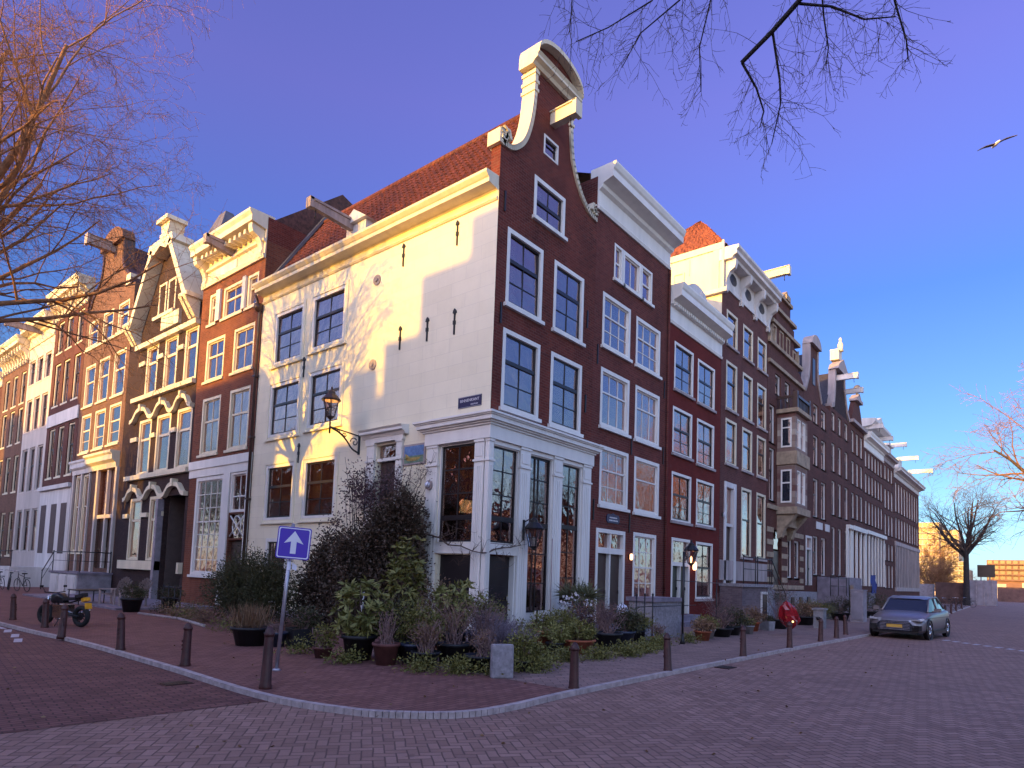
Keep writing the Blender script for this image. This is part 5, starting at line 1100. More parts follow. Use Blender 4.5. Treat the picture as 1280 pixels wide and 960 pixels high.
# ------------------------------------------------------------------ trees
def seg_mesh(name, segs, mat, parent, n=4):
    """segs: list of (p0, p1, r0, r1); every segment a tapered prism"""
    S = np.array([(*a, *b, r, q) for a, b, r, q in segs], dtype=np.float64)
    P0, P1, R0, R1 = S[:, :3], S[:, 3:6], S[:, 6], S[:, 7]
    D = P1 - P0; D /= np.linalg.norm(D, axis=1, keepdims=True) + 1e-9
    U = np.tile(np.array([[.13, .31, .94]]), (len(S), 1)); U[np.abs((D * U).sum(1)) > .95] = (1, .1, 0)
    A = np.cross(D, U); A /= np.linalg.norm(A, axis=1, keepdims=True); B = np.cross(D, A)
    V = []
    for P, R in ((P0, R0), (P1 + D * (R1[:, None] * .3), R1)):
        for k in range(n):
            t = 2 * math.pi * k / n; V.append(P + (A * math.cos(t) + B * math.sin(t)) * R[:, None])
    V = np.stack(V, 1).reshape(-1, 3); base = np.arange(len(S))[:, None] * 2 * n; F = []
    for k in range(n): F.append(np.concatenate([base + k, base + (k + 1) % n, base + n + (k + 1) % n, base + n + k], 1))
    return np_mesh(name, V, np.concatenate(F), mat, parent, smooth=(n > 4))
def rdir(r, d, ang):
    a = Vector((r.gauss(0, 1), r.gauss(0, 1), r.gauss(0, 1))); a = (a - d * a.dot(d)).normalized()
    return (d * math.cos(ang) + a * math.sin(ang)).normalized()
def grow(r, p, d, L, rad, lvl, out, P):
    n = P['n'][lvl]; q = Vector(p); d = Vector(d); step = L / n
    for i in range(n):
        t = (i + 1) / n; r0 = rad * (1 - .75 * (i / n)); r1 = rad * (1 - .75 * t)
        d = (d + Vector((r.gauss(0, 1), r.gauss(0, 1), r.gauss(0, 1))) * P['wob'][lvl] + Vector((0, 0, P['up'][lvl]))).normalized()
        e = q + d * step; out[lvl].append((tuple(q), tuple(e), r0, max(r1, P['rmin']))); q = e
        if lvl + 1 < len(P['n']) and t > P['start'][lvl]:
            k = P['kids'][lvl]; m = int(k) + (r.random() < k - int(k))
            for _ in range(m):
                cd = rdir(r, d, math.radians(r.uniform(*P['ang'][lvl])))
                grow(r, q - d * step * r.random() * .6, cd, L * P['len'][lvl] * r.uniform(.65, 1.2) * (1.15 - .45 * t), max(r1 * P['rr'][lvl], P['rmin']), lvl + 1, out, P)
ELM = dict(n=(6, 6, 5, 5, 4), wob=(.09, .13, .16, .2, .25), up=(.10, .05, .0, -.05, -.08), start=(.15, .2, .2, .1, 0), kids=(1.2, 1.25, 1.35, 1.5, 0),
           ang=((28, 55), (30, 60), (30, 65), (30, 70), (0, 0)), len=(.68, .62, .58, .5, 0), rr=(.72, .62, .52, .5, 0), rmin=.0036)
def tree(label, x, y, hfork, limbs, L, rad, seed, P=ELM, bark='bark', twig='bark', cat='tree', group=None, name='bare_tree', lean=(0, 0), ns=(8, 6, 5, 3, 3), spread=(22, 48)):
    r = random.Random(seed); t = thing(name, label, cat, (x, y, 0), group)
    out = [[] for _ in P['n']]; tr = []
    q = Vector((x, y, -.1)); top = Vector((x + lean[0], y + lean[1], hfork)); m = 5
    for i in range(m):
        a = q.lerp(top, i / m); b = q.lerp(top, (i + 1) / m); tr.append((tuple(a), tuple(b), rad * (1.25 if i == 0 else 1.05 - .2 * i / m), rad * (1.05 - .2 * (i + 1) / m)))
    for k in range(limbs):
        az = 2 * math.pi * (k + r.uniform(-.2, .2)) / limbs; ang = math.radians(r.uniform(*spread)); d = Vector((math.cos(az) * math.sin(ang), math.sin(az) * math.sin(ang), math.cos(ang)))
        grow(r, top - Vector((0, 0, r.uniform(0, .6))), d, L * r.uniform(.85, 1.1), rad * .62, 0, out, P)
    grow(r, top, Vector((0, 0, 1)), L, rad * .6, 0, out, P)
    seg_mesh('trunk', tr, bark, t, 10)
    seg_mesh('limbs', out[0], bark, t, ns[0]); seg_mesh('branches', out[1] + out[2], twig, t, 5); tw = [s for lv in out[3:] for s in lv]
    o = seg_mesh('twigs', tw, twig, t, 3); o['kind'] = 'stuff'
    return t
G = 'bare trees along the left canal'
tree('big bare elm whose reddish twigs fill the upper left of the picture', -10.9, 11.0, 7.4, 8, 8.2, .27, 48, P=dict(ELM, kids=(1.3, 1.4, 1.5, 1.85, 0), rr=(.60, .56, .52, .5, 0), rmin=.0040), bark='bark_pale', twig='bark_pale', group=None)
tree('bare canal tree behind the big elm at the left edge', -11.4, 16.0, 4.5, 5, 5.6, .22, 42, bark='bark', twig='bark_pale')
tree('bare canal tree further up the left street', -11.6, 27.5, 4.5, 5, 5.6, .22, 43, bark='bark', twig='bark_pale')
tree('bare canal tree farthest up the left street', -11.8, 41, 4.5, 5, 5.6, .22, 45, bark='bark')
FAR = dict(ELM, n=(6, 5, 5, 4), wob=(.08, .12, .16, .2), up=(.06, .03, 0, 0), start=(.15, .15, .1, 0), kids=(1.3, 1.5, 1.6, 0), rr=(.6, .55, .5, 0), rmin=.02)
tree('wide bare tree with a dark trunk standing at the end of the quay', 90, -4.0, 6.6, 6, 7.4, .36, 51, P=dict(FAR, rmin=.011, kids=(1.2, 1.4, 1.6, 0)), bark='bark_dark', twig='bark', spread=(22, 58))
tree('tall bare tree reaching in from the right edge of the picture', 40, -13.9, 6.4, 7, 7.6, .34, 52, P=dict(FAR, rmin=.010, kids=(1.4, 1.5, 1.5, 0)), bark='bark', twig='bark_pale', spread=(25, 62))
tree('small pale scrubby tree in front of the cream tower block', 118, 3.2, 2.5, 6, 6.0, .2, 53, P=dict(FAR, rmin=.02), bark='bark', twig='bark_pale')
tree('low bare tree beside the hoarding left of the dark trunk', 104, .5, 1.6, 5, 3.4, .15, 54, P=dict(FAR, rmin=.02), bark='bark', twig='bark_pale')
for i_, (x_, y_) in enumerate(((4, -17.2), (15, -17.6), (27, -18.2))):
    tree(('young bare tree on the right quay nearest the camera', 'young bare tree on the right quay, second from the camera', 'young bare tree on the right quay, third from the camera')[i_], x_, y_, 4.2, 5, 4.6, .2, 60 + i_, bark='bark', twig='bark')
# the tree beside the camera: only its hanging sprays are in view
t = thing('bare_tree', 'tree overhanging the street with one dark cut limb and thin hanging twigs at the top', 'tree', (-4.2, -15.6, 0))
seg_mesh('trunk', [((-4.2, -15.6, -.1), (-4.2, -15.5, 3), .3, .25), ((-4.2, -15.5, 3), (-4.6, -14.8, 6.2), .25, .18), ((-4.6, -14.8, 6.2), (-5.6, -12.8, 8.2), .17, .09), ((-5.6, -12.8, 8.2), (-6.94, -10.11, 8.5), .09, .05)], 'bark_dark', t, 10)
guides = [([(-6.94, -10.11, 8.5), (-6.65, -9.96, 7.85), (-6.6, -9.67, 7.7), (-6.57, -9.34, 7.54)], .030, .024), ([(-6.94, -10.11, 8.5), (-7.46, -9.02, 8.35), (-7.36, -8.66, 8.05), (-7.48, -8.2, 7.91), (-7.61, -7.87, 7.83)], .013, .005),
 ([(-6.94, -10.11, 8.5), (-7.37, -9.15, 8.29), (-7.21, -8.91, 8.03), (-7.26, -8.47, 7.85), (-7.19, -8.21, 7.63)], .013, .005), ([(-6.94, -10.11, 8.5), (-7.21, -9.34, 8.21), (-7.05, -9.18, 7.99), (-6.86, -8.98, 7.7), (-6.62, -8.9, 7.38)], .012, .005),
 ([(-6.6, -9.67, 7.72), (-6.31, -9.66, 7.35), (-6.18, -9.63, 7.17), (-6.0, -9.48, 6.87)], .014, .006), ([(-6.94, -10.11, 8.4), (-6.73, -10.17, 8.0), (-6.47, -10.14, 7.71), (-6.28, -10.14, 7.49), (-6.21, -10.1, 7.38)], .012, .005),
 ([(-6.94, -10.11, 8.5), (-6.49, -10.72, 7.86), (-6.28, -10.75, 7.63), (-6.07, -10.81, 7.37), (-5.96, -10.81, 7.23)], .014, .006), ([(-7.46, -9.02, 8.35), (-8.15, -8.01, 8.37), (-7.84, -7.96, 8.09), (-7.7, -7.84, 7.89)], .010, .005),
 ([(-6.63, -9.95, 7.83), (-6.49, -10.22, 7.75), (-6.31, -10.48, 7.6), (-6.22, -10.74, 7.55)], .016, .006), ([(-6.57, -9.34, 7.54), (-6.37, -9.43, 7.33), (-6.21, -9.46, 7.14), (-6.14, -9.39, 7.02)], .014, .005)]
SP = dict(n=(4, 3), wob=(.16, .22), up=(-.10, -.06), start=(.15, 0), kids=(1.8, 0), ang=((30, 75), (0, 0)), len=(.34, 0), rr=(.7, 0), rmin=.0021)
br, sp = [], []
r = random.Random(9)
for gi, (pts, r0, r1) in enumerate(guides):
    m = len(pts) - 1
    for i in range(m):
        a, b = Vector(pts[i]), Vector(pts[i + 1]); ra = r0 + (r1 - r0) * i / m; rb = r0 + (r1 - r0) * (i + 1) / m; br.append((tuple(a), tuple(b), ra, rb))
        if i == 0 and gi > 0 and gi not in (4, 8, 9): continue
        for _ in range(5 if gi else 3):
            q = a.lerp(b, r.random()); d = rdir(r, ((b - a).normalized() * .8 + Vector((0, 0, -.9))).normalized(), math.radians(r.uniform(15, 80))); o2 = [[], []]
            grow(r, q, d, r.uniform(.25, .75), .0034, 0, o2, SP); sp += o2[0] + o2[1]
seg_mesh('branches', br, 'bark_dark', t, 6); o = seg_mesh('twigs', sp, 'bark', t, 3); o['kind'] = 'stuff'

# ------------------------------------------------------------------ foliage
def leaf_mesh(name, P, D, L, W, mat, parent, fold=.15):
    P = np.asarray(P); D = np.asarray(D); D = D / (np.linalg.norm(D, axis=1, keepdims=True) + 1e-9); m = len(P)
    L = np.broadcast_to(np.asarray(L, dtype=float).reshape(-1, 1) if np.ndim(L) else np.full((m, 1), L), (m, 1)); W = np.broadcast_to(np.asarray(W, dtype=float).reshape(-1, 1) if np.ndim(W) else np.full((m, 1), W), (m, 1))
    R = NR.normal(size=(m, 3)); S = np.cross(D, R); S /= np.linalg.norm(S, axis=1, keepdims=True) + 1e-9; Nn = np.cross(S, D)
    V = np.stack([P, P + D * L * .45 + S * W * .5 + Nn * W * fold, P + D * L, P + D * L * .45 - S * W * .5 + Nn * W * fold], 1).reshape(-1, 3)
    F = np.arange(m * 4).reshape(-1, 4); return np_mesh(name, V, F, mat, parent)
def blob_points(n, c, r, shell=.6):
    d = NR.normal(size=(n, 3)); d /= np.linalg.norm(d, axis=1, keepdims=True); rad = (shell + (1 - shell) * NR.random((n, 1))) ** 1.0 * (1 + .22 * np.sin(d[:, :1] * 5 + c[0] * 3) * np.cos(d[:, 1:2] * 6 + c[1]) + .12 * NR.normal(size=(n, 1)))
    return np.array(c) + d * rad * np.array(r), d
def foliage(parent, blobs, L, W, mat, name='foliage', shell=.45, droop=0.0, jit=.9):
    PP, DD = [], []
    for c, r, n in blobs: p, d = blob_points(n, c, r, shell); k = p[:, 2] > .04; PP.append(p[k]); DD.append((d + NR.normal(size=d.shape) * jit - np.array([0, 0, droop]))[k])
    P = np.concatenate(PP); D = np.concatenate(DD); s = NR.uniform(.7, 1.25, len(P)); return leaf_mesh(name, P, D, L * s, W * s, mat, parent)
def stems(parent, base, blobs, n, mat='twig_dry', r=.008, name='stems'):
    segs = []; rr = random.Random(int(abs(base[0] * 37 + base[1] * 91) * 10) % 9999)
    for i in range(n):
        c, rad, _ = blobs[i % len(blobs)]; e = Vector((c[0] + rr.uniform(-1, 1) * rad[0] * .8, c[1] + rr.uniform(-1, 1) * rad[1] * .8, c[2] + rr.uniform(-.3, .95) * rad[2])); b = Vector((base[0] + rr.uniform(-.12, .12), base[1] + rr.uniform(-.12, .12), base[2]))
        m = b.lerp(e, .5) + Vector((rr.uniform(-.1, .1), rr.uniform(-.1, .1), .1)); segs += [(tuple(b), tuple(m), r * 1.5, r), (tuple(m), tuple(e), r, r * .5)]
        for _ in range(2):
            f = m.lerp(e, rr.random()); g = f + Vector((rr.uniform(-1, 1), rr.uniform(-1, 1), rr.uniform(.1, 1))) * .25 * max(rad[0], .2); segs.append((tuple(f), tuple(g), r * .6, r * .35))
    return seg_mesh(name, segs, mat, parent, 4)

o = leaf_mesh('fallen_leaves', LEAF_LITTER, NR.normal(size=(len(LEAF_LITTER), 3)) * [1, 1, .12], .06, .04, 'leaf_dry', None); tag(o, 'scattered dry leaves on the road and pavement', 'leaves'); o['kind'] = 'stuff'
PZ = .07
# the dark climber against the white wall
cl = thing('climbing_bush', 'huge dark climbing bush covering the lower white wall between the garden windows and brown door', 'bush', (-1.0, 3.8, PZ))
B = [((-.8, 2.5, 3.2), (.6, .65, 1.05), 5200), ((-.9, 3.2, 2.7), (.8, .8, 1.2), 5200), ((-1.0, 4.2, 2.2), (.9, 1.0, .95), 5200), ((-.9, 5.5, 2.1), (.85, 1.0, .95), 5200), ((-1.0, 6.2, 1.3), (.7, .7, .9), 3000), ((-1.3, 3.6, 1.1), (1.1, 1.8, 1.1), 6500), ((-1.1, 5.8, .9), (.9, 1.3, .9), 4200), ((-.7, 2.3, 1.6), (.6, .6, 1.4), 3600)]
foliage(cl, B, .10, .055, 'leaf_ivy', shell=.5)
foliage(cl, [((-.6, 4.3, 4.2), (.5, 1.0, 1.1), 1100), ((-.5, 5.2, 4.5), (.4, .8, .9), 700), ((-.5, 3.3, 4.4), (.4, .7, .9), 500), ((-.5, 6.2, 3.4), (.5, .6, .8), 220)], .09, .05, 'leaf_plum', name='sparse_leaves', shell=.1)
stems(cl, (-.9, 4.2, .1), B[:6] + [((-.6, 4.4, 4.4), (.5, 1.3, 1.2), 0), ((-.5, 5.0, 4.6), (.4, 1.4, 1.0), 0), ((-.5, 3.0, 4.6), (.4, 1.2, .8), 0)], 90, 'bark_dark', .014)
# the twining branches across the corner pillar and over the white wall
tw = thing('climbing_branch', 'bare twisting branches trained on wires across the white corner pillar', 'climber', (-.1, 1.2, 2.9))
r = random.Random(5); sg = []
def wig(a, b, n, rad, amp, out, r):
    a, b = Vector(a), Vector(b); pts = [a.lerp(b, k / n) + Vector((r.uniform(-1, 1) * .3, r.uniform(-1, 1), r.uniform(-1, 1))) * amp * (1 if 0 < k < n else 0) for k in range(n + 1)]
    for k in range(n): out.append((tuple(pts[k]), tuple(pts[k + 1]), rad * (1 - .5 * k / n), rad * (1 - .5 * (k + 1) / n)))
    return pts
for a, b, rad in (((-.22, 2.4, 3.0), (-.25, -.1, 2.45), .028), ((-.25, -.1, 2.45), (1.3, -.2, 2.75), .024), ((-.2, 2.6, 2.95), (-.2, 3.3, 3.4), .03), ((-.15, 3.3, 3.4), (-.12, 2.7, 4.4), .02), ((-.12, 2.7, 4.4), (-.1, 2.2, 5.1), .014),
                  ((-.12, 3.2, 3.6), (-.1, 3.1, 4.9), .012), ((-.2, 1.9, 2.9), (-.2, .6, 3.1), .014), ((.2, -.25, 2.5), (.7, -.25, 2.1), .012), ((1.3, -.2, 2.75), (1.5, -.22, 3.2), .01), ((-.3, .3, 2.5), (-.3, .7, 2.1), .01)):
    pts = wig(a, b, 6, rad, .07, sg, r)
    for p in pts[1:]:
        for _ in range(3): d = Vector((r.uniform(-.4, .1), r.uniform(-1, 1), r.uniform(-.3, 1))).normalized(); e = p + d * r.uniform(.15, .45); sg.append((tuple(p), tuple(e), rad * .35, .003)); f = e + Vector((r.uniform(-.3, .1), r.uniform(-1, 1), r.uniform(-.5, 1))).normalized() * .15; sg.append((tuple(e), tuple(f), .004, .002))
seg_mesh('branches', sg, 'bark', tw, 5)
p, d = blob_points(110, (-.15, 2.6, 4.9), (.1, .6, .55), .2); q, e = blob_points(60, (-.2, 1.2, 2.9), (.1, .9, .25), .2)
leaf_mesh('leaves', np.concatenate([p, q]), np.concatenate([d, e]) + NR.normal(size=(170, 3)), .05, .03, 'leaf_plum', tw)
mb = MB(FL)
for z, a, b in ((3.95, 1.9, 3.2), (3.1, 2.3, 3.4)): mb.tube([(b, .06, z + .1), (a, .06, z)], .012, 5)
mb.build('wire', 'iron_black', tw)
# hedge-like bush left of the sign
hb = thing('evergreen_bush', 'dark green fine leaved bush behind the blue one way sign', 'bush', (-2.7, 7.2, PZ))
B = [((-2.7, 6.3, 1.25), (.95, .9, 1.1), 9000), ((-2.8, 7.4, 1.35), (.9, .9, 1.05), 9000), ((-2.7, 8.5, 1.05), (.8, .9, .9), 6500), ((-2.2, 7.2, .7), (.9, 1.5, .7), 3000)]
foliage(hb, B, .085, .03, 'leaf_dark', shell=.35, jit=.7); stems(hb, (-2.7, 7.3, .1), B, 30, 'bark_dark', .014)
# low border plants at the left
for i, (x, y, rx, rz, n, mt, lab) in enumerate([(-3.3, 9.9, .7, .42, 900, 'leaf_olive', 'low olive green ground plant left of the dark bush by the footway'), (-3.5, 8.6, .7, .5, 1100, 'leaf_dry', 'low rusty brown ground plant at the foot of the dark bush'),
        (-3.2, 11.2, .6, .35, 700, 'leaf_dry', 'dry low plant left of the garden edging'), (-4.0, 5.4, .8, .35, 1000, 'leaf_olive', 'low trailing plant between the dark bush and the black grass tub'), (-4.3, 3.9, .6, .3, 700, 'leaf_dry', 'faded trailing plant beside the black grass tub'),
        (-3.0, 12.6, .5, .4, 600, 'leaf_dark', 'small dark green plant by the iron railing of the rust red house')]):
    q = thing('ground_plant', lab, 'plant', (x, y, PZ)); bl = [((x, y, PZ + rz * .4), (rx, rx * 1.2, rz), n)]; foliage(q, bl, .07, .028, mt, shell=.2); stems(q, (x, y, PZ), bl, 10)

# ------------------------------------------------------------------ pots and their plants
def pot(parent, x, y, r, h, mat, z=PZ, soil=True, square=False):
    mb = MB(FW)
    if square: mb.lathe((x, y, z), [(r * 1.2, 0), (r * 1.35, h), (r * 1.25, h), (r * 1.2, h - .05)], 4, smooth=False, a0=.5)
    else: mb.lathe((x, y, z), [(r * .72, 0), (r * .95, h * .85), (r * 1.06, h * .86), (r * 1.06, h), (r * .96, h), (r * .94, h - .04)], 20)
    p = mb.build('pot', mat, parent)
    s = MB(FW); s.lathe((x, y, z + h - .045), [(r * .93, 0), (r * .6, .02)], 14); s.build('soil', 'soil', p)
    return p
def potted(label, x, y, r, h, pmat, kind, mat='leaf_dark', size=.4, ht=.5, n=700, z=PZ, cat='potted plant', name='potted_plant', square=False, leaf=None):
    t = thing(name, label, cat, (x, y, z)); pot(t, x, y, r, h, pmat, z, square=square); b = z + h
    if kind == 'round': bl = [((x, y, b + ht * .5), (size, size, ht * .6), n), ((x + size * .4, y - size * .3, b + ht * .35), (size * .6, size * .6, ht * .4), n // 2)]; lf = leaf or (.07, .03); foliage(t, bl, lf[0], lf[1], mat, shell=.3); stems(t, (x, y, b - .03), bl, 12)
    elif kind == 'big':
        P_, D_ = [], []
        for k in range(n // 9):
            c, d = blob_points(1, (x, y, b + ht * .5), (size, size, ht * .55), .6); c = c[0]; ax = (d[0] + np.array([0, 0, .6])); ax /= np.linalg.norm(ax)
            for q in range(9): v = NR.normal(size=3); v -= ax * v.dot(ax) * .8; P_.append(c); D_.append(v / np.linalg.norm(v) + ax * .35)
        lf = leaf or (.2, .065); leaf_mesh('foliage', P_, D_, lf[0] * NR.uniform(.7, 1.1, len(P_)), lf[1], mat, t, .1); stems(t, (x, y, b - .03), [((x, y, b + ht * .5), (size * .7, size * .7, ht * .5), 0)], 14, 'bark', .012)
    elif kind == 'grass':
        m = n; P_ = np.array([x, y, b - .03]) + NR.normal(size=(m, 3)) * [r * .4, r * .4, .01]; D_ = NR.normal(size=(m, 3)) * [.35, .35, .1] + [0, 0, 1]; leaf_mesh('blades', P_, D_, ht * NR.uniform(.6, 1.1, m), .022, mat, t, .3)
    elif kind == 'spike':
        P_, D_, sg = [], [], []
        for k in range(4):
            c = np.array([x + NR.normal() * size * .35, y + NR.normal() * size * .35, b + ht * NR.uniform(.45, 1)]); sg.append(((x, y, b - .03), tuple(c), .03, .02))
            for q in range(n // 4): v = NR.normal(size=3); v[2] = v[2] * .6 + .35; P_.append(c); D_.append(v)
        leaf_mesh('foliage', P_, D_, .55 * NR.uniform(.7, 1.1, len(P_)), .035, mat, t, .2); seg_mesh('stems', sg, 'bark_pale', t, 6)
    elif kind == 'twig':
        bl = [((x, y, b + ht * .55), (size, size, ht * .55), 0)]; stems(t, (x, y, b - .03), bl, 34, 'twig_dry', .007); foliage(t, [((x, y, b + ht * .6), (size, size, ht * .5), n)], .04, .018, mat, shell=.1)
    elif kind == 'lav':
        m = n; P_ = np.array([x, y, b - .03]) + NR.normal(size=(m, 3)) * [r * .5, r * .5, .01]; D_ = NR.normal(size=(m, 3)) * [.55, .55, .1] + [0, 0, 1]; leaf_mesh('sprays', P_, D_, ht * NR.uniform(.6, 1.1, m), .016, mat, t, .3)
        foliage(t, [((x, y, b + ht * .55), (size, size, ht * .5), n)], .04, .02, mat, shell=.2, name='foliage')
    return t
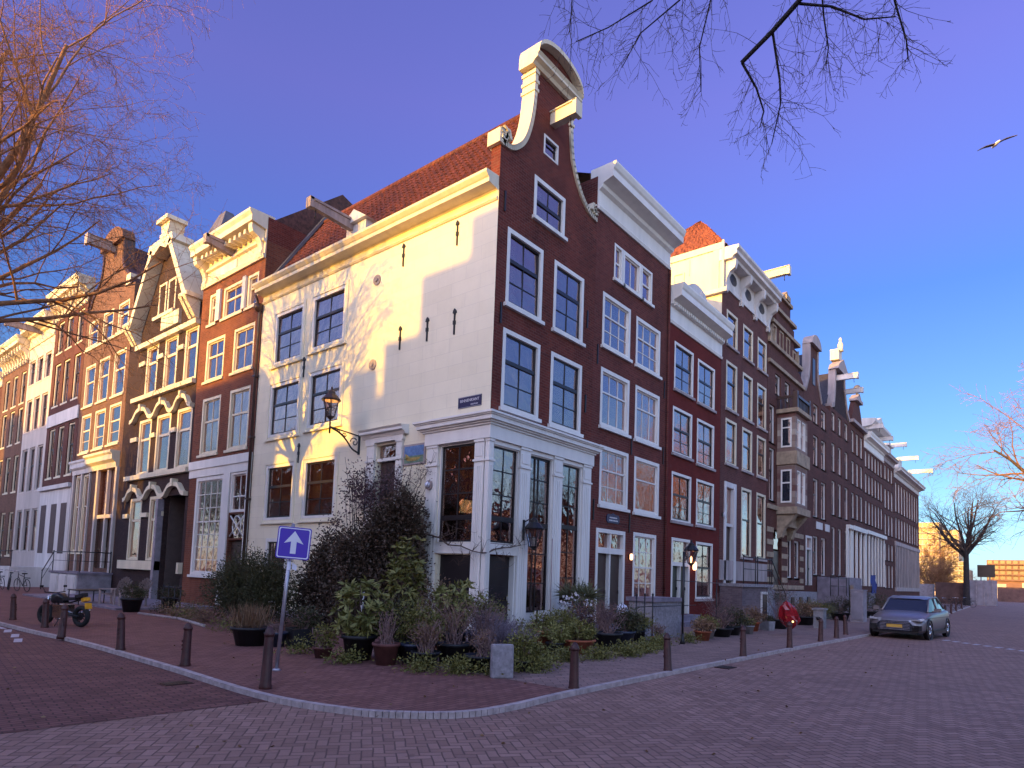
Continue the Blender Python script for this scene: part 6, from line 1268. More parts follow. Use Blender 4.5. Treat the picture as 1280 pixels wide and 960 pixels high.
PL = [
 ('tangled plum brown shrub leaning on the white shop panel at the corner', -1.1, -.9, .34, .4, 'pot_black', 'twig', dict(mat='leaf_plum', size=.65, ht=1.0, n=1300)),
 ('olive leaved shrub in front of the corner pillar', -1.7, -1.6, .32, .42, 'pot_black', 'round', dict(mat='leaf_olive', size=.5, ht=.85, n=1500)),
 ('rusty leaved shrub left of the door step', -2.3, -.6, .34, .45, 'terracotta', 'round', dict(mat='leaf_dry', size=.55, ht=1.1, n=1700)),
 ('dark fern like clump between the fatsia and the rhododendron', -4.2, -1.35, .3, .4, 'pot_black', 'round', dict(mat='leaf_dark', size=.5, ht=.8, n=1500)),
 ('rusty heather clump right of the bare twig tub', -4.45, -2.55, .28, .3, 'pot_black', 'twig', dict(mat='leaf_dry', size=.4, ht=.6, n=900)),
 ('mixed green and brown bush under the white bench', 1.0, -1.9, .32, .35, 'pot_black', 'round', dict(mat='leaf_olive', size=.5, ht=.6, n=1400)),
 ('brown dried flower bush behind the black pot', 1.9, -2.6, .3, .35, 'pot_black', 'twig', dict(mat='leaf_dry', size=.5, ht=.8, n=1000)),
 ('tall green shrub beside the double door of the brick house', 3.4, -1.0, .3, .45, 'pot_black', 'round', dict(mat='leaf_olive', size=.4, ht=1.1, n=1500)),
 ('dry straw coloured grass in a wide black tub left of the sign pole', -5.35, 2.35, .42, .42, 'pot_black', 'grass', dict(mat='leaf_dry', ht=.62, n=260, name='grass_tub')),
 ('small blue black planter just left of the sign pole', -5.0, 1.85, .26, .33, 'pot_blue', 'twig', dict(mat='leaf_dark', size=.22, ht=.18, n=60)),
 ('square black planter with a dark shrub right of the sign pole', -4.5, 1.55, .34, .42, 'pot_black', 'round', dict(size=.36, ht=.5, n=700, square=True)),
 ('fatsia with big yellow green leaves in a black tub', -4.85, -1.0, .34, .5, 'pot_black', 'big', dict(mat='leaf_bright', size=.55, ht=1.05, n=1100, leaf=(.19, .06))),
 ('small leafy plant at the left foot of the fatsia', -5.25, -.35, .2, .22, 'wood_red', 'round', dict(mat='leaf_olive', size=.3, ht=.45, n=420)),
 ('brown tub of bare upright twigs right of the fatsia', -4.85, -1.85, .26, .42, 'wood_red', 'twig', dict(mat='leaf_dry', size=.28, ht=.62, n=60)),
 ('tall rhododendron with pale green rosettes before the dark climber', -3.1, -.35, .3, .45, 'pot_black', 'big', dict(mat='leaf_olive', size=.46, ht=2.0, n=1200, leaf=(.2, .07))),
 ('yellow green shrub in a dark pot in the middle of the corner garden', -4.25, -2.05, .32, .4, 'pot_blue', 'round', dict(mat='leaf_olive', size=.5, ht=.85, n=1500)),
 ('leafy rhododendron in front of the dark shop panel', -2.6, -1.5, .3, .5, 'pot_black', 'big', dict(mat='leaf_bright', size=.5, ht=1.2, n=760, leaf=(.18, .06))),
 ('wide plum tinted dry shrub behind the black pots', -3.7, -2.55, .36, .42, 'pot_black', 'twig', dict(mat='leaf_dry', size=.6, ht=.85, n=900)),
 ('second plum tinted dry shrub nearer the corner pillar', -3.2, -2.9, .3, .4, 'pot_black', 'twig', dict(mat='leaf_plum', size=.5, ht=.8, n=700)),
 ('silvery lavender bush at the foot of the corner pillar', -2.3, -2.35, .36, .35, 'pot_grey', 'lav', dict(mat='leaf_lav', size=.55, ht=.72, n=620, name='lavender_bush')),
 ('larger lavender bush left of the dark front door', -2.9, -3.3, .32, .3, 'pot_black', 'lav', dict(mat='leaf_lav', size=.5, ht=.62, n=620, name='lavender_bush')),
 ('rusty dead foliage in a black bowl behind the upright stone', -3.95, -3.55, .34, .3, 'pot_black', 'twig', dict(mat='leaf_dry', size=.36, ht=.45, n=420)),
 ('green shrub right of the upright stone', -3.3, -4.0, .22, .2, 'pot_black', 'round', dict(mat='leaf_olive', size=.36, ht=.5, n=1100)),
 ('yellowish daisy bush before the dark front door', -1.9, -2.95, .26, .4, 'pot_black', 'round', dict(mat='leaf_bright', size=.34, ht=.42, n=480)),
 ('tall terracotta jar with a small green shrub near the white bench', -.25, -2.2, .27, .5, 'terracotta', 'round', dict(mat='leaf_olive', size=.3, ht=.4, n=600)),
 ('little terracotta pot with a succulent beside the tall jar', -.95, -2.3, .17, .26, 'terracotta', 'round', dict(mat='leaf_dark', size=.16, ht=.16, n=160)),
 ('broad terracotta bowl of green herbs behind the front bollard', .05, -3.05, .42, .34, 'terracotta', 'round', dict(mat='leaf_olive', size=.45, ht=.42, n=1300)),
 ('yellow speckled shrub between the two terracotta pots', -.45, -2.75, .22, .26, 'pot_black', 'round', dict(mat='leaf_bright', size=.34, ht=.4, n=800)),
 ('yucca with several spiky heads on pale stems by the brick house', 2.7, -1.5, .32, .55, 'pot_black', 'spike', dict(mat='leaf_spiky', size=.8, ht=1.2, n=420, name='yucca')),
 ('large black pot with a dusky shrub right of the terracotta bowl', 1.3, -3.15, .36, .45, 'pot_black', 'twig', dict(mat='leaf_plum', size=.55, ht=.75, n=900)),
 ('dark blue pot with a rounded green shrub left of the stone wall', 2.5, -2.9, .34, .42, 'pot_blue', 'round', dict(mat='leaf_dark', size=.55, ht=.65, n=1500)),
 ('hydrangea with dried white heads under the yucca', 1.7, -1.9, .28, .4, 'pot_black', 'round', dict(mat='leaf_plum', size=.5, ht=.8, n=700)),
 ('low bronze bush in front of the iron posts', 3.9, -2.5, .3, .35, 'pot_black', 'round', dict(mat='leaf_olive', size=.5, ht=.5, n=1200)),
 ('small red brown plant at the foot of the stone block', 4.0, -3.2, .22, .2, 'terracotta', 'twig', dict(mat='leaf_dry', size=.3, ht=.35, n=300)),
 ('orange brown trailing plant right of the garden lamp', 6.3, -3.55, .26, .3, 'terracotta', 'round', dict(mat='leaf_dry', size=.4, ht=.35, n=800)),
 ('pale stone bowl with green plant by the scarlet house', 7.2, -3.3, .28, .3, 'pot_grey', 'round', dict(mat='leaf_olive', size=.42, ht=.4, n=800)),
 ('wide rust red heather in a low trough', 8.3, -3.35, .38, .3, 'pot_black', 'twig', dict(mat='leaf_plum', size=.6, ht=.6, n=1100)),
 ('bushy green shrub beside the heather', 9.4, -3.3, .34, .32, 'pot_black', 'round', dict(mat='leaf_dark', size=.55, ht=.6, n=1300)),
 ('small white pot with a sprig near the plum house steps', 10.5, -3.5, .2, .3, 'pot_grey', 'round', dict(mat='leaf_olive', size=.24, ht=.25, n=260)),
 ('tall plum leaved bush against the stoop of the plum house', 10.4, -2.4, .36, .4, 'terracotta', 'twig', dict(mat='leaf_plum', size=.75, ht=1.0, n=1300)),
 ('terracotta tub with faded shrub by the plum house steps', 12.0, -3.1, .3, .36, 'terracotta', 'round', dict(mat='leaf_dry', size=.5, ht=.55, n=900)),
 ('square white planter near the foot of the steps', 13.2, -3.3, .22, .36, 'pot_grey', 'round', dict(mat='leaf_dark', size=.28, ht=.25, n=300, square=True)),
 ('big dark bush behind the red bundle', 14.6, -3.3, .4, .4, 'pot_black', 'twig', dict(mat='leaf_dark', size=.8, ht=1.5, n=2000)),
 ('low brown box hedge in front of the oriel house', 18.6, -3.2, .5, .4, 'pot_black', 'round', dict(mat='leaf_dry', size=.9, ht=.7, n=1500)),
 ('olive box hedge beside the oriel house steps', 21.0, -3.1, .5, .4, 'pot_black', 'round', dict(mat='leaf_olive', size=.9, ht=.7, n=1500)),
 ('dark hedge clump beyond the olive box hedge', 25.5, -3.2, .5, .4, 'pot_black', 'round', dict(mat='leaf_dark', size=1.0, ht=.9, n=1500)),
 ('tall hedge behind the parked car', 31.0, -3.6, .5, .4, 'pot_black', 'round', dict(mat='leaf_dark', size=1.2, ht=1.2, n=1800)),
 ('black planter with a dark shrub in front of the hooded gable house', -3.7, 13.7, .36, .5, 'pot_black', 'round', dict(mat='leaf_dark', size=.45, ht=.5, n=900)),
 ('long pot of pale flowers by the rust red house', -2.2, 14.2, .3, .5, 'pot_black', 'round', dict(mat='leaf_dark', size=.5, ht=.4, n=700)),
]
for lab, x, y, rr_, hh, pm, kd, kw in PL: potted(lab, x, y, rr_, hh, pm, kd, **kw)
# ground ivy along the outer edge of the corner garden
iv = []
for (x, y, n) in ((-4.9, -2.9, 500), (-4.5, -3.5, 700), (-4.0, -4.0, 700), (-3.2, -4.25, 600), (-2.4, -3.9, 500), (-1.4, -3.8, 700), (-.5, -4.0, 900), (.6, -4.1, 900), (1.6, -4.0, 900), (2.6, -3.8, 800), (3.5, -3.5, 600), (-5.4, -1.3, 400), (-5.3, .4, 300), (5.2, -3.6, 400), (-1.6, -3.3, 400)): iv.append(((x, y, PZ + .10), (.55, .38, .26), int(n * 1.5)))
o = foliage(None, iv, .06, .032, 'leaf_olive', name='ground_ivy', shell=.1); tag(o, 'low green ivy creeping along the outer edge of the corner garden', 'ground cover'); o['kind'] = 'stuff'
p, d = blob_points(60, (1.7, -1.9, 1.1), (.45, .4, .3), .8)
leaf_mesh('flower_heads', p, d, .09, .09, 'flower_white', [o_ for o_ in bpy.data.objects if o_.get('label', '').startswith('hydrangea')][0])
# ------------------------------------------------------------------ bollards
bo = thing('bollard', 'x', 'bollard', (0, 0, 0), 'brown iron bollards along the kerb')
mb = MB(FW); mb.lathe((0, 0, 0), [(.095, 0), (.095, .06), (.082, .09), (.066, .66), (.062, .68)], 16); local_build(mb, 'post', 'iron_brown', bo)
mb = MB(FW); mb.lathe((0, 0, 0), [(.074, .665), (.078, .70), (.066, .72), (.06, .75), (.03, .79), (.005, .80)], 16); local_build(mb, 'cap', 'iron_brown', bo)
mb = MB(FW)
for k in range(3): mb.obox((-.075 + .002 * k, -.012 + .012 * k, .40 + .07 * (k - 1)), .012, .035, .035, rz=.7, rx=.78)
local_build(mb, 'relief', 'iron_brown', bo)
BL = [(-7.79, .11, 'brown bollard in front of the black grass tub'), (-7.86, 2.88, 'brown bollard between the motorcycle and the grass tub bollard'), (-8.07, 5.83, 'brown bollard right beside the rear wheel of the motorcycle'),
      (-7.66, 8.6, 'brown bollard behind the motorcycle at the kerb'), (-7.7, 11.4, 'leftmost brown bollard on the left kerb'), (-7.88, -2.75, 'brown bollard beside the foot of the sign pole'),
      (-4.14, -5.77, 'front bollard catching a highlight before the terracotta bowl'), (-.87, -5.86, 'bollard before the grey stone block'), (3.16, -5.94, 'bollard before the heather troughs'),
      (6.58, -6.06, 'bollard just under the red bundle'), (9.9, -6.07, 'bollard right of the red bundle'), (12.1, -6.05, 'bollard second to the left of the parked car'), (14.2, -5.9, 'bollard next to the front of the parked car'),
      (43.5, -6.2, 'nearest of the four far bollards behind the parked car'), (49.5, -6.0, 'second of the four far bollards behind the parked car'), (57, -5.7, 'third of the four far bollards behind the parked car'), (66, -5.4, 'farthest of the four bollards behind the parked car')]
for i, (x, y, lab) in enumerate(BL):
    b = bo if i == 0 else copy_tree(bo); b.location = (x, y, .04 if y > -5.7 else .03); b['label'] = lab; b.rotation_euler = (random.Random(i).uniform(-.05, .05), random.Random(i + 50).uniform(-.05, .05), i * .7)
    if lab.startswith('brown bollard beside the foot'): b.scale = (1, 1, 1.2)

# ------------------------------------------------------------------ one way sign
sp_ = thing('traffic_sign', 'blue square one way sign with a white arrow on a leaning grey pole', 'road sign', (-6.84, -1.3, PZ))
mb = MB(FW); mb.tube([(-6.84, -1.3, PZ), (-6.71, -1.35, 2.66)], .034, 10); mb.lathe((-6.71, -1.35, 2.65), [(.036, 0), (.02, .03)], 10); mb.lathe((-6.84, -1.3, PZ), [(.09, 0), (.05, .04)], 10); mb.build('pole', 'steel_galv', sp_)
SC = Vector((-6.735, -1.44, 2.32)); ex = Vector((.47, -.29, -.03)).normalized(); nrm = Vector((-.30, -.47, 0)).normalized(); ez = ex.cross(nrm) * -1
if ez.z < 0: ez = -ez
def sgn(mb, pts, d, th):
    n = len(pts); vs = [tuple(SC + ex * a + ez * b + nrm * d) for a, b in pts] + [tuple(SC + ex * a + ez * b + nrm * (d + th)) for a, b in pts]
    mb.add(vs, [tuple(range(n)), tuple(range(2 * n - 1, n - 1, -1))] + [(i, (i + 1) % n, n + (i + 1) % n, n + i) for i in range(n)])
def rrect(h, r, n=5):
    o = []
    for cx, cy, a in ((h - r, h - r, 0), (-h + r, h - r, 90), (-h + r, -h + r, 180), (h - r, -h + r, 270)):
        for k in range(n): t = math.radians(a + 90 * k / (n - 1)); o.append((cx + r * math.cos(t), cy + r * math.sin(t)))
    return o
mb = MB(FW); sgn(mb, rrect(.285, .04), 0, .012); mb.build('plate', 'sign_blue', sp_)
mb = MB(FW); a = rrect(.268, .035); b = rrect(.250, .03)
for i in range(len(a)): j = (i + 1) % len(a); vs = [tuple(SC + ex * p[0] + ez * p[1] + nrm * .0145) for p in (a[i], a[j], b[j], b[i])]; mb.add(vs, [(0, 1, 2, 3)])
mb.build('border', 'sign_white', sp_)
mb = MB(FW); sgn(mb, [(-.165, -.01), (-.048, .025), (-.048, -.19), (.048, -.19), (.048, .025), (.165, -.01), (0, .215)], .0125, .003); mb.build('arrow', 'sign_white', sp_)
st = thing('sticker_tangle', 'torn white stickers and cable ties on the pole below the blue sign', 'sticker', (-6.7, -1.4, 1.95))
mb = MB(FW); mb.tube([(-6.745, -1.345, 1.99), (-6.75, -1.345, 1.84)], .037, 10, cap=False); mb.add([(-6.70, -1.37, 1.98), (-6.63, -1.42, 1.92), (-6.64, -1.42, 1.83), (-6.70, -1.37, 1.86)], [(0, 1, 2, 3)]); mb.build('sticker', 'sign_white', st)

# ------------------------------------------------------------------ street name plate, house plaques, tile picture
def text_on(parent, fr, s, u, w, z, size, mat='letter_white', name='lettering', ext=.004):
    c = bpy.data.curves.new(name, 'FONT'); c.body = s; c.size = size; c.extrude = ext; c.align_x = 'CENTER'; c.align_y = 'CENTER'; c.materials.append(MATS[mat])
    tmp = bpy.data.objects.new(name, c); COL.objects.link(tmp); dg = bpy.context.evaluated_depsgraph_get(); me = bpy.data.meshes.new_from_object(tmp.evaluated_get(dg)); bpy.data.objects.remove(tmp)
    o = bpy.data.objects.new(name, me); COL.objects.link(o); o.parent = parent; base = origin_of(parent); p = Vector(fr(u, w, z)) - base; o.location = p
    o.rotation_euler = (math.pi / 2, 0, 0) if fr.kind == 'R' else (math.pi / 2, 0, -math.pi / 2)
    return o
sn = thing('street_name_sign', 'dark blue enamel street name plate at the top corner of the white wall', 'sign', (-.02, .8, 6.75))
mb = MB(FL); mb.box(.34, 1.24, .012, .035, 6.62, 6.94); mb.build('plate', 'enamel_navy', sn)
text_on(sn, FL, 'BINNENKANT', .79, .037, 6.82, .118); text_on(sn, FL, 'CENTRUM', .6, .037, 6.69, .06)
mb = MB(FL)
for a in ((.355, 1.225, 6.925, 6.931), (.355, 1.225, 6.63, 6.636)): mb.box(a[0], a[1], .035, .037, a[2], a[3])
mb.build('border', 'letter_white', sn)
pq = thing('wall_plaque', 'small dark plaque with two lines of white lettering above the brick house door', 'plaque', (6.7, 0, 4.0))
mb = MB(FR); mb.prism_uz([(6.34, 3.84), (7.06, 3.84), (7.14, 3.9), (7.14, 4.06), (7.06, 4.14), (6.34, 4.14), (6.26, 4.06), (6.26, 3.9)], .0, .03); mb.prism_uz([(6.55, 4.14), (6.85, 4.14), (6.7, 4.2)], 0, .03); mb.build('plate', 'enamel_navy', pq)
mb = MB(FR)
for z, a, b in ((4.03, 6.45, 6.95), (3.93, 6.42, 7.0)):
    u = a
    k = 0
    while u < b: wd = .03 + .02 * ((k * 7) % 3); mb.box(u, u + wd, .03, .033, z - .022, z + .022); u += wd + .018; k += 1
mb.build('lettering', 'letter_white', pq)
tp = thing('tile_picture', 'framed blue and green tile picture on the white wall beside the brown side door', 'tile picture', (-.01, 3.03, 5.45))
mb = MB(FL); mb.box(2.53, 3.53, .012, .05, 5.14, 5.78); mb.build('frame', 'stone_trim', tp)
mb = MB(FL); mb.box(2.6, 3.46, .05, .056, 5.42, 5.72); mb.build('sky_tiles', 'tile_blue', tp)
mb = MB(FL); mb.box(2.6, 3.46, .05, .056, 5.2, 5.415); mb.build('field_tiles', 'tile_green', tp)
mb = MB(FL); pts = [(2.75 + .32 * (1 + math.cos(math.pi * k / 10 + math.pi)), 5.33 - .08 * math.sin(math.pi * k / 10)) for k in range(11)]; mb.prism_uz([(2.7, 5.36)] + pts + [(3.42, 5.36)], .056, .062); mb.prism_uz([(3.2, 5.36), (3.36, 5.3), (3.42, 5.5), (3.3, 5.45)], .056, .062); mb.build('figure_tiles', 'tile_ochre', tp)

# ------------------------------------------------------------------ lanterns
def lantern_head(t, c, s, glow=None, frame='iron_black'):
    """six sided lantern narrowing downwards; c = bottom centre"""
    x, y, z = c; n = 6; mb = MB(FW)
    rb, rt, h = .13 * s, .26 * s, .52 * s
    for k in range(n):
        a = 2 * math.pi * k / n; mb.tube([(x + rb * math.cos(a), y + rb * math.sin(a), z), (x + rt * math.cos(a), y + rt * math.sin(a), z + h)], .014 * s, 5)
        b = 2 * math.pi * (k + 1) / n
        for rr, zz in ((rb, z), (rt, z + h), ((rb + rt) / 2, z + h / 2)): mb.tube([(x + rr * math.cos(a), y + rr * math.sin(a), zz), (x + rr * math.cos(b), y + rr * math.sin(b), zz)], .012 * s, 5)
    mb.lathe((x, y, z - .10 * s), [(.03 * s, 0), (.10 * s, .06 * s), (.14 * s, .10 * s)], n)
    mb.build('frame', frame, t)
    mb = MB(FW); mb.lathe((x, y, z + h), [(.30 * s, 0), (.31 * s, .03 * s), (.17 * s, .20 * s), (.12 * s, .22 * s), (.12 * s, .28 * s), (.07 * s, .33 * s), (.03 * s, .36 * s), (.035 * s, .42 * s), (.005 * s, .48 * s)], 12, smooth=False); mb.build('roof', frame, t)
    mb = MB(FW); mb.lathe((x, y, z), [(rb * .95, .01), (rt * .95, h - .01)], n, smooth=False); mb.build('glass', 'glass_lamp', t)
    mb = MB(FW); mb.lathe((x, y, z), [(.03 * s, .02), (.045 * s, .14 * s), (.045 * s, .26 * s), (.02 * s, .3 * s)], 8); mb.build('bulb', glow or 'letter_white', t)
wl_ = thing('wall_lantern', 'classic copper brown lantern on a scrolled black bracket fixed to the white wall', 'lantern', (0, 5.8, 5.9))
mb = MB(FL)
mb.tube([(5.8, 0, 6.32), (5.8, 1.2, 6.42)], .022, 6); mb.box(5.76, 5.84, .01, .05, 5.7, 6.4)
prof = smooth_curve([(.02, 5.75), (.3, 5.85), (.55, 6.1), (.8, 6.28), (1.15, 6.40)], 5); mb.tube([(5.8, a, b) for a, b in prof], .03, 6)
for cx, cz, rr_ in ((.22, 6.08, .17), (.62, 6.24, .09), (.86, 6.32, .07)):
    sp2 = [(5.8, cx + rr_ * (1 - k / 16) * math.cos(k * .55), cz + rr_ * (1 - k / 16) * math.sin(k * .55)) for k in range(16)]; mb.tube(sp2, .018, 5)
mb.tube([(5.8, 1.2, 6.2), (5.8, 1.2, 6.7)], .028, 6); mb.build('bracket', 'iron_black', wl_)
lantern_head(wl_, (-1.2, 5.8, 6.74), 1.0, frame='brown_paint')
pl = thing('pillar_lantern', 'black lantern hung on the white pillar between the shop windows', 'lantern', (1.5, -.5, 2.6))
mb = MB(FR); mb.box(1.46, 1.54, .1, .14, 2.9, 3.5); mb.tube([(1.5, .12, 3.42), (1.5, .3, 3.5), (1.5, .5, 3.42)], .018, 6); mb.tube([(1.5, .5, 3.45), (1.5, .5, 3.38)], .015, 5); mb.build('bracket', 'iron_black', pl)
lantern_head(pl, (1.5, -.5, 2.72), .95)
gl = thing('garden_lamp', 'slim black lamp post with a hanging lit lantern before the scarlet house', 'lamp post', (4.65, -3.64, PZ))
mb = MB(FW); mb.tube([(4.65, -3.64, PZ), (4.65, -3.64, 2.75)], .03, 8); mb.tube([(4.65, -3.64, 2.6), (4.85, -3.66, 2.9), (5.05, -3.68, 3.02)], .02, 6)
sp2 = [(4.75 + .12 * (1 - k / 14) * math.cos(k * .6), -3.65, 2.55 + .12 * (1 - k / 14) * math.sin(k * .6)) for k in range(14)]; mb.tube(sp2, .012, 5); mb.lathe((4.65, -3.64, PZ), [(.09, 0), (.05, .1), (.035, .3)], 8); mb.build('post', 'iron_black', gl)
lantern_head(gl, (5.08, -3.68, 2.42), .72, 'warm_bulb')
def small_lamp(label, fr, u, z, w=.05, s=1.0, glow='lamp_glow'):
    t = thing('wall_lamp', label, 'wall lamp', fr(u, w, z)); mb = MB(fr); mb.box(u - .04 * s, u + .04 * s, 0, .05, z - .10 * s, z + .10 * s); mb.build('base', 'iron_black', t)
    x, y, zz = fr(u, w + .06, z); mb = MB(FW); mb.lathe((x, y, zz), [(.03 * s, -.12 * s), (.06 * s, -.08 * s), (.06 * s, .08 * s), (.03 * s, .12 * s)], 10); mb.build('shade', glow, t); return t
small_lamp('small lit lamp on brick between the door and ground floor window of the brick house', FR, 7.92, 2.7)
small_lamp('warm orange lamp glowing beside the door of the scarlet house', FR, 13.5, 2.55, s=1.5, glow='warm_bulb')
small_lamp('tiny white lamp at the doorway of the plum brick house', FR, 16.78, 5.1, s=.9, glow='letter_white')
bl_ = thing('bulkhead_lamp', 'round brass bulkhead lamp on the left pilaster of the corner shop window', 'wall lamp', (-.15, 2.2, 4.45))
mb = MB(FL); pts = [(2.2 + .14 * math.cos(t * math.pi / 7), 4.45 + .14 * math.sin(t * math.pi / 7)) for t in range(14)]; mb.prism_uz(pts, .1, .17); mb.box(2.1, 2.3, .1, .19, 4.42, 4.47); mb.build('ring', 'wood_old', bl_)
mb = MB(FW); mb.lathe((-.2, 2.2, 4.37), [(.02, 0), (.08, .05), (.08, .12), (.02, .17)], 10); mb.build('globe', 'sign_white', bl_)
# interior things seen through the shop glass
il = thing('table_lamp', 'lit cream lamp shade behind the corner shop window', 'lamp', (.7, 1.44, 3.17))
mb = MB(FW); mb.lathe((.7, 1.44, 3.69), [(.21, 0), (.17, .36)], 16); mb.build('lamp_shade', 'lampshade', il); mb = MB(FW); mb.lathe((.7, 1.44, 3.17), [(.1, 0), (.02, .04), (.02, .52)], 8); mb.build('stand', 'brown_paint', il)
fl = thing('flower_lights', 'warm orange lit ornament hanging behind the tall shop windows', 'hanging lamp', (3.6, .9, 2.3))
mb = MB(FW)
for k in range(9): a = k * .7; mb.lathe((3.5 + .22 * math.cos(a), .9 + .1 * math.sin(a), 2.15 + .05 * (k % 3)), [(.01, 0), (.028, .03), (.01, .07)], 6)
mb.build('bulb', 'warm_bulb', fl); mb = MB(FW); mb.tube([(3.5, .9, 2.2), (3.5, .9, 3.4)], .01, 5); mb.lathe((3.5, .9, 2.1), [(.2, 0), (.24, .03), (.2, .05)], 12); mb.build('holder', 'brown_paint', fl)

# ------------------------------------------------------------------ bench, stone block, stoop walls and railings
be = thing('bench', 'white garden bench under the tall shop window', 'bench', (2.5, -.85, PZ))
mb = MB(FW)
for k in range(3): mb.box(1.55, 3.55, -1.15 + k * .16, -1.02 + k * .16, .50, .54)
for k in range(2): mb.box(1.55, 3.55, -.62, -.58, .62 + k * .16, .74 + k * .16)
mb.build('seat', 'old_white', be)
for x in (1.6, 3.45):
    for y in (-1.12, -.62): m2 = MB(FW); m2.box(x - .03, x + .03, y - .03, y + .03, PZ, .5 if y < -1 else .92); m2.build('leg', 'iron_black', be)
sb = MB(FW); cx, cy = -4.25, -4.3; sb.obox((cx, cy, PZ + .29), .40, .17, .60, rz=-.62, rx=-.06); o = sb.build('stone_block', 'granite_grey', None, (cx, cy, PZ))
bv = o.modifiers.new('bev', 'BEVEL'); bv.width = .03; bv.segments = 3; tag(o, 'upright grey granite block standing at the front edge of the corner garden', 'stone block')
stp = MB(FW); stp.add([(-2.6, -3.6, PZ + .03), (-1.2, -3.3, PZ + .03), (-1.0, -2.6, PZ + .03), (-2.2, -2.4, PZ + .03)], [(0, 1, 2, 3)]); stp.box(-1.0, 1.4, -1.1, -.16, PZ, .2); tag(stp.build('door_step', 'bluestone', None, (-1, -2, PZ)), 'worn blue stone slab leading to the dark front door', 'step')
wk = thing('stoop_wall', 'low grey stone stoop wall with a capping slab between the brick and scarlet houses', 'stoop', (5.6, -2.0, PZ))
mb = MB(FW); mb.box(4.95, 6.9, -2.55, -1.7, PZ, 1.22); mb.box(4.2, 4.95, -2.5, -1.9, PZ, .55); mb.build('wall', 'granite_grey', wk); mb = MB(FW); mb.box(4.88, 6.97, -2.62, -1.63, 1.22, 1.34); mb.build('capping', 'bluestone', wk)
ip = thing('iron_railing', 'short black iron posts and rail in front of the stone stoop', 'railing', (4.3, -2.7, PZ))
mb = MB(FW)
for x in (3.5, 4.0, 4.5): mb.tube([(x, -2.75, PZ), (x, -2.75, 1.42)], .022, 6); mb.lathe((x, -2.75, 1.42), [(.03, 0), (.04, .03), (.005, .08)], 6)
mb.tube([(3.5, -2.75, 1.1), (7.6, -2.75, 1.1)], .014, 5); mb.tube([(4.65, -3.4, 1.9), (9.5, -2.9, 1.85)], .012, 5); mb.tube([(9.0, -2.9, PZ), (9.0, -2.9, 2.0)], .022, 6); mb.build('rail', 'iron_black', ip)
def railing(name, label, pts, h, n, z0):
    t = thing(name, label, 'railing', (pts[0][0], pts[0][1], z0 if not isinstance(z0, list) else z0[0])); zs = z0 if isinstance(z0, list) else [z0] * len(pts); mb = MB(FW)
    for k in (1.0, .55): mb.tube([(p[0], p[1], z + h * k) for p, z in zip(pts, zs)], .028 if k == 1 else .016, 6)
    mb.build('rail', 'iron_black', t)
    for i, (p, z) in enumerate(zip(pts, zs)): m2 = MB(FW); m2.tube([(p[0], p[1], z), (p[0], p[1], z + h)], .022, 6); m2.lathe((p[0], p[1], z + h), [(.035, 0), (.04, .04), (.005, .09)], 6); m2.build('post', 'iron_black', t)
    return t
s4 = thing('stoop', 'high brick and stone stoop with a basement doorway before the plum brick house', 'stoop', (18.5, -.5, PZ))
mb = MB(FW); mb.box(16.5, 20.6, -1.1, -.05, PZ, 1.72); mb.build('wall', 'brick_grey', s4)
mb = MB(FW); mb.box(16.45, 20.7, -1.2, -.02, 1.72, 1.86); mb.box(20.0, 20.6, -1.14, -1.1, PZ, 1.72); mb.box(20.6, 20.9, -1.1, -.1, PZ, 1.65); mb.build('landing', 'granite_grey', s4)
mb = MB(FW)
for k in range(8): mb.box(20.9 + k * .26, 21.16 + k * .26, -1.1, -.15, PZ, 1.6 - k * .2)
mb.build('steps', 'bluestone', s4)
mb = MB(FW); mb.box(19.0, 19.9, -1.16, -1.08, PZ, 1.5); mb.build('door_frame', 'old_white', s4); mb = MB(FW); mb.box(19.12, 19.78, -1.18, -1.155, PZ, 1.38); mb.build('door', 'brown_paint', s4)
railing('iron_railing', 'black handrail round the high stoop of the plum brick house', [(16.6, -1.12), (18.2, -1.12), (18.5, -1.12), (20.3, -1.12), (20.6, -1.12), (22.9, -1.12)], 1.25, 0, [1.86, 1.86, 1.86, 1.86, 1.86, .1])
s5 = thing('stoop', 'rough stone basement front of the oriel house', 'stoop', (26.5, -.6, PZ))
mb = MB(FW); mb.box(23.5, 30.0, -.9, -.05, PZ, 1.5); mb.build('wall', 'granite_grey', s5)
for x in (24.6, 26.2, 27.8): mb = MB(FW); mb.box(x, x + .5, -.96, -.9, .2, 1.2); mb.build('basement_window', 'window_dark', s5)
s6 = thing('stoop', 'stone stoop with dark doorway beyond the oriel house', 'stoop', (34, -1.2, PZ))
mb = MB(FW); mb.box(33.4, 37.6, -1.9, -.05, PZ, 2.5); mb.box(40.5, 43.0, -1.8, -.05, PZ, 1.5); mb.build('wall', 'bluestone', s6)
mb = MB(FW); mb.box(33.8, 34.9, -1.95, -1.9, PZ, 2.0); mb.build('door', 'window_dark', s6)
mb = MB(FW)
for k in range(8): mb.box(37.6 + k * .3, 37.9 + k * .3, -1.8, -.1, PZ, 2.3 - k * .28)
mb.build('steps', 'bluestone', s6)
railing('iron_railing', 'black handrail before the necked house', [(28.6, -2.0), (30.5, -2.0), (32.6, -2.0), (33.3, -2.0)], 1.1, 0, 1.3)
pb = thing('planter_box', 'long brown planter box standing before the oriel house', 'planter', (24, -2.4, PZ)); mb = MB(FW); mb.box(21.5, 28, -2.6, -2.1, PZ, .95); mb.build('box', 'brown_paint', pb)
